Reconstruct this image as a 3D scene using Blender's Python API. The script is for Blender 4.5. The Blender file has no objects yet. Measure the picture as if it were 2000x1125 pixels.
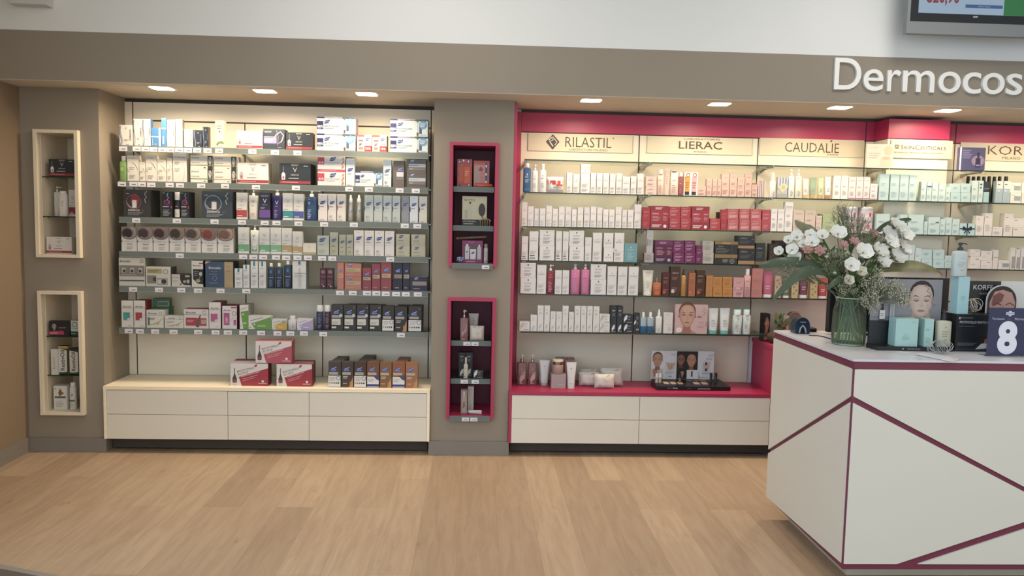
import bpy, bmesh, math, random
from mathutils import Matrix, Vector
C = bpy.context.scene.collection
SC = bpy.context.scene
random.seed(7)
PI = math.pi

# ------------------------------------------------------------------ camera
F, YAW, PIT, ROL, D0, H0 = 1534.84, .0446, -.0829, .0215, 4.976, 1.5
def ray(px, py):
    a, b = px-1000., py-562.5
    c, s = math.cos(ROL), math.sin(ROL); u, w = c*a+s*b, -s*a+c*b
    x, y, z = u/F, 1., -w/F
    c, s = math.cos(PIT), math.sin(PIT); y, z = c*y-s*z, s*y+c*z
    c, s = math.cos(YAW), math.sin(YAW); x, y = c*x+s*y, -s*x+c*y
    return Vector((x, y, z))
def atY(px, py, Y):
    d = ray(px, py); t = (Y+D0)/d.y
    return Vector((t*d.x, Y, H0+t*d.z))
def atZ(px, py, Z):
    d = ray(px, py); t = (Z-H0)/d.z
    return Vector((t*d.x, t*d.y-D0, Z))
fw = ray(1000, 562.5).normalized()
rt = (ray(1001, 562.5)-ray(1000, 562.5)).normalized()
up = rt.cross(fw).normalized()
cd = bpy.data.cameras.new('camera'); cd.sensor_width = 36; cd.lens = F/2000*36
cam = bpy.data.objects.new('camera', cd); C.objects.link(cam)
M = Matrix((rt, up, -fw)).transposed().to_4x4(); M.translation = (0, -D0, H0)
cam.matrix_world = M; SC.camera = cam

# ------------------------------------------------------------------ world, light, exposure
SC.view_settings.view_transform = 'Standard'; SC.view_settings.look = 'None'
SC.view_settings.gamma = 1; SC.view_settings.use_curve_mapping = False
SC.view_settings.exposure = 0.0
w = bpy.data.worlds.new('daylight'); SC.world = w; w.use_nodes = True
bg = w.node_tree.nodes['Background']; bg.inputs[0].default_value = (.84, .94, 1.02, 1); bg.inputs[1].default_value = 1.72
# daylight comes through the shop front, cooler and stronger from the street side on the left
_N = w.node_tree.nodes; _L = w.node_tree.links; _tc = _N.new('ShaderNodeTexCoord'); _sx = _N.new('ShaderNodeSeparateXYZ'); _mr = _N.new('ShaderNodeMapRange'); _mx = _N.new('ShaderNodeMix'); _mx.data_type = 'RGBA'
_mr.inputs[1].default_value = -.75; _mr.inputs[2].default_value = .6
_mx.inputs[6].default_value = (.92, 1.22, 1.55, 1); _mx.inputs[7].default_value = (.80, .73, .62, 1)
_L.new(_tc.outputs['Generated'], _sx.inputs[0]); _L.new(_sx.outputs[0], _mr.inputs[0]); _L.new(_mr.outputs[0], _mx.inputs[0]); _L.new(_mx.outputs[2], bg.inputs[0])
def area(name, loc, size, power, col, rot=(0, 0, 0), sy=None, spread=None):
    l = bpy.data.lights.new(name, 'AREA'); l.energy = power; l.color = col; l.size = size
    if sy: l.shape = 'RECTANGLE'; l.size_y = sy
    if spread: l.spread = spread
    o = bpy.data.objects.new(name, l); C.objects.link(o); o.location = loc; o.rotation_euler = rot
    return o
CEIL = 3.35
PANELS = [(-.35, -1.4), (2.4, -1.4), (.3, -3.7), (2.6, -3.7)]
for x, y in PANELS:       # the LED ceiling panels of the shop
    area('panel_light', (x, y, CEIL-.045), .58, 10, (1, .96, .92))
DOWN = [(-1.91, 0), (-1.30, 0), (-.69, 0), (.68, 0), (1.48, 0), (2.24, 0), (2.93, 0), (3.7, 0)]
for x, _ in DOWN:         # the square downlights under the bulkhead
    area('downlight_lamp', (x, -.09, 2.25), .12, 8, (1, .79, .56), spread=2.9)

# ------------------------------------------------------------------ materials
def hexc(h):
    h = h.lstrip('#'); r = [int(h[i:i+2], 16)/255 for i in (0, 2, 4)]
    return tuple((c/12.92 if c <= .04045 else ((c+.055)/1.055)**2.4) for c in r)+(1,)
MC = {}
INK = .78      # printed board is a little greyer than pure paper white
def ink(h):
    c = hexc(h)[:3]; l = .3*c[0]+.59*c[1]+.11*c[2]
    return tuple((l+(q-l)*.86)*INK for q in c)+(1,)
def mat(h, rough=.45, metal=0, key=None, spec=.4):
    k = key or (h, rough, metal)
    if k in MC: return MC[k]
    m = bpy.data.materials.new('finish_'+str(len(MC))); m.use_nodes = True
    b = m.node_tree.nodes['Principled BSDF']
    b.inputs['Base Color'].default_value = ink(h); b.inputs['Roughness'].default_value = rough
    b.inputs['Metallic'].default_value = metal; b.inputs['Specular IOR Level'].default_value = spec
    MC[k] = m; return m
def nodes(name):
    m = bpy.data.materials.new(name); m.use_nodes = True
    return m, m.node_tree.nodes, m.node_tree.links, m.node_tree.nodes['Principled BSDF']
def noisy(name, h, rough, amt=.06, scale=(3, 3, 3), detail=4, bump=0):
    m, N, L, b = nodes(name)
    tc = N.new('ShaderNodeTexCoord'); mp = N.new('ShaderNodeMapping'); mp.inputs['Scale'].default_value = scale
    nz = N.new('ShaderNodeTexNoise'); nz.inputs['Detail'].default_value = detail; nz.inputs['Scale'].default_value = 1
    cr = N.new('ShaderNodeValToRGB'); c = hexc(h)
    cr.color_ramp.elements[0].position = .3; cr.color_ramp.elements[1].position = .7
    cr.color_ramp.elements[0].color = tuple(x*(1-amt) for x in c[:3])+(1,)
    cr.color_ramp.elements[1].color = tuple(min(1, x*(1+amt)) for x in c[:3])+(1,)
    L.new(tc.outputs['Object'], mp.inputs[0]); L.new(mp.outputs[0], nz.inputs['Vector'])
    L.new(nz.outputs['Fac'], cr.inputs[0]); L.new(cr.outputs[0], b.inputs['Base Color'])
    b.inputs['Roughness'].default_value = rough
    if bump:
        bp = N.new('ShaderNodeBump'); bp.inputs['Strength'].default_value = bump; bp.inputs['Distance'].default_value = .002
        L.new(nz.outputs['Fac'], bp.inputs['Height']); L.new(bp.outputs[0], b.inputs['Normal'])
    return m
def see_through(name, tint, gloss=.06, diff=None, df=.0, rough=.02):
    # thin clear sheet: tinted transmission + fresnel reflection (+ a little haze)
    m = bpy.data.materials.new(name); m.use_nodes = True; N = m.node_tree.nodes; L = m.node_tree.links
    N.remove(N['Principled BSDF']); out = N['Material Output']
    t = N.new('ShaderNodeBsdfTransparent'); t.inputs[0].default_value = hexc(tint)
    g = N.new('ShaderNodeBsdfGlossy'); g.inputs['Roughness'].default_value = rough; g.inputs[0].default_value = (.9, .9, .9, 1)
    lw = N.new('ShaderNodeLayerWeight'); lw.inputs[0].default_value = gloss
    mx = N.new('ShaderNodeMixShader'); L.new(lw.outputs['Fresnel'], mx.inputs[0]); L.new(t.outputs[0], mx.inputs[1]); L.new(g.outputs[0], mx.inputs[2])
    last = mx
    if diff:
        d = N.new('ShaderNodeBsdfDiffuse'); d.inputs[0].default_value = hexc(diff)
        m2 = N.new('ShaderNodeMixShader'); m2.inputs[0].default_value = df
        L.new(mx.outputs[0], m2.inputs[1]); L.new(d.outputs[0], m2.inputs[2]); last = m2
    L.new(last.outputs[0], out.inputs[0]); return m
def glow(name, h, s):
    m, N, L, b = nodes(name); b.inputs['Base Color'].default_value = (.01, .01, .012, 1)
    b.inputs['Emission Color'].default_value = hexc(h); b.inputs['Emission Strength'].default_value = s
    return m
TAUPE_WARMLIT = noisy('taupe_paint_warm_lit', '84725c', .75, .03, (2, 2, 2), 3, .05)  # left wall: taupe with the downlights' warm cast mixed into its colour
TAUPE = noisy('taupe_paint', '8b8172', .75, .03, (2, 2, 2), 3, .05)
WHITEWALL = noisy('white_paint', 'd9d9d4', .8, .015, (2, 2, 2), 3, .05)
SKIRT = mat('8f867b', .5)
LAMBEIGE = noisy('beige_laminate', 'e2dac8', .5, .035, (2, 2, 14), 4)
LAMB2 = noisy('beige_laminate_right', 'd3cab6', .5, .035, (2, 2, 14), 4)
CREAMFR = noisy('cream_laminate', 'd9d2c2', .5, .015, (3, 3, 3), 4)
PALEWOOD = noisy('pale_ash_edge', 'f0e2c6', .5, .05, (3, 40, 40), 5)
MAPLE = noisy('maple_frame', 'ddd0b8', .5, .05, (30, 30, 4), 5)
BURG = noisy('burgundy_laminate', 'a42c4e', .42, .03, (2, 2, 2), 3)
BURGD = mat('7a2b45', .45)
COUNTER = noisy('counter_white', 'c9c6ba', .4, .012, (2, 2, 2), 3)
CTOP = noisy('counter_top_white', 'c4c4c8', .3, .012, (2, 2, 2), 3)
GLASS = see_through('shelf_glass', 'f5f9f7', .10, '9aa8a0', .035)
GEDGE = mat('22372f', .15, key='gedge')
RAIL = see_through('clear_price_rail', 'c3cac7', .12, 'a3aca8', .34, .15)
ACRYL = see_through('acrylic', 'eef2f2', .12)
CHROME = mat('b9b9b6', .22, 1); STEEL = mat('8a8d8f', .35, 1)
BLACK = mat('17181a', .4); SLOT = mat('4d433b', .7)
# floor planks
FLOOR, N, L, b = nodes('oak_planks')
tc = N.new('ShaderNodeTexCoord'); mp = N.new('ShaderNodeMapping'); mp.inputs['Rotation'].default_value = (0, 0, PI/2)
mp.inputs['Location'].default_value = (.3, .07, 0)
br = N.new('ShaderNodeTexBrick'); br.offset = .37; br.inputs['Scale'].default_value = 1
br.inputs['Brick Width'].default_value = 1.25; br.inputs['Row Height'].default_value = .19
br.inputs['Mortar Size'].default_value = .0009; br.inputs['Mortar Smooth'].default_value = .5; br.inputs['Bias'].default_value = 0
br.inputs['Color1'].default_value = hexc('9d866e'); br.inputs['Color2'].default_value = hexc('b0997f'); br.inputs['Mortar'].default_value = hexc('8a7359')
L.new(tc.outputs['Object'], mp.inputs[0]); L.new(mp.outputs[0], br.inputs['Vector'])
m2 = N.new('ShaderNodeMapping'); m2.inputs['Scale'].default_value = (16, 1.6, 1)
nz = N.new('ShaderNodeTexNoise'); nz.inputs['Scale'].default_value = 1.6; nz.inputs['Detail'].default_value = 8; nz.inputs['Roughness'].default_value = .62
nz.inputs['Distortion'].default_value = .8
L.new(tc.outputs['Object'], m2.inputs[0]); L.new(m2.outputs[0], nz.inputs['Vector'])
cr = N.new('ShaderNodeValToRGB'); cr.color_ramp.elements[0].position = .3; cr.color_ramp.elements[1].position = .62
cr.color_ramp.elements[0].color = (.66, .60, .54, 1); cr.color_ramp.elements[1].color = (1.04, 1.03, 1.02, 1)
L.new(nz.outputs['Fac'], cr.inputs[0])
mx = N.new('ShaderNodeMix'); mx.data_type = 'RGBA'; mx.blend_type = 'MULTIPLY'; mx.inputs[0].default_value = .5
L.new(br.outputs['Color'], mx.inputs[6]); L.new(cr.outputs[0], mx.inputs[7])
kn = N.new('ShaderNodeTexNoise'); kn.inputs['Scale'].default_value = 1; kn.inputs['Detail'].default_value = 3
m3 = N.new('ShaderNodeMapping'); m3.inputs['Scale'].default_value = (13, 4, 1); L.new(tc.outputs['Object'], m3.inputs[0]); L.new(m3.outputs[0], kn.inputs['Vector'])
ck = N.new('ShaderNodeValToRGB'); ck.color_ramp.elements[0].position = .69; ck.color_ramp.elements[1].position = .8
ck.color_ramp.elements[0].color = (1, 1, 1, 1); ck.color_ramp.elements[1].color = (.5, .42, .34, 1); L.new(kn.outputs['Fac'], ck.inputs[0])
mk = N.new('ShaderNodeMix'); mk.data_type = 'RGBA'; mk.blend_type = 'MULTIPLY'; mk.inputs[0].default_value = .6
L.new(mx.outputs[2], mk.inputs[6]); L.new(ck.outputs[0], mk.inputs[7])
L.new(mk.outputs[2], b.inputs['Base Color']); b.inputs['Roughness'].default_value = .48

# ------------------------------------------------------------------ mesh helpers
GL = {}
def glyphs(s, bold=0):
    k = (s, bold)
    if k in GL: return GL[k]
    cu = bpy.data.curves.new('t', 'FONT'); cu.body = s; cu.resolution_u = 8 if len(s) == 1 else 2; cu.offset = bold
    ob = bpy.data.objects.new('t', cu); me = bpy.data.meshes.new_from_object(ob)
    vs = [(v.co.x, v.co.y) for v in me.vertices]; fs = [tuple(p.vertices) for p in me.polygons]
    bpy.data.objects.remove(ob); bpy.data.meshes.remove(me); bpy.data.curves.remove(cu)
    x0 = min(v[0] for v in vs); x1 = max(v[0] for v in vs)
    GL[k] = ([((x-x0)/CAP, y/CAP) for x, y in vs], fs, (x1-x0)/CAP)
    return GL[k]
CAP = 1; CAP = max(v[1] for v in glyphs('H')[0]); GL.clear()

class MB:
    def __init__(s): s.v = []; s.f = []; s.m = []; s.ms = []; s.sm = []
    def mi(s, m):
        if isinstance(m, str): m = mat(m)
        if m not in s.ms: s.ms.append(m)
        return s.ms.index(m)
    def add(s, vs, fs, m, smooth=False):
        o = len(s.v); s.v += [tuple(v) for v in vs]; i = s.mi(m)
        for f in fs: s.f.append([o+k for k in f]); s.m.append(i); s.sm.append(smooth)
    def box(s, x0, x1, y0, y1, z0, z1, m, right=None, top=None, left=None):
        vs = [(x0, y0, z0), (x1, y0, z0), (x1, y1, z0), (x0, y1, z0), (x0, y0, z1), (x1, y0, z1), (x1, y1, z1), (x0, y1, z1)]
        s.add(vs, [(3, 2, 1, 0), (0, 1, 5, 4), (2, 3, 7, 6)], m)
        s.add(vs, [(1, 2, 6, 5)], right or m); s.add(vs, [(3, 0, 4, 7)], left or right or m); s.add(vs, [(4, 5, 6, 7)], top or m)
        return s
    def loft(s, secs, m, seg=24, cx=0, cy=0, caps=True, smooth=True):
        # secs: (z, half width, half depth, exponent[, dy])
        o = len(s.v); vs = []; fs = []
        for sc in secs:
            z, a, b_, n = sc[:4]; dy = sc[4] if len(sc) > 4 else 0
            for k in range(seg):
                t = 2*PI*k/seg; c, q = math.cos(t), math.sin(t)
                vs.append((cx+a*math.copysign(abs(c)**(2/n), c), cy+dy+b_*math.copysign(abs(q)**(2/n), q), z))
        for r in range(len(secs)-1):
            for k in range(seg):
                a_, b_ = r*seg+k, r*seg+(k+1) % seg
                fs.append((a_, b_, b_+seg, a_+seg))
        s.add(vs, fs, m, smooth)
        if caps:
            s.add(vs[:seg], [tuple(range(seg))[::-1]], m); s.add(vs[-seg:], [tuple(range(seg))], m)
        return s
    def tube(s, pts, r, m, seg=8):
        pts = [Vector(p) for p in pts]; rs = r if isinstance(r, (list, tuple)) else [r]*len(pts)
        vs = []; fs = []
        n0 = None
        for i, p in enumerate(pts):
            t = (pts[min(i+1, len(pts)-1)]-pts[max(i-1, 0)]).normalized()
            if n0 is None: n0 = t.orthogonal().normalized()
            n = (n0-t*n0.dot(t)).normalized(); n0 = n; q = t.cross(n)
            for k in range(seg):
                a = 2*PI*k/seg; vs.append(p+(n*math.cos(a)+q*math.sin(a))*rs[i])
        for i in range(len(pts)-1):
            for k in range(seg):
                a, b_ = i*seg+k, i*seg+(k+1) % seg; fs.append((a, b_, b_+seg, a+seg))
        s.add(vs, fs, m, True); e = len(vs)
        s.add(vs[:seg], [tuple(range(seg))[::-1]], m); s.add(vs[-seg:], [tuple(range(seg))], m)
        return s
    def prism(s, pts, n, th, m, side=None):
        # planar polygon (3-D points, counter-clockwise seen from +n) extruded back by th
        n = Vector(n); a = [Vector(p) for p in pts]; b_ = [p-n*th for p in a]; k = len(a)
        s.add(a+b_, [tuple(range(k)), tuple(range(2*k-1, k-1, -1))], m)
        s.add(a+b_, [(i, k+i, k+(i+1) % k, (i+1) % k) for i in range(k)], side or m)
        return s
    def build(s, name, parent=None, loc=None, rz=0):
        me = bpy.data.meshes.new(name); me.from_pydata(s.v, [], s.f)
        for m in s.ms: me.materials.append(m)
        me.polygons.foreach_set('material_index', s.m); me.polygons.foreach_set('use_smooth', s.sm); me.update()
        o = bpy.data.objects.new(name, me); C.objects.link(o)
        if parent: o.parent = parent
        if loc is not None: o.location = loc
        if rz: o.rotation_euler.z = rz
        return o
def thing(name, loc, rz=0):
    o = bpy.data.objects.new(name, None); C.objects.link(o); o.location = loc; o.rotation_euler.z = rz
    o.empty_display_size = .05; return o
REG = []
def tag(o, label, cat, group=None):
    o['label'] = label; o['category'] = cat
    if group: o['group'] = group
    return o
def reg(o, desc, cat, loc, group=None):
    REG.append((o, desc, cat, loc, group)); return o
def struct(o, label=None):
    o['kind'] = 'structure'
    if label: o['label'] = label
    return o

# ------------------------------------------------------------------ printed artwork
def paint(mb, art, w, h, surf, curved=False, z0=0):
    # art in unit coordinates of the front face; surf(x, z) = y of the surface
    for i, a in enumerate(art):
        e = .0005+.00013*i; k = a[0]
        P = lambda u, v: ((u-.5)*w, surf((u-.5)*w, z0+v*h)-e, z0+v*h)
        if k == 'r':
            _, u0, v0, u1, v1, col = a
            nx = 6 if curved else 1; ny = 3 if curved else 1
            vs = [P(u0+(u1-u0)*p/nx, v0+(v1-v0)*q/ny) for q in range(ny+1) for p in range(nx+1)]
            fs = [(q*(nx+1)+p, q*(nx+1)+p+1, (q+1)*(nx+1)+p+1, (q+1)*(nx+1)+p) for q in range(ny) for p in range(nx)]
            mb.add(vs, fs, col)
        elif k == 'p':
            vs = [P(u, v) for u, v in a[1]]
            ar = sum(a[1][j][0]*a[1][(j+1) % len(vs)][1]-a[1][(j+1) % len(vs)][0]*a[1][j][1] for j in range(len(vs)))
            mb.add(vs, [tuple(range(len(vs))) if ar > 0 else tuple(range(len(vs)))[::-1]], a[2])
        elif k == 'e':      # centre, radius as share of the face width, ratio
            _, cu, cv, ru, rv, col = a
            vs = [P(cu+ru*math.cos(2*PI*j/18), cv+rv*math.sin(2*PI*j/18)) for j in range(18)]
            mb.add(vs, [tuple(range(18))], col)
        elif k == 'o':      # round ring of radius r*w
            _, cu, cv, r, th, col = a
            vs = []
            for j in range(18):
                c, q = math.cos(2*PI*j/18), math.sin(2*PI*j/18)
                vs += [P(cu+r*c, cv+r*q*w/h), P(cu+r*(1-th)*c, cv+r*(1-th)*q*w/h)]
            mb.add(vs, [(2*j, (2*j+2) % 36, (2*j+3) % 36, 2*j+1) for j in range(18)], col)
        elif k == 's':      # stroke through points, thickness as share of w
            pts = a[1]; th = a[2]; vs = []
            for j, (u, v) in enumerate(pts):
                p, q = pts[max(j-1, 0)], pts[min(j+1, len(pts)-1)]
                dx, dz = (q[0]-p[0])*w, (q[1]-p[1])*h; l = math.hypot(dx, dz) or 1
                t = th*(a[4] if len(a) > 4 and j in (0, len(pts)-1) else 1)/2
                vs += [P(u-dz/l*t, v+dx/l*t*w/h), P(u+dz/l*t, v-dx/l*t*w/h)]
            mb.add(vs, [(2*j, 2*j+1, 2*j+3, 2*j+2) for j in range(len(pts)-1)], a[3])
        elif k == 'l':      # lines of small print
            _, u0, u1, v0, v1, n, col = a
            for j in range(n):
                v = v1-(v1-v0)*(j+.5)/n; t = (v1-v0)/n*.22; r = u0+(u1-u0)*(.6+.4*((j*37+n*13) % 10)/10)
                mb.add([P(u0, v-t), P((u0+r)/2, v-t), P(r, v-t), P(r, v+t), P((u0+r)/2, v+t), P(u0, v+t)], [(0, 1, 4, 5), (1, 2, 3, 4)], col)
        elif k == 't':      # lettering: text, centre, cap height, colour, options
            _, s, cu, cv, hh, col = a[:6]; op = a[6] if len(a) > 6 else {}
            vs, fs, tw = glyphs(s, op.get('b', 0)); rot = op.get('r', 0)
            fit = op.get('fit', .92)
            if rot == 90:
                k_ = hh*w; k_ = min(k_, fit*h/tw)
                mb.add([P(cu-(y-.5)*k_/w, cv+(x-tw/2)*k_/h) for x, y in vs], fs, col)
            else:
                k_ = hh*h; kx = op['W']*w/tw if 'W' in op else min(k_, fit*w/tw); sk = op.get('sk', 0)
                if not op.get('sq') and 'W' not in op: k_ = kx
                mb.add([P(cu+(x-tw/2)*kx/w, cv+((y-.5)*k_+sk*(x-tw/2)*kx)/h) for x, y in vs], fs, col)

def carton_mesh(w, d, h, col, art, opt):
    mb = MB(); bow = opt.get('bow', 0); side = opt.get('side'); top = opt.get('top')
    if bow:
        n = 8; vs = []; fs = []
        for j in range(n+1):
            t = j/n; q = 1-bow*4*t*(1-t)
            for sx, sy in ((-1, -1), (1, -1), (1, 1), (-1, 1)): vs.append((sx*w/2*(q if sx*1 else 1), sy*d/2, h*t))
        for j in range(n):
            for k in range(4):
                a, b_ = j*4+k, j*4+(k+1) % 4; fs.append((a, b_, b_+4, a+4))
        mb.add(vs, fs+[(3, 2, 1, 0), tuple(4*n+k for k in range(4))], col)
    else:
        mb.box(-w/2, w/2, -d/2, d/2, 0, h, col, right=side, top=top or col)
    # tuck flap seam of the lid
    mb.add([(-w*.46, -d/2+.004, h+.0004), (w*.46, -d/2+.004, h+.0004), (w*.46, -d/2+.0048, h+.0004), (-w*.46, -d/2+.0048, h+.0004)], [(0, 1, 2, 3)], 'a9a39a')
    if opt.get('rart'):     # print on the right-hand side
        t = MB(); paint(t, opt['rart'], d, h, lambda x, z: 0)
        o = len(mb.v)
        for k, f in enumerate(t.f): pass
        mb_v = [(w/2-y, x, z) for x, y, z in t.v]
        for i, m in enumerate(t.ms):
            mb.add(mb_v, [f for f, q in zip(t.f, t.m) if q == i], m)
    paint(mb, art, w, h, lambda x, z: -d/2)
    return mb

def place(S, x0, x1, yt, yb=None, Y=None):
    # pixel extents on a shelf -> world X, width, height
    Y = S['Y'] if Y is None else Y
    xc = (x0+x1)/2
    if yb is None:
        L_ = S['base']; yb = L_[-1][1]
        for (xa, ya), (xb, yc) in zip(L_, L_[1:]):
            if xc <= xb: yb = ya+(yc-ya)*(xc-xa)/(xb-xa); break
    a, b_ = atY(x0, yb, Y), atY(x1, yb, Y)
    hh = atY(xc, yt, Y).z-atY(xc, yb, Y).z
    return (a.x+b_.x)/2, b_.x-a.x-.0022, hh, Y

def carton(S, x0, x1, yt, col, desc, art=(), yb=None, Y=None, d=None, name='carton', cat='box', z=None, rz=0, grp=None, **opt):
    x, w, h, Y = place(S, x0, x1, yt, yb, Y)
    d = d or min(.085, max(.035, w*.8))
    mb = carton_mesh(w, d, h, col, list(art(w, h) if callable(art) else art), opt)
    o = mb.build(name, None, (x, Y+d/2, (S['z'] if z is None else z)+.0004), rz)
    reg(o, desc, cat, S['loc'], grp or (name+'s on the '+S['loc'])); o['_top'] = (S['z'] if z is None else z)+h+.0008
    return o
def stack(S, x0, x1, ys, col, desc, art=(), dx=(0, 0, 0), **k):
    # boxes piled up: ys = [top of upper, joint, ...]; the lowest stands on the shelf
    z = None; n = len(ys); L_ = S['base']; names = {2: ['lower', 'upper'], 3: ['bottom', 'middle', 'top']}[n]
    xc = (x0+x1)/2; base = L_[-1][1]
    for (xa, ya), (xb, yc) in zip(L_, L_[1:]):
        if xc <= xb: base = ya+(yc-ya)*(xc-xa)/(xb-xa); break
    prev = base; out = []
    for j, y in enumerate(ys[::-1]):
        c = col[j] if isinstance(col, list) else col
        o = carton(S, x0+dx[j], x1+dx[j], y, c, names[j]+' '+desc, art, yb=prev, z=z, **k)
        z = o['_top']; prev = y; out.append(o)
    return out

# ------------------------------------------------------------------ bottles, tubes, jars, packs
def sect(secs, z):
    for a, b_ in zip(secs, secs[1:]):
        if z <= b_[0]:
            t = (z-a[0])/(b_[0]-a[0]) if b_[0] > a[0] else 0
            return [a[i]+(b_[i]-a[i])*t for i in (1, 2, 3)]
    return secs[-1][1:4]
def surf_of(secs):
    def f(x, z):
        a, b_, n = sect(secs, z); q = min(.999, abs(x)/max(a, 1e-5))
        return -b_*(1-q**n)**(1/n)
    return f
def pump_head(mb, z, top, r, col, metal=None, spout=.035):
    h = top-z
    mb.loft([(z, r, r, 2), (z+h*.38, r, r, 2), (z+h*.42, r*.75, r*.75, 2)], metal or col, 16)
    mb.loft([(z+h*.42, r*.35, r*.35, 2), (z+h*.7, r*.35, r*.35, 2)], col, 10)
    mb.loft([(z+h*.66, r*.7, r*.7, 2), (z+h*.9, r*.75, r*.75, 2), (z+h, r*.45, r*.45, 2)], col, 14)
    mb.tube([(0, 0, z+h*.84), (spout*.7, 0, z+h*.86), (spout, 0, z+h*.76)], [h*.09, h*.08, h*.06], col, 8)
def bottle(S, x0, x1, yt, ybody, col, desc, art=(), kind='pump', cap='f0efe9', yb=None, Y=None, n=2.6, dr=.62, shoulder=.12, taper=0, cw=.42, name=None, metal=None, mt=None, inner=None, z=None, spout=None, capm=None, grp=None):
    x, w, h, Y = place(S, x0, x1, yt, yb, Y)
    _, _, hb, _ = place(S, x0, x1, ybody, yb, Y)
    w = max(w-.002, .01); a = w/2; b_ = a*dr
    name = name or {'pump': 'pump_bottle', 'spray': 'spray_bottle', 'cap': 'bottle', 'drop': 'dropper_bottle'}[kind]
    t = thing(name, (x, Y+b_+.002, (S['z'] if z is None else z)+.0005))
    sh = hb*(1-shoulder)
    secs = [(0, a*.94*(1-taper), b_*.94, n), (hb*.02, a*(1-taper), b_, n), (sh, a, b_, n), (sh+(hb-sh)*.5, a*.88, b_*.9, n), (hb*.985, a*cw*1.15, max(b_*.5, a*cw*1.0), 2.2), (hb, a*cw, a*cw, 2)]
    mb = MB(); mb.loft(secs, mt or col, 28)
    paint(mb, list(art(w, sh) if callable(art) else art), w*.92, sh, surf_of(secs), True)
    mb.build('body', t)
    if inner:
        mi = MB(); mi.loft([(.003, a*.9*(1-taper), b_*.9, n), (hb*inner[0], a*.93, b_*.93, n)], inner[1], 24); mi.build('liquid', t)
    mc = MB(); r = a*cw*1.05; cm = capm or cap
    if kind == 'pump': pump_head(mc, hb, h, r, cm, metal, spout or w*.75); pn = 'pump'
    elif kind == 'spray':
        mc.loft([(hb, r, r, 2), (hb+(h-hb)*.45, r, r, 2), (hb+(h-hb)*.6, r*.6, r*.6, 2), (h*.995, r*.5, r*.5, 2), (h, r*.4, r*.4, 2)], cm, 16); pn = 'spray_head'
    elif kind == 'drop':
        mc.loft([(hb, r, r, 2), (hb+(h-hb)*.4, r, r, 2), (hb+(h-hb)*.42, r*.55, r*.55, 2), (hb+(h-hb)*.8, r*.5, r*.5, 2), (h, r*.2, r*.2, 2)], cm, 16); pn = 'dropper'
    else:
        mc.loft([(hb, r, r*.98, 2), (h-.002, r*.97, r*.96, 2), (h, r*.85, r*.85, 2)], cm, 20); pn = 'cap'
    mc.build(pn, t)
    reg(t, desc, 'bottle', S['loc'], grp or (name+'s on the '+S['loc'])); t['_top'] = (S['z'] if z is None else z)+h
    return t
def tube_(S, x0, x1, yt, col, desc, art=(), cap='f2f0ea', yb=None, Y=None, cf=.14, bw=.78, grp=None, rz=0, capw=None):
    x, w, h, Y = place(S, x0, x1, yt, yb, Y); w = max(w-.002, .01); a = w/2; b0 = a*bw*.72
    t = thing('tube', (x, Y+b0+.002, S['z']+.0005), rz); hc = h*cf
    secs = [(hc, a*bw, b0, 2.1), (hc+(h-hc)*.35, a*(bw+.06), b0*.85, 2.2), (hc+(h-hc)*.85, a*.96, b0*.28, 2.6), (h*.985, a, .0022, 4), (h, a, .0022, 4)]
    mb = MB(); mb.loft(secs, col, 24)
    paint(mb, list(art(w, h) if callable(art) else art), w*.8, h-hc, surf_of(secs), True, hc)
    mb.build('body', t)
    mc = MB(); mc.loft([(0, a*(capw or bw*.97), b0*.97, 2.1), (hc*.9, a*(capw or bw*.97), b0*.97, 2.1), (hc, a*(capw or bw)*.9, b0*.9, 2.1)], cap, 24); mc.build('cap', t)
    reg(t, desc, 'tube', S['loc'], grp or ('tubes on the '+S['loc'])); return t
def soft_pack(S, x0, x1, yt, col, desc, art=(), yb=None, Y=None, d=.06, z=None, rz=0):
    x, w, h, Y = place(S, x0, x1, yt, yb, Y); w -= .002
    o_z = (S['z'] if z is None else z)+.0005
    mb = MB(); a = w/2; nx, nz = 12, 8
    def sf(x_, z_):
        u, v = min(1, abs(x_)/a), min(1, abs(z_-h/2)/(h/2))
        return -(d/2)*((1-u**4)*(1-v**4))**.5-.001+.0025*math.sin(x_*130+z_*60)*(1-u)
    for sgn in (1, -1):
        vs = [((-a+2*a*i/nx), sf(-a+2*a*i/nx, h*j/nz)*sgn, h*j/nz) for j in range(nz+1) for i in range(nx+1)]
        fs = [(j*(nx+1)+i, j*(nx+1)+i+1, (j+1)*(nx+1)+i+1, (j+1)*(nx+1)+i) for j in range(nz) for i in range(nx)]
        mb.add(vs, fs if sgn > 0 else [f[::-1] for f in fs], col, True)
    for sx in (-1, 1):      # crimped ends
        q = a*.05; mb.box(min(sx*a, sx*(a-q)), max(sx*a, sx*(a-q)), -.0022, .0022, h*.03, h*1.0, col)
    paint(mb, list(art(w, h) if callable(art) else art), w, h, lambda x_, z_: sf(x_, z_), True)
    t = mb.build('soft_pack', None, (x, Y+d/2+.003, o_z), rz)
    reg(t, desc, 'pack', S['loc'], 'soft packs on the '+S['loc']); return t

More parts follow.
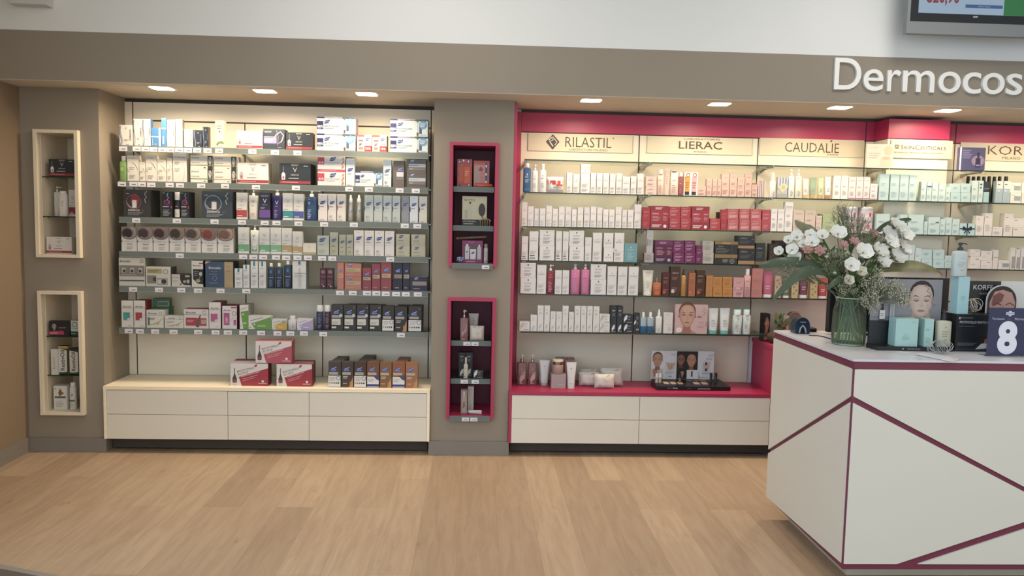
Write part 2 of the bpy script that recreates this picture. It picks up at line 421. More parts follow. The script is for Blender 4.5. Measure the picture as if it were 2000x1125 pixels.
# ------------------------------------------------------------------ room shell
ZT, ZF = 2.26, 2.54           # underside and top of the painted bulkhead
XL, X1, X2, X3 = -2.80, -2.328, -.285, .2144
YB, YS = .356, .08            # back panels, shelf fronts
XR = 5.2
o = MB(); o.box(-4.2, 6.2, -7.5, 1.0, -.04, 0, FLOOR); struct(o.build('floor'))
o = MB(); o.box(-3.0, 6.2, -5.2, .9, CEIL, CEIL+.1, WHITEWALL); struct(o.build('ceiling'))
o = MB(); o.box(XL-.12, XL, -2.2, .9, 0, CEIL, TAUPE_WARMLIT); struct(o.build('wall_left'))
o = MB(); o.box(6.2, 6.32, -5.2, .9, 0, CEIL, WHITEWALL); struct(o.build('wall_right_light_block'))  # unseen wall, added to keep side daylight off the left wall
o = MB(); o.box(XL, 6.2, .375, .5, 0, ZT, WHITEWALL); struct(o.build('wall_back'))
o = MB(); o.box(XL, 6.2, -.253, .5, ZF, CEIL, WHITEWALL); struct(o.build('wall_upper'))
o = MB(); o.box(XL, 6.2, -.2535, .5, ZT+.001, ZF-.0005, TAUPE); struct(o.build('wall_bulkhead'))
SOF = noisy('soffit_paint', 'c9bfae', .8, .015, (2, 2, 2), 3)
o = MB(); o.box(XL, 6.2, -.2535, .5, ZT-.001, ZT+.0009, SOF); struct(o.build('ceiling_soffit'))
def pier(name, xa, xb, holes):
    m = MB(); xs = (holes[0][0], holes[0][1])
    m.box(xa, xs[0], 0, .374, 0, ZT-.0012, TAUPE); m.box(xs[1], xb, 0, .374, 0, ZT-.0012, TAUPE)
    zz = [0]+[q for hh in sorted(holes, key=lambda q: q[2]) for q in hh[2:4]]+[ZT-.0012]
    for a, b_ in zip(zz[::2], zz[1::2]): m.box(xs[0], xs[1], 0, .374, a, b_, TAUPE)
    return struct(m.build(name))
def skirt(name, xa, xb, right=True):
    m = MB(); m.box(xa, xb, -.012, -.0005, 0, .092, SKIRT)
    if right: m.box(xb-.0005, xb+.009, -.012, .3, 0, .092, SKIRT)
    return struct(m.build(name))
# niches: outer frame corners in the photo -> world on the pier face
def nrect(x0, y0, x1, y1, Y=-.025):
    a, b_ = atY(x0, y0, Y), atY(x1, y1, Y); return (a.x, b_.x, b_.z, a.z)
NL1 = nrect(65.5, 252, 158, 504); NL2 = nrect(73, 567.5, 166, 811)
NM1 = nrect(879, 277, 970, 522); NM2 = nrect(874.5, 581, 964, 818.5)
NLX = ((NL1[0]+NL2[0])/2, (NL1[1]+NL2[1])/2); NMX = ((NM1[0]+NM2[0])/2, (NM1[1]+NM2[1])/2)
NL1 = (*NLX, NL1[2], NL1[3]); NL2 = (*NLX, NL2[2], NL2[3]); NM1 = (*NMX, NM1[2], NM1[3]); NM2 = (*NMX, NM2[2], NM2[3])
pier('wall_left_pier', XL+.001, X1, [NL1, NL2]); pier('wall_middle_pier', X2, X3, [NM1, NM2])
skirt('baseboard_left', XL+.001, X1); skirt('baseboard_middle', X2-.009, X3)
o = MB(); o.box(XL+.0005, XL+.011, -2.2, -.013, 0, .092, SKIRT); struct(o.build('baseboard_side'))

def niche(R, fr, fm, inner, zs, label, rail=False):
    xa, xb, za, zb = R; t = thing('display_niche', ((xa+xb)/2, 0, za)); W = xb-xa; Hh = zb-za
    m = MB(); e = .0006; xa, xb = -W/2+e, W/2-e
    m.box(xa, xa+fr, -.036, .34, e, Hh-e, fm); m.box(xb-fr, xb, -.036, .34, e, Hh-e, fm)
    m.box(xa+fr, xb-fr, -.036, .34, e, fr, fm); m.box(xa+fr, xb-fr, -.036, .34, Hh-fr, Hh-e, fm); m.build('frame', t)
    m = MB(); m.box(xa+fr, xb-fr, .325, .339, fr, Hh-fr, inner)
    for s in (xa+fr, xb-fr-.002): m.box(s, s+.002, .012, .325, fr, Hh-fr, inner)
    m.build('lining', t)
    for z in zs:
        m = MB(); z -= za
        m.box(xa+fr+.003, xb-fr-.003, .012, .32, z-.006, z, GLASS, top=GLASS); m.box(xa+fr+.003, xb-fr-.003, .0105, .0119, z-.006, z, GEDGE)
        s = m.build('glass_shelf', t)
        for q in (xa+fr+.006, xb-fr-.012):
            for y in (.06, .27):
                m = MB(); m.box(q, q+.006, y, y+.012, z-.012, z-.0062, CHROME); m.build('shelf_pin', s)
        if rail:
            m = MB(); m.box(xa+fr+.004, xb-fr-.004, .004, .0065, z-.03, z+.004, RAIL); m.build('price_rail', s)
    if rail:
        m = MB(); m.box(xa+fr+.004, xb-fr-.004, -.0418, -.0372, -.012, fr+.002, RAIL); m.build('price_rail', t)
    tag(t, label, 'niche', 'display niches in the taupe piers'); t['_z'] = za; return t
zl1 = [atY(118, 345, .02).z, atY(118, 422.5, .02).z]; zl2 = [atY(120, 656, .02).z, atY(122, 732, .02).z]
zm1 = [atY(925, 366, .01).z, atY(925, 442, .01).z]; zm2 = [atY(920, 666.5, .01).z, atY(920, 740.5, .01).z]
niche(NL1, .021, MAPLE, MAPLE, zl1, 'upper pale wood niche with glass shelves in the left taupe pier')
niche(NL2, .021, MAPLE, MAPLE, zl2, 'lower pale wood niche with glass shelves in the left taupe pier')
niche(NM1, .02, BURG, BURGD, zm1, 'upper burgundy framed niche in the taupe pier between both shelving units', True)
niche(NM2, .02, BURG, BURGD, zm2, 'lower burgundy framed niche in the taupe pier between both shelving units', True)

# ------------------------------------------------------------------ downlights and ceiling panels
LAMP = glow('lamp_lens', 'fff0d8', 14); LEDP = glow('led_panel', 'fff4e6', 6)
DN = ['above the far left of the beige unit', 'above the middle of the beige unit', 'above the right end of the beige unit', 'above the first cream sign of the burgundy unit', 'between the second and third sign', 'above the third cream sign of the burgundy unit', 'above the sign on the boxed out pillar', 'beyond the boxed out pillar']
for (x, _), q in zip(DOWN, DN):
    t = thing('downlight', (x, -.09, ZT)); m = MB()
    def rr(a, r=.018, n=4):
        P_ = []
        for cx, cy, t0 in ((a-r, a-r, 0), (-a+r, a-r, 90), (-a+r, -a+r, 180), (a-r, -a+r, 270)):
            for k in range(n+1):
                g = math.radians(t0+90*k/n); P_.append((cx+r*math.cos(g), cy+r*math.sin(g)))
        return P_
    m.prism([(p[0], -p[1], -.002) for p in rr(.074)], (0, 0, -1), .0015, 'd8d0c4'); m.build('rim', t)
    m = MB(); m.prism([(p[0], -p[1], -.0035) for p in rr(.06)], (0, 0, -1), .0014, LAMP); m.build('lens', t)
    tag(t, 'square recessed downlight in the soffit '+q, 'lamp', 'downlights in the soffit')
for x, y in PANELS:
    t = thing('ceiling_lamp', (x, y, CEIL)); m = MB(); m.box(-.31, .31, -.31, .31, -.03, -.001, 'e8e8e4'); m.build('housing', t)
    m = MB(); m.box(-.29, .29, -.29, .29, -.034, -.0305, LEDP); m.build('diffuser', t)
    tag(t, 'square white ceiling lamp, %s one of the %s row' % ('left' if x < 1 else 'right', 'front' if y < -3 else 'rear'), 'lamp', 'square lamps on the shop ceiling')

# ------------------------------------------------------------------ left unit: back panel, cabinet
V = [-2.275, -1.551, -1.0395, -.325]
t = thing('shelving_unit', ((X1+X2)/2, YB, 0)); ox = (X1+X2)/2
def pl(m, xa, xb, za, zb, mt, y0=0., y1=.018): m.box(xa-ox, xb-ox, y0, y1, za, zb, mt)
zline = atY(400, 238.5, YB).z
for a, b_ in ((X1+.001, V[0]-.004), (V[3]+.004, X2-.001)):
    m = MB(); pl(m, a, b_, .428, 2.235, LAMBEIGE); m.build('filler_strip', t)
m = MB(); pl(m, V[0]+.004, V[3]-.004, zline+.005, 2.235, LAMBEIGE); m.build('header_panel', t)
for a, b_ in zip(V, V[1:]):
    m = MB(); pl(m, a+.004, b_-.004, .428, zline-.005, LAMBEIGE); m.build('back_panel', t)
for x in V:
    m = MB(); pl(m, x-.0038, x+.0038, .428, 2.235 if x in (V[0], V[3]) else zline, SLOT, .004, .018); m.build('upright', t)
m = MB(); pl(m, X1+.001, X2-.001, 2.236, ZT-.002, SLOT, .01, .018); pl(m, V[0], V[3], zline-.0049, zline+.0049, SLOT, .004, .018); m.build('shadow_gap', t)
tag(t, 'beige wall panelling with dark uprights on the left, between the two taupe piers', 'shelving')

def cabinet(name, label, xa, xb, yf, z0, z1, th, seams, top, side, ends, plx, mid=True, topm=None, d=None):
    t = thing(name, ((xa+xb)/2, 0, 0)); ox = (xa+xb)/2; yb = .352
    m = MB(); m.box(xa-ox, xb-ox, yf, yb, z1, z1+th, top); m.build('worktop', t)
    s = .018
    if ends[0]: m = MB(); m.box(xa-ox, xa+s-ox, yf+.002, yb, z0, z1-.0005, side); m.build('side_panel', t)
    if ends[1]: m = MB(); m.box(xb-s-ox, xb-ox, yf+.002, yb, z0, z1-.0005, side); m.build('side_panel', t)
    a = xa+(s if ends[0] else 0); b_ = xb-(s if ends[1] else 0)
    m = MB(); m.box(a-ox+.001, b_-ox-.001, yf+.03, yb-.002, z0+.002, z1-.004, SLOT); m.build('carcass', t)
    ss = [a]+seams+[b_]; zm = (z0+z1)/2
    for p, q in zip(ss, ss[1:]):
        for za, zb in ((z0, zm-.0015), (zm+.0015, z1-.004)):
            m = MB(); m.box(p-ox+.0015, q-ox-.0015, yf+.006, yf+.0285, za, zb, CREAMFR); m.build('drawer', t)
    m = MB(); m.box(plx[0]-ox, plx[1]-ox, .06, .075, .012, z0+.0015, SLOT); m.box(plx[0]-ox+.2, plx[1]-ox, .2, .215, 0, z0+.0015, mat('6b5f54', .6)); m.build('plinth', t)
    return tag(t, label, 'cabinet', 'drawer cabinets under the shelves')
yC = -.03
xs = lambda *p: [atY(x, 815, yC).x for x in p]
cabinet('drawer_cabinet', 'low cream drawer cabinet with pale wood worktop under the beige shelving on the left', atY(202, 800, yC).x, X2-.003, yC, .092, .4065, .021, xs(444.5, 603.5), PALEWOOD, PALEWOOD, (1, 1), (X1+.02, X2-.02))
XC = 1.917
cabinet('drawer_cabinet', 'low cream drawer cabinet with burgundy worktop beside the middle pier', X3+.002, XC, yC, .0885, .404, .021, xs(1249), BURG, BURG, (1, 0), (X3+.02, XC))
# raised cabinet of the burgundy unit
t = thing('drawer_cabinet', (3.5, 0, 0)); m = MB(); m.box(XC-.006-3.5, 1.7, -.05, .352, .718, .744, BURG); m.build('worktop', t)
m = MB(); m.box(XC+.0006-3.5, XC+.018-3.5, -.028, .352, .0885, .717, BURG); m.build('side_panel', t)
m = MB(); m.box(XC+.02-3.5, 1.68, .0, .35, .09, .716, SLOT); m.build('carcass', t)
for za, zb in ((.0885, .2455), (.2485, .404), (.407, .56), (.563, .714)):
    for xa, xb in ((XC+.0195, 2.75), (2.753, 3.6), (3.603, 5.18)):
        m = MB(); m.box(xa-3.5, xb-3.5, -.024, -.0015, za, zb, CREAMFR); m.build('drawer', t)
m = MB(); m.box(XC-3.5, 1.68, .06, .075, .0, .088, SLOT); m.build('plinth', t)
tag(t, 'taller cream drawer cabinet with burgundy top, half hidden behind the white counter', 'cabinet', 'drawer cabinets under the shelves')

# ------------------------------------------------------------------ burgundy unit
t = thing('shelving_unit', (2.6, YB, 0)); ox = 2.6
W5, W6, W7 = 1.078, 1.8935, 2.637
zh = atY(1250, 264.5, YB).z
m = MB(); pl(m, X3+.001, X3+.062, .426, 2.238, BURG, -.018, .018); m.box(X3+.001-ox, X3+.019-ox, -.352, -.018, .426, 2.238, BURG); m.build('side_panel', t)
XA = X3+.064
for a, b_ in ((XA, W7-.004), (W7+.004, 2.83)):
    m = MB(); pl(m, a, b_, zh+.006, 2.238, BURG); m.build('header_panel', t)
m = MB(); pl(m, 3.12, 3.262, zh+.006, 2.238, BURG); m.build('header_panel', t)
m = MB(); pl(m, 3.27, XR, zh+.006, 2.238, BURG); m.build('header_panel', t)
for a, b_ in ((XA, W5-.004), (W5+.004, W6-.004), (W6+.004, W7-.004), (W7+.004, 2.83), (3.12, 3.262), (3.27, XR)):
    m = MB(); pl(m, a, b_, .426 if a < W6-.1 else .7445, zh-.001, LAMB2); m.build('back_panel', t)
for x in (W5, W6, W7, 3.266):
    m = MB(); pl(m, x-.0038, x+.0038, .426 if x < W6-.1 else .7445, zh if x != W7 and x != 3.266 else 2.238, SLOT, .004, .018); m.build('upright', t)
m = MB(); pl(m, XA, XR, zh, zh+.0055, SLOT, .004, .018); pl(m, XA, XR, 2.239, ZT-.002, SLOT, .008, .018); m.build('shadow_gap', t)
tag(t, 'burgundy framed shelving with beige back panels and a burgundy header, right of middle pier', 'shelving')
PX0, PX1, PY = 2.70, 3.115, .18
t = thing('pillar_casing', ((PX0+PX1)/2, PY, .745)); m = MB(); hw = (PX1-PX0)/2
m.box(-hw, hw, 0, .17, .0005, zh-.745, LAMB2); m.build('casing', t)
m = MB(); m.box(-hw, hw, -.002, .17, zh-.745+.006, 2.238-.745, BURG); m.build('header_panel', t)
m = MB(); m.box(-hw, hw, .003, .17, zh-.745+.0003, zh-.745+.0056, SLOT); m.build('shadow_gap', t)
tag(t, 'boxed out pillar standing proud of the burgundy shelving, right side', 'casing')

# brand signs
def sign(x0, y0, x1, y1, Y, art, desc, h='c9bea4', th=.006, frame=False):
    a, b_ = atY(x0, y0, Y), atY(x1, y1, Y); W, Hh = b_.x-a.x, a.z-b_.z
    t = thing('brand_sign', ((a.x+b_.x)/2, Y, b_.z)); m = MB(); sm = noisy('sign_cream_%d' % x0, h, .45, .01)
    m.box(-W/2, W/2, -th, 0, 0, Hh, sm); m.build('board', t)
    m = MB(); paint(m, art, W, Hh, lambda x, z: -th-.0006); m.build('lettering', t)
    tag(t, desc, 'sign', 'cream brand signs over the burgundy unit'); return t
BR = '5a4631'; G1 = '7d6b52'
dia = [('p', [(.17, .55), (.235, .98), (.30, .55), (.235, .08)], '4a403c'), ('s', [(.195, .62), (.222, .80), (.238, .66), (.205, .56), (.24, .28)], .012, 'd8cfb8'), ('s', [(.232, .84), (.276, .54), (.255, .36)], .009, 'd8cfb8')]
edge = lambda c: [('r', 0, 0, 1, .012, c), ('r', 0, 0, .003, 1, c), ('r', .997, 0, 1, 1, c)]
sign(1031.5, 260.5, 1235, 299.5, YB-.0006, edge('b8ad96')+dia+[('t', 'RILASTIL', .575, .56, .58, BR, {'W': .44, 'b': -.004}), ('e', .812, .84, .006, .04, BR), ('t', 'LABORATORI MILANO', .575, .13, .12, G1, {'W': .37})], 'cream sign with a dark diamond emblem and large dark capitals, leftmost')
sign(1264, 266, 1468, 304, YB-.0006, edge('b8ad96')+[('t', 'LABORATOIRES', .52, .90, .09, BR, {'W': .34}), ('t', 'LIERAC', .505, .53, .44, BR, {'W': .41, 'b': .008}), ('t', 'PARIS', .51, .14, .085, BR, {'W': .12})], 'cream sign with dark capitals between two small lines of lettering, second from left')
sign(1484.5, 269, 1685.5, 308, YB-.0006, [('t', 'CAUDALIE', .50, .50, .55, BR, {'W': .52, 'b': -.004}), ('s', [(.672, .86), (.69, .95)], .012, BR), ('t', 'PARIS', .70, .12, .09, BR, {'W': .11})], 'cream sign with thin brown capitals and an accent mark, third from left', 'c6b99e')
sign(1740.5, 272.5, 1858, 311, PY-.0025, [('r', .06, .50, .125, .72, BR), ('s', [(.07, .55), (.09, .66), (.115, .64)], .012, 'c6b99e'), ('s', [(.07, .66), (.1, .57), (.12, .60)], .008, 'c6b99e'), ('t', 'S', .178, .60, .25, BR, {'W': .04}), ('t', 'KIN', .295, .575, .19, BR, {'W': .155}), ('t', 'C', .425, .60, .25, BR, {'W': .065}), ('t', 'EUTICALS', .685, .575, .19, BR, {'W': .41}), ('t', 'ADVANCED PROFESSIONAL SKINCARE', .44, .30, .07, BR, {'W': .80})], 'cream sign with a small square emblem on the boxed out pillar', 'c6b99e')
sign(1876, 278, 2090, 318, YB-.0006, [('t', 'KORFF', .475, .60, .50, BR, {'W': .46, 'b': -.008}), ('t', 'MILANO', .46, .17, .15, BR, {'W': .16})], 'cream sign with large thin capitals at the right edge of the photo', 'c6b99e')

# ------------------------------------------------------------------ shelves
LN = ['top', 'second', 'third', 'fourth', 'fifth', 'lowest']
Lb = [[(232, 283), (400, 286.5), (535, 290.5), (620, 295), (690, 297), (838, 301.7)], [(232, 352.8), (400, 357), (540, 360.5), (620, 365), (836, 367)],
      [(240, 422), (400, 425), (540, 429.5), (700, 433.6), (838, 437)], [(240, 489), (460, 493), (540, 496), (700, 500), (838, 502.8)],
      [(235, 558), (400, 560.5), (570, 563.6), (700, 566), (838, 568)], [(237, 640.4), (400, 642), (560, 644.4), (838, 648)]]
Lz = [1.9272, 1.7081, 1.484, 1.2675, 1.048, .7819]
Rb = [[(1020, 313.5), (1245, 317), (1500, 323), (2000, 331)], [(1020, 375.6), (1160, 378), (1250, 379.6), (1450, 383), (1640, 387), (1800, 391), (2000, 396)],
      [(1020, 441), (1140, 444), (1260, 447), (1490, 450.5), (1776, 456), (2000, 461)], [(1020, 507.5), (1230, 511.5), (1390, 515), (1500, 517), (1800, 522.5), (2000, 525)],
      [(1015, 573.4), (1180, 576), (1240, 577), (1390, 580), (1620, 584)], [(1015, 645.6), (1130, 647), (1290, 650), (1460, 653.5)]]
Rz = [1.9063, 1.6988, 1.4804, 1.2611, 1.0443, .7973]
SL = [dict(base=b_, z=z, Y=.10, loc='%s shelf of the beige unit' % n) for b_, z, n in zip(Lb, Lz, LN)]
SR = [dict(base=b_, z=z, Y=.10, loc='%s shelf of the burgundy unit' % n) for b_, z, n in zip(Rb, Rz, LN)]
def bracket(t, x, z, ox):
    m = MB(); pass
    m.box(x-ox-.018, x-ox+.018, YS+.05, YS+.13, z-.0125, z-.0061, CHROME); m.build('bracket', t)
for i, z in enumerate(Lz):
    xa, xb = -2.648, -.335; ox = (xa+xb)/2 if False else (V[0]+V[3])/2
    xa = atY(233, Lb[i][0][1], YS).x; xb = atY(837, Lb[i][-1][1], YS).x; xa = max(xa, X1+.012); xb = min(xb, X2-.012); ox = (xa+xb)/2
    t = thing('glass_shelf', (ox, YS, z)); t0 = t
    m = MB(); m.box(xa-ox, xb-ox, 0, YB-YS-.003, -.006, 0, GLASS); m.box(xa-ox, xb-ox, -.0012, -.0001, -.006, 0, GEDGE); m.build('pane', t)
    m = MB(); m.box(xa-ox, xb-ox, -.0045, -.0015, -.036, .002, RAIL); m.box(xa-ox, xb-ox, -.0065, -.0046, -.036, -.032, mat('8b918d', .3)); m.build('price_rail', t)
    for x in (V[0], V[1], V[2], V[3]):
        m = MB(); xx = min(max(x, xa+.01), xb-.01)-ox
        m.prism([(xx-.003, YB-YS-.004, -.0062), (xx-.003, .05, -.0062), (xx-.003, .05, -.013), (xx-.003, .2, -.018), (xx-.003, YB-YS-.004, -.034)], (-1, 0, 0), .006, STEEL)
        m.box(xx-.02, xx+.02, .05, .12, -.012, -.0062, CHROME); m.build('bracket', t)
    tag(t, '%s glass shelf with grey price rail across the beige unit' % LN[i], 'shelf', 'glass shelves of the beige unit')
BAY = [(X3+.075, 1.095), (1.1, 1.90), (1.905, 2.665), (2.67, 3.30), (3.305, 5.0)]
BN = ['left bay', 'second bay', 'third bay', 'bay in front of the boxed out pillar', 'right-hand bay']
for i, z in enumerate(Rz):
    for k, (xa, xb) in enumerate(BAY):
        if i == 5 and k > 1 or i == 4 and k > 2 and False: continue
        if i == 4 and k == 2: xb = 2.66
        if i == 5 and k == 1: xb = XC-.003
        ox = (xa+xb)/2; t = thing('glass_shelf', (ox, YS, z)); m = MB()
        yb = (YB if k != 3 else PY)-YS-.003
        m.box(xa-ox, xb-ox, 0, yb, -.008, 0, GLASS); m.box(xa-ox, xb-ox, -.0014, -.0001, -.008, 0, GEDGE); m.build('pane', t)
        if k != 3:
            for s in (-1, 1):
                xx = s*((xb-xa)/2-.012); m = MB()
                m.prism([(xx-.003, yb-.001, -.0082), (xx-.003, .06, -.0082), (xx-.003, .06, -.013), (xx-.003, .19, -.018), (xx-.003, yb-.001, -.036)], (-1, 0, 0), .006, CHROME)
                m.box(xx-.011, xx+.011, .06, .15, -.014, -.0082, CHROME); m.build('bracket', t)
        tag(t, '%s glass shelf of the burgundy unit, %s' % (LN[i], BN[k]), 'shelf', 'glass shelves of the burgundy unit')

# price tags in the rails of the beige unit (centres in the photo)
TG = [[(240.5, 288), (267, 289), (284, 289.5), (301, 290), (315.6, 290), (332, 291), (349.6, 291.5), (367, 291.5), (385, 292), (405.5, 293), (428, 294), (493, 296), (537, 297.5), (581, 298)],
      [(238, 358), (260.5, 359), (277, 359), (295.5, 360), (331.5, 361), (351.5, 361), (393, 363), (439.5, 363), (500, 365), (578, 368), (682, 371), (720.5, 372), (780.5, 374), (812, 375)],
      [(266, 427.5), (345.4, 429), (419, 431), (472.7, 433), (517, 434), (540, 436), (583, 437), (633, 438), (691, 439.5), (790.5, 440.5), (815, 442)],
      [(351, 498), (475, 501), (495, 502), (514, 502), (539, 502), (559, 503), (581, 503), (601.4, 503.5), (629, 504.5), (649, 505), (762, 507.5)],
      [(260, 564.5), (310.5, 564), (354, 565.5), (386.6, 565), (430.7, 566), (481, 568), (664, 571.5), (689, 572), (716.7, 573), (735, 573), (753.4, 573), (773.5, 574), (792.6, 573), (816, 574)],
      [(251.6, 646), (273, 646), (303, 647), (339, 648), (387, 648), (421, 648.5), (445, 648.5), (475, 648), (510, 649), (542, 650), (567, 650), (593.6, 650.5), (631.4, 651.5), (783, 653)]]
def price_tag(x, z, Y, w=.05, h=.028, rz=0):
    m = MB(); m.box(-w/2, w/2, 0, .0007, 0, h, 'e6e3e6'); wob = random.uniform(.3, .36)
    paint(m, [('r', .3, wob, .34, wob+.16, '6f6d78'), ('l', .37, .85, .25, .6, 1, '6f6d78'), ('r', .72, .34, .8, .52, '55535c')], w, h, lambda a, b_: 0)
    o = m.build('price_tag', None, (x, Y, z), rz); return o
for i, T in enumerate(TG):
    for j, (x, y) in enumerate(T):
        p = atY(x, y, YS-.0068); z = Lz[i]-.033+random.uniform(-.0015, .0015)
        reg(price_tag(p.x, z, YS-.0075), 'white price tag', 'price tag', 'rail of the '+SL[i]['loc'], 'price tags on the rail of the '+SL[i]['loc'])

# ------------------------------------------------------------------ carton artwork
GY = '8c8782'; LG = 'b5b0aa'; WH = 'eceae4'; IV = 'e6dfd0'; PB = '2b3f8c'
def lines(u0, u1, v0, v1, n, c=LG): return ('l', u0, u1, v0, v1, n, c)
def T(s, u, v, h, c, **k): return ('t', s, u, v, h, c, k)
def R(a, b, c, d, col): return ('r', a, b, c, d, col)
wave = lambda u, a: [(u+a*math.sin(k/10*2*PI), .02+.94*k/10) for k in range(11)]
def delt(txt, ac='7f92b8', tc='4a4644', bg=None):
    return [('s', wave(.14, .07), .05, ac), ('s', wave(.06, .06), .05, '5a6c92'), T(txt, .80, .52, .20, tc, r=90, fit=.52, b=.01), lines(.42, .66, .80, .88, 2), lines(.36, .7, .22, .32, 3), R(.5, .05, .72, .08, LG)]
def ampoule(bg, dk):
    c, t = ('e8e4dc', 'd8d4cc') if dk else ('b9aeb0', '8a8486')
    return [R(0, .06, 1, .19, 'a8323c'), lines(.08, .8, .09, .16, 1, 'd98a86'), ('s', [(.13, .40), (.13, .88)], .012, c, .5), ('p', [(.075, .24), (.185, .24), (.19, .5), (.15, .58), (.11, .58), (.07, .5)], c), ('e', .13, .34, .03, .07, 'b04a44'),
            T('VICHY', .50, .92, .08, t), T('V', .50, .70, .22, t, b=-.01), T('DERCOS', .50, .47, .065, t), lines(.3, .75, .28, .34, 1, t), lines(.78, .97, .86, .92, 1, t)]
def vichy(band, tc='a39d98', v0=.09, v1=.35, small=True):
    return [R(0, v0, 1, v1, band), R(0, v0, 1, v0+.05, band), lines(.1, .75, v0+.02, v0+.07, 1, 'f0eeea'), T('V', .5, .70, .15, tc, b=-.012), T('DERCOS', .5, .53, .035, tc, fit=.5)]+([lines(.08, .7, .38, .43, 1, tc)] if small else [])
LEAF = [(-.5, -.3), (-.42, .1), (-.2, .34), (.15, .36), (.5, .5), (.42, .1), (.3, -.2), (0, -.38), (-.3, -.5)]
def leaf(u, v, s, w, h, c=PB, tc='f2f2f4'):
    k = w/h
    return [('p', [(u+s*a, v+s*.72*b_*k) for a, b_ in LEAF], c), T('PHYTO', u, v-.02*k*s, .22*s*k, tc, fit=s*.8, sk=.18)]
def leaf2(u, v, s, w, h, c='3a55a8', tc='e8eaf2'):
    k = w/h
    return [('p', [(u-s*.5, v), (u-s*.2, v+s*.32*k), (u+s*.5, v+s*.42*k), (u+s*.3, v+s*.1*k), (u+s*.5, v-s*.02*k), (u+s*.3, v-s*.26*k), (u-s*.3, v-s*.3*k)], c), ('s', [(u-s*.3, v+s*.12*k), (u+s*.1, v+s*.2*k), (u+s*.4, v+s*.4*k)], .03, tc), T('PHYTO', u, v-s*.08*k, .2*s*k, tc, fit=s*.75)]
def phyto(tabc=None, stamp=True, v=.68, s=.62, tc=GY):
    def f(w, h):
        a = leaf(.5, v, s, w, h)+[lines(.15, .8, v-.18, v-.12, 1, tc), R(0, v-.27, 1, v-.265, LG)]
        if tabc: a.append(R(0, v-.25, .1, v-.09, tabc))
        if stamp: a += [('o', .35, .17, .17, .18, GY), lines(.24, .46, .14, .20, 2, GY)]
        return a+[lines(.15, .85, .03, .07, 1, tc), lines(.3, .7, v+.2, v+.24, 1, 'b9b4c4')]
    return f
def phytolium(w, h):
    return [R(0, .90, .19, 1, '3d3c6e'), R(.19, .91, .66, .985, '8f87a0'), lines(.22, .64, .93, .97, 1, 'c9c3d2'), R(.66, .90, 1, 1, '4a5578'), R(.005, .26, .165, .74, '35366a'), T('88%', .085, .42, .16, 'eceef4', fit=.14, b=.02), lines(.03, .14, .29, .34, 1, 'c8cadc')]+leaf(.265, .70, .15, w, h, '2f4f8f')+[
        T('PHYTOLIUM4', .385, .44, .11, '53657c', fit=.37), lines(.2, .5, .28, .36, 2, '9fb0ba'), ('p', [(.67, .98), (.76, .98), (.715, .8)], '3f7a4a'), ('p', [(.695, .02), (.745, .02), (.748, .2), (.725, .3), (.72, .8), (.712, .8), (.71, .3), (.69, .2)], 'c9d6d8'), R(.698, .04, .742, .24, '7a4a34'),
        R(.755, .07, .985, .86, 'd4e6ea'), R(.765, .16, .835, .80, '46617a'), ('e', .87, .68, .105, .25, '6f9fc0'), lines(.79, .94, .56, .8, 3, 'dce8f0'), lines(.82, .97, .08, .14, 1, '8fa0aa')]
def phytocyane(w, h): return [R(0, .86, 1, 1, 'c24a5e'), lines(.1, .9, .90, .96, 1, 'e0a0aa'), R(.005, .30, .24, .76, 'c23c4e'), T('81%', .13, .42, .12, 'f2e6e6', fit=.2, b=.02)]+leaf(.55, .66, .24, w, h)+[T('PHYTOCYANE', .54, .42, .09, 'a08a8a', fit=.5), lines(.3, .75, .28, .34, 1, LG), ('s', [(.88, .08), (.93, .2), (.89, .35), (.94, .5), (.9, .64), (.95, .74)], .055, 'c8875a'), ('e', .92, .3, .02, .05, 'e8d8b8'), ('e', .9, .58, .02, .05, 'e8d8b8')]
def phytocyane2(w, h): return [R(0, .86, 1, 1, 'c2364a'), R(.005, .12, .22, .50, 'd03a3e'), T('1+1', .11, .3, .12, 'f4e8e0', fit=.16), R(.005, .5, .22, .76, 'f0ddd0')]+leaf(.52, .66, .24, w, h)+[T('PHYTOCYANE', .53, .42, .09, 'b06a6a', fit=.5), lines(.3, .75, .28, .34, 1, LG), ('s', [(.88, .08), (.93, .2), (.89, .35), (.94, .5), (.9, .64), (.95, .74)], .055, 'c8875a')]
def phytosolba(w, h): return [R(.5, .04, 1, .36, 'c2343e'), R(0, .88, .5, 1, 'd4534c'), R(.06, .05, .42, .56, 'd8c8bc'), R(.08, .62, .42, .72, 'b8583c'), R(.1, .12, .4, .3, 'cf7a5c'), T('1+1', .74, .47, .13, '5a3c34', fit=.4, b=.02), T('35%', .74, .2, .14, 'f0dcd6', fit=.36, b=.02), R(.52, .6, .98, .96, 'd2d6da')]+leaf(.72, .74, .32, w, h, '2f4a6e')+leaf(.24, .45, .26, w, h, '3a4a70')
def rilastil(strong=False, v=.70):
    def f(w, h):
        k = w/h
        return [('p', [(.5, v+.075*min(k, 1)), (.555, v+.02), (.5, v-.035*min(k, 1)), (.445, v+.02)], '4d474c'), T('RILASTIL', .5, v-.09*min(1, k*2.2), .05*min(1.6, k*2.5), '77717a', fit=.68), R(.08, .345, .92, .352, LG), lines(.12, .78, .2, .32, 3, LG)]+([R(.1, .14, .62, .17, '4d474c'), R(.1, .06, .7, .085, '4d474c')] if strong else [lines(.12, .8, .06, .16, 3, LG)])
    return f
rilcube = lambda w, h: [('p', [(.5, .93), (.55, .86), (.5, .79), (.45, .86)], '4d474c'), T('RILASTIL', .5, .66, .09, '77717a', fit=.45), lines(.25, .72, .38, .54, 3, LG), lines(.25, .75, .14, .32, 3, '8c8782')]
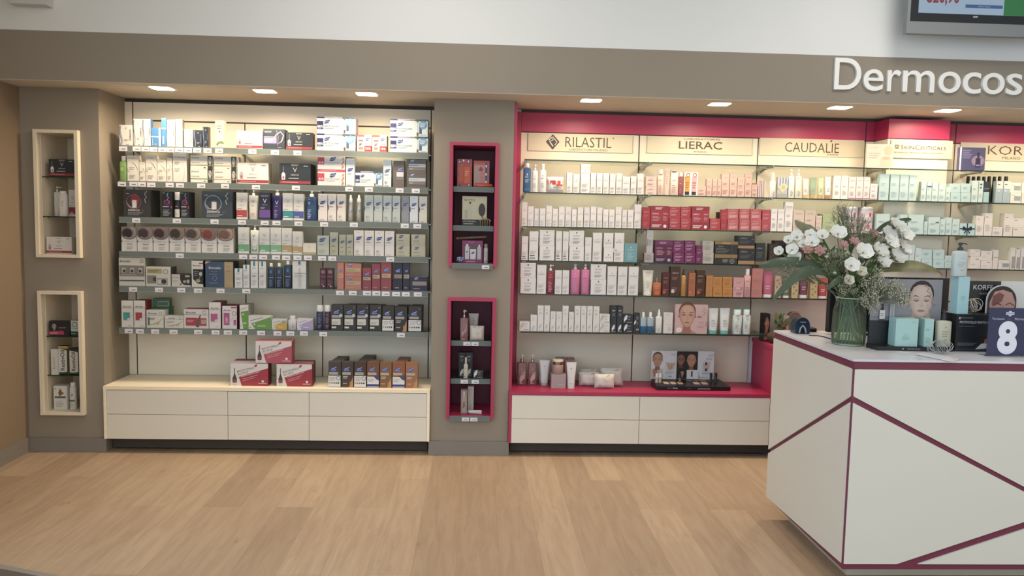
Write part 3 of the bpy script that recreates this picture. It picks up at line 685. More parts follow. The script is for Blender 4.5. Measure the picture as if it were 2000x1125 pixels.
def lierac(c, sub=None, box=None, v=.78):
    a = [T('LIERAC', .5, v, .075, c, fit=.66), lines(.16, .8, v-.25, v-.12, 3, sub or c), lines(.16, .75, .12, .3, 3, sub or c)]
    if box: a.append(R(.14, .1, .42, .22, box))
    return lambda w, h: a
lierj = lambda c: (lambda w, h: [T('LIERAC', .4, .84, .11, c, fit=.56), R(.1, .30, .12, .70, c), lines(.16, .86, .48, .68, 3, c), lines(.16, .7, .16, .36, 3, c), ('e', .06, .07, .02, .02, 'f0e8e8')])
def lierset(c, foot, ft='eadada', band=None):
    return lambda w, h: [R(.02, .80, .98, .98, band or foot), lines(.25, .72, .84, .95, 2, ft), R(.06, .27, .60, .76, c), R(.66, .27, .96, .76, c), T('LIERAC', .26, .66, .07, ft, fit=.36), T('LIERAC', .81, .66, .05, ft, fit=.25), lines(.1, .56, .34, .56, 4, 'c98a92'), lines(.69, .93, .36, .56, 4, 'c98a92'), R(0, 0, 1, .24, foot), lines(.08, .62, .06, .2, 3, ft), ('e', .8, .12, .09, .07, ft)]
caud = lambda w, h: [T('CAUDALIE', .5, .84, .04, GY, fit=.7), R(.1, .80, .9, .803, LG), lines(.2, .75, .5, .58, 2, LG), lines(.2, .8, .16, .36, 4, LG)]
caudp = lambda w, h: caud(w, h)+[R(0, .035, 1, .07, 'b05a64')]
skin = lambda w, h: [T('SKINCEUTICALS', .5, .42, .03, '8fa9a8', fit=.5), lines(.25, .72, .25, .36, 3, '9db5b3'), ('e', .5, .52, .025, .012, '8fa9a8')]
skin2 = lambda w, h: [lines(.15, .7, .55, .66, 2, '93aaa8'), lines(.15, .8, .12, .34, 4, '9db5b3')]
korff = lambda w, h: [lines(.15, .55, .80, .85, 1, '6f6a66'), lines(.15, .8, .2, .5, 4, 'b9b0a8')]
korffg = lambda w, h: [R(.05, .02, .95, .65, '9fb5b8'), lines(.15, .7, .8, .88, 1, '6f7678'), lines(.15, .7, .5, .6, 1, 'dfe6e6')]
korffw = lambda w, h: [lines(.1, .5, .72, .84, 1, LG), R(.35, .25, .95, .6, '9aa3a4'), R(.35, .6, .95, .66, '77807f')]
wing = lambda u, v, s, w, h, c: [('p', [(u-.10*s, v-.16*s*w/h*1.6), (u-.14*s, v), (u-.02*s, v+.16*s*w/h*1.6), (u+.14*s, v+.22*s*w/h*1.6), (u+.12*s, v), (u, v-.1*s*w/h)], c)]
avantw = lambda w, h: wing(.45, .17, 1.5, w, h, 'c3bfb9')+[T('LUCENTE', .5, .86, .025, GY, fit=.6) if False else lines(.2, .8, .82, .86, 1, LG), lines(.3, .7, .66, .74, 3, LG), R(.12, .035, .88, .05, LG)]
avantb = lambda w, h: wing(.48, .15, 2.0, w, h, 'dcdcdc')+[lines(.22, .82, .80, .86, 2, 'cfcfcf'), lines(.3, .75, .62, .74, 3, '8f8f8f'), R(.15, .03, .85, .045, 'a8a8a8')]
avlow = lambda c, t: (lambda w, h: wing(.24, .5, 1.3, w, h, c)+[lines(.42, .88, .66, .84, 2, t), lines(.5, .8, .4, .54, 2, t), R(.42, .12, .9, .2, t)])
def bios(box, txt='Bioscalin', pod=True):
    a = [T(txt, .5, .78, .055, '3f3a38', fit=.72, b=.012), R(0, .715, 1, .728, '57514e'), R(.14, .26, .72, .56, box), ('e', .62, .30, .14, .055, 'd9d6d2'), ('s', [(.1, .28), (.6, .27), (.95, .5)], .03, 'b9b4b0'), lines(.55, .92, .05, .09, 1, 'b98f8f')]
    return lambda w, h: a
def biowide(box, ribbon='a9b06a', red=False):
    a = [T('Bioscalin', .38 if not red else .29, .82, .10, '3f3a38', fit=.5, b=.012), R(0, .70, 1, .715, '57514e'), ('o', .84, .84, .08, .2, '6a6561'), lines(.1, .6, .42, .58, 2, GY)]
    if red: a += [R(.08, .14, .92, .54, box), R(.7, .24, .9, .46, 'b9a09a'), ('p', [(.5, .06), (.62, .06), (.62, .3), (.66, .5), (.7, .72), (.66, .72), (.58, .5), (.48, .2)], '6a5a58'), lines(.12, .45, .3, .46, 2, 'd99a96')]
    else: a += [('s', [(.08, .16), (.4, .2), (.75, .34), (.98, .6)], .05, ribbon, .3), ('e', .66, .26, .10, .09, 'c8b86a'), R(.08, .14, .2, .6, box) if box else lines(.1, .3, .3, .4, 1)]
    return lambda w, h: a
def hom(col, tall=False, txt='Triconicin'):
    # white pack with a slanted coloured field
    p = [(.30, 0), (1, 0), (1, .92), (.12, .42)] if not tall else [(.42, 0), (1, 0), (1, .78), (.12, .72)]
    return lambda w, h: [('p', p, col), ('s', [(.08, .62), (.62, .86)] if not tall else [(.06, .82), (.9, .9)], .03 if not tall else .06, '8f8a94'), ('e', .26 if not tall else .4, .36 if not tall else .62, .035 if not tall else .08, .06 if not tall else .04, 'f0f0ea'), lines(.4, .9, .2, .3, 1, 'e8e8e0'), R(.05, .12, .1, .17, '55504e')]
def biothymus(col):
    return lambda w, h: [('p', [(.30, 0), (1, 0), (1, .80), (.22, .40)], col), ('p', [(.055, .14), (.165, .14), (.17, .32), (.135, .48), (.12, .56), (.12, .80), (.1, .80), (.1, .56), (.085, .48), (.05, .32)], '4a4244'), R(.06, .16, .16, .28, '8a4a48'), T('BIOTHYMUS', .40, .72, .13, '4c474a', fit=.44, sk=.42*h/w), T('ACTIVE', .33, .56, .12, '6a6466', fit=.28, sk=.42*h/w), ('p', [(.64, .83), (.71, .89), (.71, .98), (.64, .93)], 'b83a44'),
        ('s', [(.28, .40), (.78, .64)], .012, 'e8c8c8'), ('s', [(.32, .30), (.72, .50)], .009, 'e8c8c8'), ('s', [(.32, .22), (.66, .39)], .009, 'e8c8c8'), ('e', .86, .21, .035, .055, 'efe0e0'), R(.74, .1, .96, .125, 'e3c4c4'), lines(.06, .2, .03, .07, 1, LG)]
def haircol(hc, hi):
    return lambda w, h: [('p', [(0, 1), (0, .68)]+[(.5-.5*math.cos(k*PI/10), .68-.20*math.sin(k*PI/10)) for k in range(1, 10)]+[(1, .68), (1, 1)], '8d7468'), ('e', .38, .74, .33, .20, hc), ('s', [(.62, .98), (.84, .90), (.90, .74), (.78, .60)], .15, hi), ('s', [(.2, .6), (.45, .54), (.75, .58)], .08, hi), T('SHINE ON', .5, .40, .06, 'b0a9a3', fit=.78), R(0, .38, .06, .44, '4a4442'), lines(.35, .9, .26, .33, 1, GY), lines(.35, .85, .08, .22, 2, LG)]
def phcolor(bg, sw=None, n=''):
    def f(w, h):
        a = leaf2(.42, .70, .52, w, h)+[R(.06, .50, .78, .60, 'b3ab9a' if bg < '7' else 'c9b090')]
        if sw == 'w': a += [R(0, .02, .98, .46, 'e4e2de'), ('o', .8, .36, .17, .25, '5a5f7a')]+[('e', .12+.17*k, .17, .065, .035, c) for k, c in enumerate(['b9a27a', 'a0845a', '8a6c48', '6b5a44', '2c2624'])]+[lines(.1, .65, .26, .42, 3, LG)]
        elif sw == 'b': a += [R(.02, .02, .98, .44, 'e4e2e4'), R(.02, .05, .98, .14, '3a3f8c'), ('p', [(.45, .50), (.98, .50), (.98, .3), (.8, .32)], '4a4f74'), lines(.1, .6, .22, .36, 3, LG)]
        elif sw == 'c': a += [lines(.12, .6, .34, .46, 2, 'd9cfc4'), lines(.12, .6, .12, .2, 1, 'b9a894'), ('p', [(.62, 0), (.98, 0), (.98, .44), (.86, .3)], 'c98a5a'), ('o', .8, .18, .12, .3, 'd99a5a')]
        elif sw == 'd': a += [R(.05, .22, .78, .46, 'd9d4c8'), lines(.1, .7, .25, .36, 2, 'a8a39a'), R(.05, .09, .42, .16, 'd9d4c8'), ('e', .80, .59, .13, .065, 'c3d3cf')]
        if n: a.append(T(n, .82, .90, .05, 'c9c5c0', fit=.2))
        return a
    return f
def phtone(field): return lambda w, h: leaf2(.52, .70, .56, w, h)+[R(.1, .44, .94, .58, field), lines(.16, .85, .48, .55, 1, '8a7a62'), lines(.2, .8, .06, .14, 1, 'b98a86')]
def phtonew(field): return lambda w, h: leaf2(.32, .84, .26, w, h)+[R(.1, .38, .95, .66, field), lines(.16, .8, .44, .6, 1, '9a8a72'), lines(.15, .7, .1, .2, 1, 'c99a90')]
olive = lambda w, h: leaf(.38, .78, .34, w, h, '2f3f84')+[lines(.15, .7, .36, .46, 1, '6f6f5c'), lines(.15, .8, .1, .2, 1, '9a987f')]
olivet = lambda w, h: leaf(.5, .66, .62, w, h, '2f3f84')+[lines(.2, .8, .36, .44, 1, '6f7060'), lines(.2, .8, .1, .24, 2, '97987f')]
lrp = lambda w, h: [R(.35, .82, .62, 1, '2f86ac'), lines(.2, .85, .72, .78, 1, '7f9fae'), R(.1, .545, .9, .555, GY), lines(.2, .85, .4, .5, 2, GY), lines(.2, .8, .1, .3, 3, LG)]
duc = lambda w, h: [T('DUCRAY', .42, .90, .045, GY, fit=.6), ('s', [(.38, .74), (.66, .66), (.86, .52), (.9, .42)], .045, '5a4f48', .2), ('s', [(.02, .5), (.08, .4), (.28, .34)], .04, '6a5f58', .2), lines(.15, .7, .44, .56, 2, LG), lines(.15, .7, .1, .26, 3, LG)]
ducg = lambda w, h: [a if a[0] != 's' or a[3] != '5a4f48' else ('s', a[1], .045, '6f9a6a', .2) for a in duc(w, h)]
inneov = lambda ac: (lambda w, h: [R(.76, 0, .985, 1, '38342f'), ('e', .87, .64, .075, .30, 'b9b4ac'), ('s', [(.80, .9), (.94, .55), (.84, .2)], .03, '8a847c'), R(0, .28, .985, .33, ac), T('inneov', .22, .86, .15, '6a6560', fit=.36), lines(.04, .55, .44, .54, 1, LG), lines(.58, .72, .08, .18, 1, '4a4640')])
defence = lambda ac, ring: (lambda w, h: [('e', .42, .62, .16, .24, ac), ('o', .37, .55, .28, .09, ring), ('s', [(.1, .55), (.22, .38), (.4, .32)], .02, 'd9d9dc', .2), R(.32, .34, .48, .62, 'd9d6d0'), ('s', [(.38, .62), (.41, .68)], .04, '6a6664'), T('DEFENCE', .38, .25, .08, 'c9c9c9', fit=.42, b=.02), T('KS', .72, .25, .07, '6a7078', fit=.1), lines(.15, .72, .06, .18, 3, '8f9294'), ('s', [(.82, .52), (.78, .66), (.86, .74), (.78, .84), (.86, .95)], .02, 'c9c9cc'), lines(.1, .25, .82, .88, 1, 'a9a9ab')])
bdark = lambda w, h: [('e', .5, .60, .30, .10, 'a8326e'), ('e', .46, .59, .2, .07, '3a2a44'), ('s', [(.62, .95), (.5, .85), (.66, .78), (.54, .7)], .05, 'cfcfd2'), lines(.1, .9, .40, .46, 1, 'd0d0d0'), R(.86, .36, .97, .46, 'b02a52'), lines(.12, .85, .06, .32, 5, '9a9a9a'), lines(.08, .4, .93, .97, 1, 'c9c9c9')]

# ------------------------------------------------------------------ beige unit, top shelf
S = SL[0]; W3 = 'e9e3d8'
carton(S, 233.5, 259.5, 242.4, W3, 'squat white carton with blue wave edge', delt('Deltacrin'))
carton(S, 261, 279, 230.4, W3, 'tall white carton with bold upright dark lettering', delt('Deltacrin', 'a8b4c8', '2f2b2a'))
carton(S, 279.5, 295, 230.4, W3, 'tall white carton with blue right side', delt('Deltacrin'), side='3f74b0')
carton(S, 295.5, 315, 248, '4384bd', 'short blue carton with white cross stripe', lambda w, h: [R(.78, 0, 1, 1, 'e9e3d8'), R(0, .50, 1, .56, 'e9e3d8'), T('Deltacrin', .12, .26, .12, 'e9ecef', r=90, fit=.4), lines(.3, .7, .1, .16, 1, 'dfe6ec')])
carton(S, 315.4, 325.4, 229, '4384bd', 'slim tall blue carton', lambda w, h: [T('Deltacrin', .35, .24, .34, 'e9ecef', r=90, fit=.28, b=.02), R(.05, .62, .95, .66, 'dfe6ec'), R(.1, .96, .95, .99, 'dfe6ec')])
carton(S, 325.8, 342.5, 232, W3, 'tall white carton with dotted right border', delt('Deltatar', 'd8c8a8', '3a3634')+[('s', [(.97, .4), (.93, .6), (.97, .8)], .02, GY)])
carton(S, 343, 357, 231, W3, 'tall white carton with faint grey lettering', delt('Keratolis', 'c9cfd6', 'b0aca6'), side='a9b49a')
carton(S, 359, 377.5, 251, W3, 'short cream carton with upright brown lettering', delt('Thermoxin', 'd9d4ca', '7a6a58'))
carton(S, 378.5, 395.5, 252, '2a3442', 'short dark navy carton with grey waves', delt('Deltacrin', '8fa3bb', '6f86a3'))
carton(S, 396, 408, 245.6, '26303d', 'slim dark navy carton with rounded brown side', delt('Deltacrin', '8fa3bb', '6f86a3'), side='7a6350')
carton(S, 420, 438.5, 233, 'e3dcc6', 'tall cream carton with green leaf at its foot', lambda w, h: [lines(.15, .9, .76, .82, 2, '8a8272'), lines(.2, .85, .69, .73, 1, '55504a'), ('e', .5, .6, .07, .03, '4a4642'), ('p', [(.05, .13), (.35, .24), (.7, .26), (.9, .24), (.95, .14), (.6, .18), (.3, .14)], '7f9a5a'), ('p', [(.1, .1), (.4, .18), (.3, .1)], '5f7a44'), T('HYDRA', .5, .05, .035, '6a6458', fit=.5)])
carton(S, 461.6, 513, 253.6, 'e6dbd2', 'wide white carton with red stripe and ampoule drawing', ampoule('w', 0), top='8f3b40')
carton(S, 514, 556.5, 250.5, '38404c', 'slate carton with lilac panel and pink swirls', lambda w, h: [R(.03, .30, .62, .58, '9a86b8'), R(.03, .60, .62, .63, 'c9c3d2'), lines(.06, .5, .34, .54, 3, 'd9d3e2'), T('VICHY', .22, .86, .09, 'c9ccd2', fit=.34), ('s', [(.45, .5), (.6, .72), (.8, .88), (.95, .7), (.85, .4), (.7, .3)], .05, 'b9a2b4', .3), ('s', [(.62, .95), (.70, .6), (.66, .2)], .03, '8a7a94'), lines(.68, .92, .08, .14, 1, '9a9da4')], top='4a4f58')
carton(S, 558, 610, 258.4, '2f363d', 'wide black carton with red stripe and ampoule drawing', ampoule('b', 1), top='7a3a3c', side='6d564c')
stack(S, 618.6, 694.5, [229.6, 262.4], 'cfdde0', 'pale blue carton with violet square at the left', phytolium, side='9a8f9a', top='4a4a6e', d=.11)
carton(S, 697, 726.5, 264.5, 'ece2d8', 'white and red twin pack carton', phytosolba, side='6d4a44')
carton(S, 727, 755.6, 265.5, 'ece2d8', 'white and red twin pack carton', phytosolba, side='5d423e')
stack(S, 761.5, 836.5, [234.7, 268.5], 'cfdde0', 'pale blue carton beside the right upright', phytolium, side='7a7280', top='4a4a6e', d=.11)
# second shelf
S = SL[1]
bottle(S, 232, 248, 304, 313, '86b05a', 'green bottle with white cap', [R(.1, .1, .9, .8, '79a24e'), R(.15, .55, .6, .75, 'a3c26a')], 'cap', n=3.2, cw=.5, shoulder=.1)
carton(S, 248.7, 272, 303, IV, 'tall white carton with green slanting curve', ducg, bow=.01)
carton(S, 272.4, 284.3, 316, IV, 'small white carton between two taller ones', duc)
carton(S, 285, 306.8, 303, IV, 'tall white carton with brown slanting curve', duc)
carton(S, 307.2, 325.4, 311, IV, 'middle height white carton with brown curve', duc)
carton(S, 326, 337.6, 308, IV, 'slim white carton with brown curve', duc)
carton(S, 338.2, 365.4, 298.4, 'e3ddd2', 'tallest white carton with dark capitals near its top', lambda w, h: [T('PHYSIOGEL', .5, .85, .07, '4a4440', fit=.84), lines(.1, .5, .6, .7, 3, GY), lines(.1, .55, .36, .5, 3, LG), ('s', [(.72, .7), (.84, .5), (.82, .2), (.7, .05)], .02, 'c9c0b0'), R(0, .94, 1, 1, 'c9c9c6')], side='c2b8a6')
stack(S, 371.8, 416.6, [304, 330.6], 'e2ded2', 'cream carton with green stripe and dark photo strip', inneov('7a9a44'), top='b9b4aa')
stack(S, 418, 462.6, [305.6, 332], 'e2ded2', 'cream carton with yellow stripe and portrait strip', inneov('b9a842'), top='b9b4aa')
carton(S, 463.4, 524.8, 318, 'e6dfd6', 'wide white carton with red stripe and ampoule drawing', ampoule('w', 0), top='a85a5e', side='b9ab98')
carton(S, 545.4, 606.8, 320.5, '2b3238', 'wide black carton with red stripe and ampoule drawing', ampoule('b', 1), top='8a5048', side='2a2c2e', d=.16)
stack(S, 620.2, 674.6, [302.6, 333.3], 'd9d9d6', 'pale grey carton with red lid and blue leaf emblem', phytocyane, top='b86a7a', side='b03a48')
carton(S, 675.4, 692.8, 311.4, 'd6e0e4', 'tall pale blue carton left of the wide low one', phyto(None, False, .6, .68))
carton(S, 693.6, 747.4, 336, 'd6dee2', 'wide low pale blue carton with violet square', phytolium, top='4a5068')
carton(S, 748, 764.4, 313, 'd6e0e4', 'tall pale blue carton right of the wide low one', phyto(None, True, .6, .68), side='2f3a52')
carton(S, 767.6, 789.8, 314.4, '6f655e', 'tall taupe carton with white field', lambda w, h: leaf2(.62, .66, .5, w, h)+[R(.3, .40, .92, .58, 'c9d0d4'), R(.3, .28, .92, .38, '7f766e'), R(.2, .96, .9, .97, '58504a')])
stack(S, 794.2, 832, [312, 339.4], '675e58', 'taupe carton with pale stripe', lambda w, h: leaf2(.28, .86, .24, w, h)+[R(.1, .46, .98, .70, 'b3c0c6'), lines(.14, .8, .52, .62, 1, '7f8a90'), R(.1, .24, .98, .44, '7d756e'), lines(.12, .4, .3, .38, 1, 'c9c4bf')])
# third shelf
S = SL[2]
carton(S, 241.6, 295, 369, '3a3635', 'large dark carton with red glow and white bottle print', defence('8f2f34', '8f5a58'), side='2b2928', d=.15)
carton(S, 316, 337, 372.8, '25232a', 'black carton with magenta ball, left of white capped bottle', bdark)
bottle(S, 339.2, 352, 373.6, 388.8, '24222a', 'black bottle with white cap and label', [R(.05, .05, .95, .5, 'd2cfc9'), lines(.2, .8, .15, .4, 3, '8a8784'), lines(.2, .8, .62, .7, 1, 'b0aeb4')], 'cap', cw=.82, shoulder=.03, n=2)
carton(S, 352.6, 370, 373, '25232a', 'black carton with magenta ball, right of white capped bottle', bdark, side='2e2d31', d=.1)
carton(S, 394.2, 454.4, 372, '3a4046', 'large dark carton with blue ring and white bottle print', defence('3c4650', '8fa0b4'), d=.12)
carton(S, 461.6, 482.7, 375, 'e6e0d6', 'white carton with red band', vichy('b5403c'))
bottle(S, 484.4, 503.6, 370, 380, 'e9e2d4', 'cream pump bottle with red foot', [('p', [(.15, .06), (.85, .06), (.92, .42), (.08, .42)], 'b04038'), lines(.25, .75, .12, .3, 3, 'd99a90'), T('V', .5, .76, .13, '77716c'), lines(.3, .7, .58, .62, 1, GY)], 'pump', n=3.6, cw=.28, shoulder=.04, taper=.12)
carton(S, 506.4, 528.2, 376, '30283f', 'dark carton with violet band', [R(0, .08, 1, .37, '6f4a9a'), T('VICHY', .5, .88, .07, 'd0ccd6', fit=.7), T('V', .5, .70, .16, 'e8e6ea', b=.01), T('DERCOS', .5, .56, .035, 'b9b3c4', fit=.5), lines(.1, .6, .40, .48, 2, 'a49cb4')], side='261f33')
bottle(S, 530, 551, 369, 381, '3b2c66', 'violet pump bottle', [T('V', .5, .74, .15, 'e8e6ee', b=.01), lines(.3, .7, .56, .6, 1, 'c9c3d6'), lines(.2, .6, .08, .44, 6, '9a8ab8')], 'pump', n=3.4, cw=.36, shoulder=.05)
carton(S, 551.8, 572.4, 377, 'e6e1d8', 'white carton with teal band', vichy('2f9296'))
carton(S, 573, 593.2, 378.6, 'e6e1d8', 'white carton with blue band', vichy('4a5f9e'))
bottle(S, 596, 619.4, 371, 384, '2f4f78', 'blue pump bottle', [T('V', .3, .76, .13, 'd9e0ea', b=.01), lines(.15, .5, .08, .5, 6, 'a9bdd6'), lines(.2, .5, .9, .94, 1, '9fb3cc')], 'pump', n=3.2, cw=.36, shoulder=.04)
for x0, x1, y, c, q, s in ((621.2, 639.6, 378.4, '4a3f80', 'violet tab', 0), (640.2, 657, 378.8, '2f4f9a', 'blue tab', 1), (658, 675.2, 379.2, 'c2454e', 'red tab', 1)):
    carton(S, x0, x1, y, 'e6ddd4', 'tall cream carton with blue leaf and '+q, phyto(c, s))
for x0, x1 in ((678.2, 690), (693.6, 706.6)):
    bottle(S, x0, x1, 381, 395.5, 'cdc9bd', 'silver spray bottle with blue leaf', lambda w, h: leaf(.5, .66, .8, w, h*.9)+[lines(.2, .8, .08, .3, 5, '9a968a'), R(.05, .4, .95, .5, 'aaa596')], 'spray', n=2, dr=.95, cw=.62, shoulder=.22, mt=mat('c4beb0', .32, .7))
gq = ['green tab', 'green tab', 'green tab', 'green tab']
for k, (x0, x1, y, c, tb, q) in enumerate(((711.2, 729.2, 381.6, 'bcc4c0', '2f7a54', 'green tab'), (730, 747, 381.8, 'bcc4c0', '2f7a54', 'green tab'), (747.8, 765, 382.4, 'bcc4c0', '2f7a54', 'green tab'), (765.8, 782, 383, 'bcc4c0', '2f7a70', 'teal tab'), (783.6, 798.8, 383.2, '8e9299', '5a5f86', 'darker face'), (799.8, 816.4, 383.6, 'd3dbdf', '4a4470', 'violet tab'), (818, 834, 384.4, 'd6d2c6', '4a4470', 'cream face'))):
    carton(S, x0, x1, y, c, 'tall pale grey carton with blue leaf, '+q, phyto(tb, k in (0, 2, 3)))
# fourth shelf
S = SL[3]
HC = [('3a2e2e', 'a89a92', 'near black hair'), ('4a3a3a', '9a8a82', 'greyish hair'), ('46302e', '8f7a74', 'plum hair'), ('43362a', '9a8468', 'dark brown hair'), ('54453a', 'b09a80', 'mid brown hair'), ('8a3c2c', '8a6a60', 'red hair'), ('7a5a48', 'c09a80', 'copper blond hair')]
for (x0, x1, y), (hc, hi, q) in zip(((237.3, 267.8, 441.5), (268.3, 298.8, 441.8), (299.3, 330.2, 442), (330.8, 361, 442.6), (361.8, 392.8, 443.3), (393.4, 424, 444.2), (424.8, 456.5, 445)), HC):
    carton(S, x0, x1, y, 'dedad3', 'white hair colour carton showing '+q, haircol(hc, hi), side='b9b0a4')
carton(S, 465, 486.4, 442.4, 'e3dfd8', 'white carton with green band, left of the pump bottle', vichy('68a878'))
bottle(S, 488, 505.6, 438, 447.7, 'e6e2da', 'white pump bottle with green panel', [('p', [(.2, .1), (.8, .1), (.88, .42), (.12, .42)], '4f8a64'), lines(.28, .72, .16, .34, 3, '9ac0a4'), T('V', .4, .76, .13, '57524e'), lines(.3, .7, .58, .62, 1, GY)], 'pump', cap='e3e2dc', n=4, cw=.26, shoulder=.03, taper=.04)
carton(S, 506.2, 527, 443.5, 'e3dfd8', 'white carton with green band, right of the pump bottle', vichy('68a878'))
carton(S, 528, 549.5, 444, 'e3dfd8', 'white carton with green band, beside the tan ones', vichy('7ab384'))
carton(S, 550, 570, 445, 'e3ded4', 'white carton with tan band', vichy('b39a68'))
carton(S, 570.6, 591, 452, 'e3ded4', 'lower white carton with tan band', vichy('b39a68'), d=.05)
carton(S, 591.4, 617.6, 475, 'e2dcc8', 'small square cream carton with olive foot', lambda w, h: [R(0, 0, 1, .22, 'b3a476'), T('V', .48, .68, .22, 'a89f8c', b=-.012), lines(.36, .6, .46, .5, 1, GY)])
carton(S, 619.4, 643, 460.5, 'bfc2b2', 'broad sage carton with blue leaf', lambda w, h: leaf(.42, .78, .56, w, h)+[lines(.12, .7, .5, .56, 1, '7f8272'), lines(.12, .7, .1, .3, 3, 'a5a897')])
carton(S, 644, 660.6, 454, 'b3b198', 'tall olive carton with blue leaf', olivet)
carton(S, 662, 675.6, 459, 'b3b198', 'narrow olive carton with blue leaf', olivet)
carton(S, 676.2, 690, 459, 'b3b198', 'narrow olive carton with blue leaf', olivet)
for k, (x0, x1, y) in enumerate(((691, 710.5, 450.4), (711.4, 730.6, 451), (731.2, 750, 451.4), (751, 770, 452))):
    carton(S, x0, x1, y, 'e6ded6', 'tall cream carton with blue leaf'+(' and round stamp' if k < 3 else ' without a stamp'), phyto(None, k < 3, .69, .62))
stack(S, 773, 800.4, [458, 480], 'bdb79c', 'olive carton with blue leaf, left pile', olive, top='d2cdb4')
stack(S, 803, 831, [459, 481], 'bdb79c', 'olive carton with blue leaf, right pile', olive, top='d2cdb4')
# fifth shelf
S = SL[4]
carton(S, 232.6, 284, 503.6, 'd3cfc4', 'large white and grey carton with three little pictures', lambda w, h: [R(.02, .34, .98, .73, '8a8378'), T('Bioscalin', .24, .88, .075, '3d3936', fit=.40, b=.012), ('o', .88, .88, .07, .25, '57524e')]+[R(.12+.32*k, .46, .26+.32*k, .64, 'c9c5ba') for k in range(3)]+[('e', .20+.31*k, .53, .05, .06, '3a3632') for k in range(3)]+[R(.02, .17, .98, .21, '5a554e'), lines(.1, .9, .37, .42, 1, 'b9b3a8')], side='9d988c', d=.16)
carton(S, 285, 334, 521, 'd9d5ca', 'white carton with yellow and grey inset pictures', lambda w, h: [R(.05, .66, .65, .9, 'b9a86a'), lines(.1, .6, .7, .84, 2, '7a6c3e'), R(.05, .14, .42, .56, '8d877c'), R(.45, .08, .88, .42, 'a19b90'), ('e', .72, .25, .1, .12, '3d3934'), R(.48, .14, .62, .34, 'd3cfc4'), ('e', .35, .36, .07, .12, '4a463f'), ('o', .8, .76, .1, .2, '6d685f')], side='57534a', d=.1)
carton(S, 335, 373.4, 535.6, '2f2b28', 'low black carton with white left part', lambda w, h: [('p', [(0, 0), (1, 0), (1, .12), (.66, .14), (.5, .3), (.44, .6), (.44, 1), (0, 1)], 'd5d0c4'), T('Bioscalin', .22, .74, .11, '4a4440', fit=.36), lines(.04, .4, .3, .56, 2, LG), ('e', .68, .42, .1, .12, 'a89a6c'), ('e', .86, .44, .07, .16, 'b9b9bc'), R(.7, .78, .94, .94, 'b9ac7c'), ('e', .46, .2, .05, .05, '5a463c')])
carton(S, 374.4, 397.4, 509, '2a2725', 'tall white carton with black lower half', lambda w, h: [R(0, .68, 1, 1, 'd9d4ca'), R(0, 0, .12, .68, 'd9d4ca'), ('p', [(0, 0), (1, 0), (1, .10), (.5, .13), (.12, .3), (.0, .3)], 'd9d4ca'), T('Bioscalin', .46, .82, .06, '3d3936', fit=.7, b=.012), R(.66, .88, 1, .92, 'a8483c'), ('e', .78, .50, .14, .08, 'bfc2c4'), ('e', .55, .24, .2, .07, 'b3a668'), ('s', [(.76, .42), (.6, .28)], .05, '8d8d88'), lines(.2, .6, .4, .62, 3, '8f8a84')])
carton(S, 401, 456, 511, '3d4f6d', 'large blue carton with tan right third', lambda w, h: [R(.685, 0, 1, 1, 'b49a70'), ('p', [(0, .9), (.2, 1), (0, 1)], 'c9a48a'), T('Bioscalin', .34, .76, .09, 'cfd3da', fit=.46, b=.014), T('Biogenina', .33, .62, .045, '7f90a8', fit=.4), ('o', .34, .35, .085, .15, '8fa0b6'), lines(.14, .56, .48, .54, 1, '73859e'), lines(.14, .56, .14, .2, 1, '73859e'), T('Bioscalin', .84, .64, .035, '4a3f34', fit=.2), lines(.74, .94, .8, .84, 1, '8a744f'), lines(.76, .9, .06, .1, 1, '8a744f')], side='262d3a', d=.12)
for x0, x1, y in ((458.2, 474, 524.4), (474.8, 487.4, 517.2), (489.6, 504, 510), (505.6, 519.5, 510.5)):
    carton(S, x0, x1, y, 'e3e2de', {524.4: 'short', 517.2: 'middle height'}.get(y, 'tall')+' white carton with teal tab', lrp)
for x0, x1, y, yb_ in ((521.8, 536, 514, 520.5), (537.2, 552, 514, 520.5), (553.4, 570, 509.6, 516.5)):
    bottle(S, x0, x1, y, yb_, '22364e', 'dark blue bottle with white cap', [R(.36, .72, .64, .86, '3f7fb4'), T('KERIUM', .5, .52, .05, 'd3dbe2', fit=.7), lines(.2, .8, .08, .42, 6, '73889e')], 'cap', n=3.4, dr=.6, cw=.44, shoulder=.05)
carton(S, 571, 598, 510, 'dddbd6', 'white carton with teal tab and grey bottle outline', lambda w, h: [R(.42, .87, .6, 1, '2f86ac'), T('LA ROCHE-POSAY', .5, .83, .03, '7f9fae', fit=.56), R(.4, .05, .66, .6, 'c3c2c0'), R(.46, .6, .6, .76, 'c3c2c0'), R(.15, .55, .95, .57, '8c8a88'), lines(.15, .95, .42, .5, 2, LG)], side='9da4a8', d=.09)
for x0, x1 in ((624.4, 637.2), (637.8, 651.6)):
    carton(S, x0, x1, 523.6, '4a2029', 'dark maroon carton with round lid print', lambda w, h: [('e', .5, .82, .34, .09, '8d6a70'), R(.1, .54, .9, .66, '7a3a40'), lines(.15, .85, .22, .46, 4, '83505a'), ('e', .62, .14, .1, .03, 'd9cfd0'), lines(.2, .7, .18, .24, 1, 'b09a9e')], side='3d1a22')
carton(S, 658.6, 671.6, 513, 'c97c68', 'slim coral carton', phtone('c9a878'))
stack(S, 672.6, 706, [515, 540.4], 'c47a68', 'coral carton', phtonew('b9a77c'), top='e0c2b4')
carton(S, 707.4, 725, 523, '97414b', 'short red carton with gold field', phtone('b3a987'))
carton(S, 726, 743, 515, '97414b', 'middle height red carton with gold field', phtone('b3a987'))
carton(S, 743.6, 764.4, 511, '9a4a4c', 'tall red carton with gold field', phtone('c3a878'))
carton(S, 767.4, 786, 513, '2c2c40', 'tall navy carton with gold field, left', phtone('a08a6c'), top='c9c9cc', side='1f1f30')
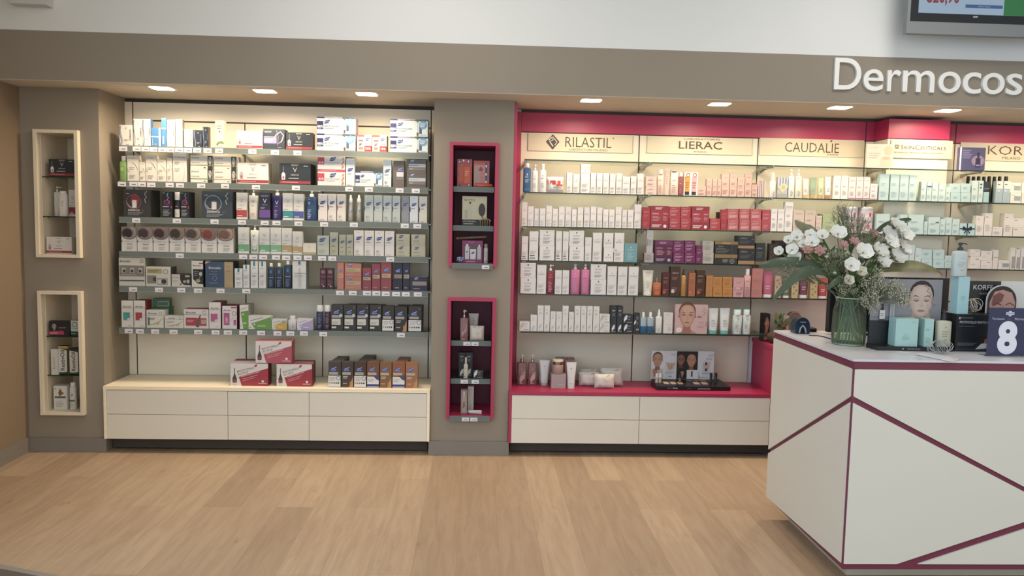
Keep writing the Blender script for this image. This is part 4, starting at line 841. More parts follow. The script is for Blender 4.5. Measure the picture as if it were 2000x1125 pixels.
carton(S, 787, 800, 513.2, '2f2f44', 'slim navy carton with gold field', phtone('ada284'))
carton(S, 802, 835, 540, '34304c', 'wide low navy carton', phtonew('9d8f86'), top='a9a4ae')
# lowest glass shelf
S = SL[5]
carton(S, 237.6, 261, 588.4, 'e3ddd4', 'white carton with teal square', bios('3fa39a'), top='8a8f86')
carton(S, 261.8, 284.5, 588.2, 'e3ddd4', 'white carton with red square and red side', bios('b83a40'), side='8f2f3a', top='7a6a62', d=.1)
carton(S, 286, 319.8, 606.8, 'e0ddd2', 'white carton with green ribbon and round seal', biowide('5f7a58'))
carton(S, 297, 331, 604.5, '3f7a54', 'green carton behind, at the bottom', lambda w, h: [lines(.1, .8, .5, .7, 1, '9ac0a4')], yb=640, Y=.205, d=.08, top='376b4a')
carton(S, 297.5, 330, 588, '3a7450', 'green carton tilted on the one behind', lambda w, h: [R(.3, .1, .96, .7, '9aa58c'), R(.32, .2, .9, .6, '5a6a52'), T('Bioscalin', .5, .85, .16, '2c4a36', fit=.5)], yb=605, Y=.21, z=REG[-1][0]['_top'], rz=.12, d=.06)
carton(S, 321.8, 358.6, 618, 'e0ddd2', 'low white carton with yellow ribbon', biowide(None, 'b3a84e'))
carton(S, 359, 407.8, 604.4, 'e3dcd4', 'wide white carton with red field and ampoule', biowide('b53a40', red=True), top='8f3a40')
carton(S, 408.4, 431.8, 590.8, 'e3dcd8', 'tall white carton with pink square', bios('c25a8c'), side='8f3a54', d=.13, top='9a4a5e')
carton(S, 434, 463, 598, 'e3dcd8', 'broad white carton with pink square and red corner', lambda w, h: [R(.1, .16, .5, .70, 'b9568a'), ('e', .3, .4, .09, .12, 'd99ac0'), T('Bioscalin', .34, .81, .055, '3d3936', fit=.52, b=.012), R(.6, .9, .98, .96, 'a8363e'), ('o', .82, .68, .15, .2, '6a6561'), R(.78, .16, .96, .40, 'b9568a'), ('s', [(.1, .24), (.5, .3), (.78, .5)], .03, 'b9b4b0')], side='7a2f4a', top='7a3a50', d=.12)
carton(S, 468, 485.6, 596.4, 'e2dfd6', 'tall white carton with slanted green field', hom('6da03a', True), side='a8a698', d=.13)
carton(S, 485.2, 529.8, 617, 'e2dfd6', 'wide white carton with slanted green field', hom('6da03a'))
carton(S, 530.6, 560, 624, 'e2dfd6', 'white carton with slanted yellow field', lambda w, h: hom('d9a92c')(w, h)+[('e', .8, .76, .11, .15, '6fb0c8')])
bottle(S, 560.8, 579, 618, 624.5, 'dcdadc', 'small white bottle with yellow label', [('p', [(.1, .15), (.62, .15), (.62, .75), (.1, .5)], 'd0942c'), lines(.66, .95, .2, .6, 4, LG)], 'cap', n=3, dr=.8, cw=.62, shoulder=.12, cap='e3e2de')
carton(S, 579.8, 611, 623, 'e2dfe0', 'white carton with slanted lilac field', hom('b3a0cc'))
for x0, x1, c, q in ((616.2, 631, '2f3558', 'navy'), (631.8, 645.4, '4a2f3c', 'plum')):
    bottle(S, x0, x1, 596.6, 609, c, q+' bottle with clear cap', [T('BIO', .5, .84, .05, 'a9adc4', fit=.5), lines(.2, .8, .4, .72, 4, '8088a8'), lines(.2, .8, .1, .3, 3, '8088a8')], 'cap', cap='cfcfd0', n=2.2, dr=.9, cw=.9, shoulder=.02, capm=mat('d6d6d8', .25))
SH = ['1', '3', '3.3', '4.7', '5', '6', '7']
for k, (x0, x1, y) in enumerate(((646.4, 670.8, 595.6), (671.6, 695.4, 595.6), (696.2, 720.2, 595.8), (721.2, 745.2, 596))):
    carton(S, x0, x1, y, '3a3733', 'black hair colour carton numbered '+SH[k].replace('.', ' point '), phcolor('3a3733', 'd', SH[k]), d=.06)
for x0, x1, y, s, n, q in ((746.2, 769.2, 598, 'w', '', 'white panel and five swatches, left'), (770.4, 795, 599, 'c', '', 'orange drop at its corner'), (797.4, 823.4, 598.6, 'w', '6', 'white panel and five swatches, right')):
    carton(S, x0, x1, y, '3a322e', 'dark carton with '+q, phcolor('3a322e', s, n), d=.06)
for x0, x1, y in ((678.8, 705, 591.6), (708.6, 735.6, 591.8), (736.4, 753, 593), (776.4, 802, 593.4), (803.6, 826, 593)):
    carton(S, x0, x1, y+6, '3b3835', 'dark hair colour carton in the second row', phcolor('3a3733', 'd', ''), Y=.172, d=.06)

# ------------------------------------------------------------------ things on the pale wood worktop
WL = dict(base=[(440, 752), (620, 753.3), (640, 754), (820, 755)], z=.4275, Y=-.0, loc='pale wood worktop')
def wk(px, py, z=.4275): return atZ(px, py, z).y
yb1 = .03; o1 = carton(WL, 450, 524, 708.5, 'e3ddd8', 'white and red ampoule box, left of the lower pair', biothymus('ab2f3e'), yb=752, Y=yb1, d=.078, side='7d2a38', top='b9a8a8', name='ampoule_box')
o2 = carton(WL, 540, 609.6, 710, 'e3ddd8', 'white and red ampoule box, right of the lower pair', biothymus('ab2f3e'), yb=753.4, Y=yb1, d=.078, side='7d2a38', top='9a4a56', name='ampoule_box')
carton(WL, 456, 525, 704.5, 'e3ddd8', 'white and red ampoule box behind the lower left one', biothymus('ab2f3e'), yb=748, Y=.111, d=.075, side='6d2431', top='8a3a46', name='ampoule_box')
carton(WL, 545, 612, 706, 'e3ddd8', 'white and red ampoule box behind the lower right one', biothymus('ab2f3e'), yb=749, Y=.111, d=.075, side='6d2431', top='8a3a46', name='ampoule_box')
carton(WL, 499, 570, 666, 'e6ddda', 'white and pinkish red ampoule box bridging the lower pair', biothymus('bf5060'), yb=709, Y=yb1+.005, z=o1['_top']+.003, d=.085, side='a8404e', top='c26a72', name='ampoule_box')
for k, (x0, x1, c, s, q) in enumerate(((641, 666, '4a423e', 'w', 'dark brown carton with white swatch panel'), (666.8, 690.4, '4d3f36', 'c', 'dark brown carton with a drop'), (691.4, 715.6, '4f3a2e', 'w', 'chestnut carton with white swatch panel'), (716.4, 740.6, '7d4f34', 'b', 'copper brown carton with blue and white panel'), (741.6, 765, '8a6238', 'c', 'golden carton with a drop'), (766, 790.8, '9a5c34', 'b', 'orange carton with blue and white panel'), (791.8, 816, 'a96f48', 'c', 'light copper carton with a drop'))):
    carton(WL, x0, x1, 704.6+k*.15, c, q, phcolor(c, s), yb=754+k*.15, Y=.02, d=.05, top=c, grp='hair colour cartons on the pale wood worktop')
for n, (x0, x1, c, reps) in enumerate(((645, 669, '453c39', 3), (696, 720, '4a3a30', 4), (720, 744, '6d4a36', 1), (770.6, 794, '8a5438', 3))):
    for j in range(reps):
        Yj = .076+.062*j
        if Yj+.05 > .35: continue
        b_ = atZ((x0+x1)/2, 748, .4275); k = proj_y = None
        x, w, h, _ = place(WL, x0, x1, 704.6, 754, .02)
        o = carton_mesh(w, .05, h, c, phcolor(c, 'c')(w, h), {'top': c}).build('carton', None, (x+.004*j, Yj+.025, .4279))
        reg(o, ['dark brown', 'chestnut', 'copper brown', 'orange'][n]+' carton, row %d behind the front row' % (j+1), 'box', WL['loc'], 'hair colour cartons on the pale wood worktop')

# ------------------------------------------------------------------ burgundy unit, top shelf: two show cards
S = SR[0]
carton(S, 1692, 1744, 273.5, 'd6d0c2', 'acrylic show card with pale cream jar print', lambda w, h: [R(.02, .02, .98, .98, 'd3cab8'), T('Caudalie', .22, .86, .10, 'b3a794', fit=.4), lines(.06, .52, .38, .66, 3, 'b3a998'), R(.50, .05, .94, .38, 'c9bfa8'), ('e', .74, .42, .16, .07, 'b9ac90'), ('e', .8, .74, .16, .2, 'c3b795')], yb=320.5, d=.02, name='show_card', cat='show card', side='b9b39f')
carton(S, 1873, 1923.5, 281, '4d4b72', 'violet show card with dark dropper bottle print', lambda w, h: [R(0, 0, .06, 1, 'e3e2e2'), ('e', .72, .42, .26, .24, '8a7a94'), ('e', .72, .42, .16, .16, 'a08a96'), R(.62, .14, .82, .54, '2f2a4a'), R(.68, .54, .76, .78, '28243c'), R(.65, .2, .79, .26, '8a84a6'), lines(.1, .5, .5, .9, 5, '7f7ca0')], yb=326, d=.03, name='show_card', cat='show card')
# second shelf
S = SR[1]
RW = 'e8e2dd'
blue_lab = [lines(.2, .8, .4, .56, 3, 'a9c0d6'), ('e', .5, .76, .07, .05, 'd9e3ea'), lines(.2, .8, .62, .68, 1, 'c9d6e2'), R(.1, .06, .9, .16, '3f6f9c')]
bottle(S, 1021, 1037, 319.6, 328, '2f628f', 'blue bottle with white cap', blue_lab, 'cap', n=3.2, cw=.5, shoulder=.06)
wl = [('e', .5, .80, .05, .03, '55504e'), lines(.2, .8, .64, .70, 1, GY), lines(.2, .75, .2, .46, 5, LG)]
bottle(S, 1038, 1050.6, 322.6, 333, 'e9e4df', 'white pump bottle', wl, 'pump', n=2.6, cw=.4, shoulder=.1, spout=.012)
bottle(S, 1051.8, 1067, 320.6, 331, 'e9e4df', 'white bottle with wide cap', wl, 'cap', n=2.6, cw=.52, shoulder=.1)
soft_pack(S, 1067.6, 1101.8, 345.4, 'e6e0da', 'white soft pack with red wave', [R(.04, .50, .93, .76, 'c4452f'), R(.55, .40, .93, .52, 'c4452f'), T('BIOPHA', .62, .32, .12, '6a625e', fit=.5), ('s', [(.05, .46), (.3, .5), (.5, .4), (.7, .3), (.9, .36)], .012, 'b9aaa4')])
for x0, x1, y in ((1106, 1117.8, 337.4), (1118.4, 1132, 340), (1152.8, 1164, 338), (1164.6, 1176.4, 338.6), (1177, 1189.2, 338.6), (1190, 1202, 339), (1202.4, 1214.6, 338.2), (1215.2, 1230.4, 344.4), (1231, 1242.6, 343.8), (1244, 1256.4, 338.4)):
    carton(S, x0, x1, y, RW, 'small white carton with dot emblem', rilastil(), bow=.035, Y=.10+.004*((int(x0)*7) % 3))
carton(S, 1133, 1152, 320.8, RW, 'tall white carton with dot emblem', rilastil(v=.76), bow=.03)
LP = 'e6c9b9'
stack(S, 1261.2, 1282, [344.4, 363.8], LP, 'pale pink carton', lierac('b08a7c', v=.8))
bottle(S, 1283, 1296, 330, 339.4, 'e3c0ae', 'pale pink bottle with clear cap', [T('LIERAC', .5, .72, .06, 'b08070', fit=.7), lines(.2, .8, .1, .5, 4, 'b99484')], 'cap', n=3, cw=.8, shoulder=.02, capm=mat('dcd9d6', .15), grp='bottles on the second shelf of the burgundy unit')
tube_(S, 1296.4, 1307.8, 327.6, 'e6c4b2', 'slim pale pink tube', [lines(.3, .7, .3, .7, 4, 'b99484')], cap='e3bda8', cf=.12)
bottle(S, 1308.4, 1324, 331, 333.4, 'e4c3b3', 'broad pale pink bottle', [T('LIERAC', .5, .62, .05, 'a87a6a', fit=.66), lines(.2, .8, .1, .46, 4, 'b99484')], 'cap', cap='e0bda9', n=5, cw=.86, shoulder=.01)
bottle(S, 1324.2, 1334, 335.6, 344, '9a4a4c', 'dark pink bottle with clear cap', [lines(.2, .8, .6, .7, 1, 'd0a0a0'), lines(.2, .8, .1, .4, 3, 'b97a7a')], 'cap', n=3, cw=.7, shoulder=.04, capm=mat('dcd9d6', .15))
carton(S, 1334.8, 1362, 335, 'e9e2d8', 'white twin card holding yellow and pink tubes', lambda w, h: [('p', [(.08, .17), (.40, .17), (.44, .80), (.04, .80)], 'd99a34'), ('p', [(.58, .17), (.90, .17), (.94, .80), (.54, .80)], 'dca8a8'), R(.08, .03, .40, .17, '3a2f34'), R(.58, .03, .90, .17, '3a2f34'), ('o', .28, .87, .15, .35, 'c4484e'), ('o', .78, .87, .15, .35, 'c4484e'), lines(.12, .38, .3, .6, 3, 'a8702a'), lines(.62, .88, .3, .6, 3, 'b07070'), lines(.05, .15, .72, .8, 1, '9a4a44')], d=.03, name='twin_pack')
LP2 = 'd9b3a2'
lpp = lambda w, h: [T('LIERAC', .5, .84, .04, 'a87c6a', fit=.6), lines(.15, .8, .5, .62, 2, 'b08b7b'), lines(.15, .8, .1, .3, 3, 'b08b7b'), R(.05, .46, .95, .465, 'c09884')]
for x0, x1, y, q in ((1361.6, 1378.6, 362.6, 'low pink carton'), (1379.2, 1390, 348.4, 'pink carton of middle height'), (1390.6, 1400, 348.8, 'pink carton of middle height'), (1400.4, 1408, 348.8, 'pink carton of middle height'), (1408.4, 1423.8, 338, 'tall pink carton'), (1424.4, 1438.8, 337.2, 'tall pink carton'), (1439.4, 1453.6, 345.2, 'pink carton a little lower than its neighbours'), (1454, 1467.4, 337.4, 'tall pink carton'), (1467.8, 1479, 358.8, 'small pink carton')):
    carton(S, x0, x1, y, LP2, q, lpp, top='d6b09c')
carton(S, 1470, 1477, 352, 'c4806a', 'small coral carton peeping over a pink one', Y=.17, yb=380)
for x0, x1 in ((1480, 1486.4), (1487, 1494)):
    carton(S, x0, x1, 350.6, 'd6c2bc', 'slim striped white and mauve carton', lambda w, h: [R(.35, 0, .65, 1, '9a7f86'), R(.42, .2, .58, .9, 'b99aa0')])
bottle(S, 1503.4, 1516, 335, 350.8, 'e9e5da', 'white airless bottle', [lines(.5, .95, .1, .4, 4, GY)], 'cap', cap='e6e2d6', n=2.2, dr=.9, cw=.62, shoulder=.1)
o = carton(S, 1518, 1537, 344, 'b9bec6', 'bundle of silvery vials with a yellow diamond tag', lambda w, h: [R(.15*k+.02, .45, .15*k+.11, .98, '8d97a6' if k % 2 else 'dfe3e6') for k in range(7)]+[('p', [(.5, .22), (1.1, .56), (.62, .72), (0, .52)], 'ddd0a0'), ('o', .56, .50, .16, .35, 'a88f3c'), R(.05, 0, .95, .2, 'a9a894')], d=.03, name='vial_bundle', cat='vial bundle')
for x0, x1, c in ((1538.4, 1551, 'e6e3d4'), (1552.4, 1565, 'd9dac6')):
    bottle(S, x0, x1, 328.8, 341.6, c, 'pale green pump bottle', [lines(.15, .85, .9, .94, 1, GY), lines(.4, .9, .08, .36, 4, GY)], 'pump', cap='e6e2da', n=4.5, cw=.42, shoulder=.04, spout=.01)
for x0, x1, y, c, cp, q in ((1567, 1580, 347.2, 'd3d0c6', 'c0a070', 'silvery tube with gold cap'), (1581, 1595.2, 344.8, '8fa587', 'b9935c', 'sage green tube'), (1597, 1610, 344.8, 'b9c79a', 'b9935c', 'light green tube'), (1610.8, 1624.4, 343.2, 'e6e0cf', 'a87446', 'ivory tube with brown cap')):
    tube_(S, x0, x1, y, c, q, [lines(.25, .8, .15, .4, 3, GY), lines(.3, .7, .8, .85, 1, GY)], cap=cp, cf=.17, bw=.84)
for x0, x1 in ((1626.4, 1640.8), (1641.2, 1655.6)):
    carton(S, x0, x1, 341, 'e6ded4', 'tall ivory carton', caud)
for x0, x1 in ((1656.2, 1670.4), (1671, 1684.6), (1685.2, 1697.8)):
    carton(S, x0, x1, 343.4, 'e6d6d0', 'pinkish carton with red foot line', caudp)
carton(S, 1698.4, 1713, 357, 'e6d8d4', 'small pinkish carton with red foot line', caudp)
AQ = 'b7d2ce'
for x0, x1, y in ((1716, 1735, 337.8), (1737, 1755, 338.4), (1755.6, 1773, 339.2), (1773.6, 1789.6, 340.2)):
    carton(S, x0, x1, y, AQ, 'tall aqua carton', skin2, top='c6ddd8')
AQ2 = 'c3d9d2'
for x0, x1, y in ((1798, 1808.2, 353), (1819, 1831.4, 355), (1832, 1845.6, 356)):
    carton(S, x0, x1, y, AQ2, 'pale aqua carton of middle height', skin2)
carton(S, 1808.8, 1818.6, 352.8, AQ2, 'pale aqua carton with dark stripe', lambda w, h: skin2(w, h)+[R(.05, .71, .98, .78, '55707a')])
carton(S, 1846.2, 1855.4, 363.2, AQ2, 'slim low pale aqua carton', skin2)
for x0, x1, q in ((1856, 1875.4, 'left'), (1876, 1895.4, 'right')):
    stack(S, x0, x1, [357, 374.4], AQ, 'square aqua carton, %s pile' % q, lambda w, h: [lines(.25, .75, .35, .6, 2, '93aaa8')])
for x0, x1, q in ((1897, 1909, 'tall mint carton'), (1910, 1919, 'tall mint carton with dark print')):
    carton(S, x0, x1, 351.2, 'c9dbd0', q, (lambda w, h: [lines(.2, .8, .6, .9, 2, '4a5a56'), lines(.2, .8, .2, .4, 2, '9db5b3')]) if 'dark' in q else skin2)
carton(S, 1919.4, 1931, 353, '2f3a44', 'dark carton with aqua lower half', lambda w, h: [R(0, 0, 1, .5, 'a3c6c4'), T('KORFF', .5, .66, .08, '9aa7b2', fit=.9)])
for x0, x1 in ((1944, 1957.4), (1958, 1971.4)):
    carton(S, x0, x1, 352, 'e3ddd0', 'ivory carton with grey blue lower part', korffg, side='9fb5b2')
stack(S, 1972.4, 1994, [356, 375], 'e6decd', 'ivory carton with grey window', korffw)
stack(S, 1994.8, 2016, [356.4, 375.6], 'e6decd', 'ivory carton cut by the right edge of the photo', korffw)
for k in range(7):
    bottle(S, 1886.5+10.2*k, 1896+10.2*k, 336.5+(k % 2)*.6, 352, '26282c', 'black dropper bottle in the back row', [], 'cap', cap='24262a', n=2, dr=.95, cw=.7, shoulder=.2, yb=389+k*.2, Y=.24)
bottle(S, 1960, 1970, 337, 353, '26282c', 'black dropper bottle set apart in the back row', [], 'cap', cap='24262a', n=2, dr=.95, cw=.7, shoulder=.2, yb=391, Y=.24)
# third shelf
S = SR[2]
R3 = ((1018.2, 1029.6, 394.4), (1030.2, 1042, 402.8), (1043, 1053, 407.2), (1053.6, 1065, 407), (1065.6, 1077.6, 401.6), (1078.4, 1089.4, 407.6), (1090.4, 1102.6, 403.6), (1103.2, 1115.2, 404), (1116, 1125.8, 408.8), (1127, 1138.8, 404.8), (1139.6, 1151.6, 405.2), (1152.4, 1164.4, 403.8), (1165.2, 1176.2, 405.4), (1176.8, 1188, 409), (1188.6, 1200, 409.8), (1201.2, 1213.6, 404.4), (1214.2, 1224.4, 410.4), (1225.2, 1236.8, 410.2), (1238, 1251.6, 400))
for x0, x1, y in R3:
    q = 'tall' if y < 400.5 else ('middle height' if y < 406 else 'short')
    carton(S, x0, x1, y, RW, q+' slim white carton with dot emblem', rilastil(), bow=.04, Y=.10+.004*((int(x0)*7) % 3))
LR = 'a8303c'; LT = 'd9a0a2'
carton(S, 1253.8, 1269, 405.4, LR, 'red carton at the left end of the red group', lierac(LT, 'c4696f'))
rs = lierset('a02c38', '98283a')
carton(S, 1269.6, 1305.6, 402.6, LR, 'large red gift carton left of the square piles', rs, top='7a2530')
for x0, x1, q in ((1306.4, 1328, 'left'), (1328.6, 1349, 'right')):
    stack(S, x0, x1, [404.4, 425.8], 'ae3440', 'square red carton, %s pile' % q, lierj('d39a9c'))
carton(S, 1349.6, 1384.6, 403.2, LR, 'large red gift carton right of the square piles', rs, top='7a2530')
carton(S, 1385.4, 1406.6, 426.6, 'b23843', 'low red carton', lierj('d39a9c'))
carton(S, 1407.2, 1419.6, 409, LR, 'tall red carton with dark left side', lierac(LT, 'c4696f'), left='6d3a38')
carton(S, 1399.5, 1406, 409, '6d4038', 'dark brown carton in the back row', Y=.2, yb=444)
for k, (x0, x1) in enumerate(((1420.4, 1442), (1443.6, 1464), (1465, 1486.4))):
    stack(S, x0, x1, [407.8, 428.2], 'bd5a5e', 'square rose red carton, %s pile' % ['left', 'middle', 'right'][k], lambda w, h: [T('LIERAC', .5, .84, .10, 'd9a9a8', fit=.6), lines(.12, .9, .5, .7, 2, 'd6a2a0'), R(.1, .1, .9, .44, 'c97a7a'), lines(.15, .85, .14, .4, 3, 'd9adab')])
carton(S, 1487.2, 1503.8, 409, 'b54450', 'tall rose red carton', lierac('d9a9a8', 'd09494'))
for x0, x1, y, q in ((1504.4, 1517, 407, 'white carton'), (1517.6, 1531, 407.2, 'white carton'), (1531.4, 1547, 393.4, 'tall white carton')):
    carton(S, x0, x1, y, 'eae4de', q+' beside the rose red ones', caud)
for x0, x1, y, c, q in ((1547.8, 1569.6, 409.4, 'd6c2ae', 'wide beige carton'), (1570.2, 1591.4, 409.4, 'd3bfac', 'wide beige carton'), (1592.4, 1604.4, 420.4, 'd6c2b0', 'short beige carton'), (1605.4, 1637, 416.8, 'a9b983', 'wide light green carton'), (1638, 1651, 421.8, 'a9b983', 'small light green carton')):
    carton(S, x0, x1, y, c, q, caud)
for x0, x1, q in ((1651, 1678.5, 'left'), (1681, 1709, 'right')):
    x, w, h, Y = place(S, x0, x1, 403.4)
    t = thing('gift_tin', (x, Y+w/2+.002, S['z']+.0005)); m = MB()
    m.loft([(0, w/2, w/2, 2), (h*.9, w/2, w/2, 2)], mat('d9c4c8', .35), 28)
    cyl = surf_of([(0, w/2, w/2, 2), (h, w/2, w/2, 2)])
    paint(m, [('e', .42, .62, .14, .12, 'f0eae6'), ('e', .6, .7, .09, .08, 'c23a50'), ('e', .5, .25, .12, .1, 'c25a6c'), lines(.2, .8, .05, .12, 1, '9a98a8')], w, h, cyl, True); m.build('body', t)
    m = MB(); m.loft([(h*.9, w/2*1.02, w/2*1.02, 2), (h*.985, w/2*1.02, w/2*1.02, 2), (h, w/2*.97, w/2*.97, 2)], mat('cfcac8', .3, .5), 28); m.build('lid', t)
    reg(t, 'pink round gift tin with red dots, %s one' % q, 'tin', S['loc'], 'gift tins on the third shelf')
for x0, x1, y, q in ((1710.6, 1736.6, 416.4, 'wide aqua carton right of the gift tins'), (1738, 1756, 423.6, 'aqua carton half hidden by the dark leaf'), (1756.6, 1771, 417.6, 'aqua carton behind the dark leaf tip'), (1772, 1803, 417.4, 'widest aqua carton'), (1803.8, 1811, 431, 'lowest narrow aqua carton'), (1811.6, 1834.6, 422.6, 'aqua carton with a small dark number'), (1835.2, 1845.4, 426.4, 'narrow aqua carton'), (1846, 1858, 423.4, 'narrow aqua carton of greater height'), (1858.6, 1872.8, 426.4, 'aqua carton next to the bow')):
    carton(S, x0, x1, y, 'bfd6d1', q, (lambda w, h: skin2(w, h)+[R(.62, .66, .92, .73, '5a6a6c')]) if 'number' in q else skin2, top='cfe0da', d=.07)
carton(S, 1873.4, 1903.6, 435, 'b3d3d3', 'aqua gift box tied with a black ribbon bow', lambda w, h: [R(.455, 0, .53, 1, '2b3138'), R(0, .50, 1, .60, '2b3138'), ('p', [(.48, .56), (.24, .78), (.16, .60), (.22, .38), (.40, .46)], '23292f'), ('p', [(.5, .56), (.74, .78), (.82, .60), (.76, .38), (.58, .46)], '23292f'), ('p', [(.46, .5), (.36, .12), (.28, .2), (.4, .48)], '23292f'), ('p', [(.52, .5), (.62, .12), (.70, .2), (.58, .48)], '23292f'), ('e', .49, .55, .06, .09, '1d2227')], name='gift_box')
for x0, x1, y, q in ((1904.4, 1920, 420, 'ivory carton'), (1920.6, 1936.8, 415, 'tall ivory carton'), (1937.4, 1957.6, 442, 'low ivory carton'), (1959, 1977, 416, 'tall ivory carton')):
    carton(S, x0, x1, y, 'e3d9cc', q, korff, side='d3cabd')
stack(S, 1977.6, 2004, [425.6, 443.2], 'e3dacb', 'wide ivory carton at the right edge', lambda w, h: [lines(.1, .4, .7, .84, 1, GY)])
# fourth shelf
S = SR[3]
for x0, x1, y, q, sg in ((1018, 1031, 461.2, 'short white carton with dot emblem', 1), (1032.6, 1051, 451.6, 'broad tall white carton with dot emblem', 1), (1084.6, 1097, 451.2, 'slim tall white carton with dot emblem', 1), (1098, 1110, 451.6, 'slim tall white carton with dot emblem', 1), (1141.6, 1155, 463.6, 'short white carton with dot emblem', 0), (1156.6, 1175, 454.4, 'broad tall white carton with dot emblem', 0)):
    carton(S, x0, x1, y, RW, q, rilastil(sg, .74), bow=.03)
carton(S, 1198.6, 1218, 454.6, RW, 'white carton with red round sticker', lambda w, h: rilastil(False, .74)(w, h)+[('e', .12, .39, .30, .075, 'e3d9d4'), T('1+1', .12, .39, .055, 'b02f34', b=.03, fit=.5)], bow=.02)
stack(S, 1053, 1083, [449.2, 480], RW, 'square white carton with dot emblem, left pile', rilcube, bow=.02)
stack(S, 1111, 1140.6, [450.4, 480.6], RW, 'square white carton with dot emblem, middle pile', rilcube, bow=.02)
stack(S, 1178.6, 1198, [455, 483.5], RW, 'white carton in the pile left of the red sticker', lambda w, h: [T('RILASTIL', .5, .3, .12, '77717a', fit=.65), ('p', [(.5, .56), (.55, .48), (.5, .4), (.45, .48)], '4d474c')], bow=.02)
carton(S, 1218.4, 1244, 475.2, '6da3a8', 'broad teal carton', lambda w, h: [('p', [(.5, .84), (.54, .78), (.5, .72), (.46, .78)], 'e3eceb'), T('RILASTIL', .5, .66, .06, 'dfeceb', fit=.45), lines(.26, .76, .1, .52, 5, 'a6c6c8')], top='86b6b8')
o = carton(S, 1257.4, 1276.4, 494, 'b0a6a0', 'low silvery carton under the tall one', lambda w, h: [R(.06, .1, .12, .9, 'a85a58'), lines(.2, .85, .2, .8, 4, '8d8480')], side='6a4a48')
carton(S, 1262.4, 1275, 449.6, 'b9b4b2', 'tall silver carton standing on a low one', lambda w, h: [T('LIERAC', .5, .74, .03, '8a8280', fit=.7), R(.08, .3, .16, .62, 'a85a58'), lines(.25, .85, .3, .6, 4, '96908c')], yb=494, z=o['_top'], d=.03)
PL = '6a2350'
carton(S, 1277.8, 1313.4, 469.6, PL, 'large purple gift carton', lierset('5f2348', '3d2842', 'c9a3bd', '7a3060'), top='4a1c38')
for x0, x1, q in ((1314.4, 1336, 'left'), (1336.6, 1358, 'right')):
    stack(S, x0, x1, [470.6, 493], '74285a', 'square purple carton, %s pile' % q, lierj('c99ab8'), top='5a1f44')
carton(S, 1358.6, 1371, 479.6, '74285a', 'narrow purple carton', lierac('c99ab8', 'b07aa0'))
stack(S, 1371.6, 1393.4, [471.2, 493.6], 'b5b0a6', 'grey carton', lambda w, h: [T('LIERAC', .45, .84, .1, '8a857c', fit=.5), R(.1, .2, .12, .7, 'a86a66'), lines(.2, .85, .2, .66, 4, '98938a')], left='7a3058')
carton(S, 1394.4, 1440, 471.6, '2f3030', 'large black and gold gift carton', lambda w, h: [R(0, .86, 1, 1, '8f7440'), R(.32, .89, .68, .95, 'b39a66'), R(.02, .26, 1, .42, '8f7440'), R(.74, .26, .76, .86, '55565a'), T('LIERAC', .26, .77, .06, '9a9a98', fit=.3), lines(.06, .68, .46, .7, 4, '6d6f6e'), lines(.36, .62, .06, .2, 3, '9fa3a3'), ('o', .77, .12, .10, .12, 'c9cccc'), lines(.71, .83, .08, .16, 2, 'a9acac')])
stack(S, 1441, 1473.8, [461, 485.6], '2d3033', 'black carton with copper foot', lambda w, h: [R(0, .0, 1, .22, 'a97f54'), T('LIERAC', .34, .80, .12, '9fa4a6', fit=.44), lines(.1, .8, .36, .62, 3, '5d6468'), R(.8, .72, .94, .76, '6a6f72')])
carton(S, 1474.4, 1493.6, 474.8, '2f3236', 'black carton with dark gold foot', lambda w, h: [R(0, 0, 1, .14, '7f6a48'), T('LIERAC', .42, .76, .055, '9fa4a6', fit=.6), lines(.15, .8, .3, .6, 3, '5d6468')])
carton(S, 1501, 1517.6, 476, '3a2a22', 'brown leopard patterned carton', lambda w, h: [('e', .2+.3*(k % 3), .1+.085*k, .09, .035, '6d5238') for k in range(10)])
carton(S, 1511, 1534, 469.6, '3d2c22', 'taller leopard patterned carton behind', lambda w, h: [('e', .2+.3*(k % 3), .1+.085*k, .09, .035, '6d5238') for k in range(10)], Y=.17, yb=516)
for k, (x0, x1) in enumerate(((1536, 1552), (1553, 1570), (1572, 1590), (1592, 1611))):
    carton(S, x0, x1, 478+k, ['3a2c24', '473327', '6d5a44', '51402f'][k], 'brown carton behind the flowers', caud)
for x0, x1, y, q in ((1763, 1774, 477.6, 'pale aqua carton'), (1774.4, 1785, 478, 'pale aqua carton'), (1785.6, 1798, 484, 'narrow pale aqua carton')):
    carton(S, x0, x1, y, 'c6d9d6', q+' right of the white blooms', skin2)
for x0, x1, ys, q in ((1798.6, 1820, [487.2, 505.6], 'left'), (1821.4, 1844, [487.6, 506], 'middle')):
    stack(S, x0, x1, ys, 'b9d3d3', 'square aqua carton, %s pile' % q, lambda w, h: [lines(.25, .75, .4, .66, 2, '93aaa8')])
stack(S, 1844.6, 1864, [499.2, 512.4], 'bcd5d3', 'low aqua carton, right pile', skin2)
for x0, x1, ys, q in ((1894, 1914.6, [486.4, 499.4], 'right of the tall bottle'), (1915, 1937.6, [489.2, 507.2], 'with dark dashes')):
    stack(S, x0, x1, ys, 'e3d8cf', 'ivory carton '+q, lambda w, h: [lines(.5, .95, .7, .82, 1, '7f7a76'), lines(.1, .6, .3, .4, 1, LG)])
carton(S, 1938, 1948.4, 487, 'e1d6cc', 'narrow ivory carton with dark line', lambda w, h: [R(0, .6, 1, .62, '6a6460')])
carton(S, 1949, 1971.6, 507.4, 'e3d9ce', 'low ivory carton with grey window', korffw, d=.05)
for x0, x1, y in ((1972.2, 1981.4, 482.6), (1982, 1991, 485), (1991.6, 2006, 482.8)):
    carton(S, x0, x1, y, 'e3d9cf', 'ivory carton with tall grey window', lambda w, h: [R(.25, .05, .95, .60, 'a39d9a')])
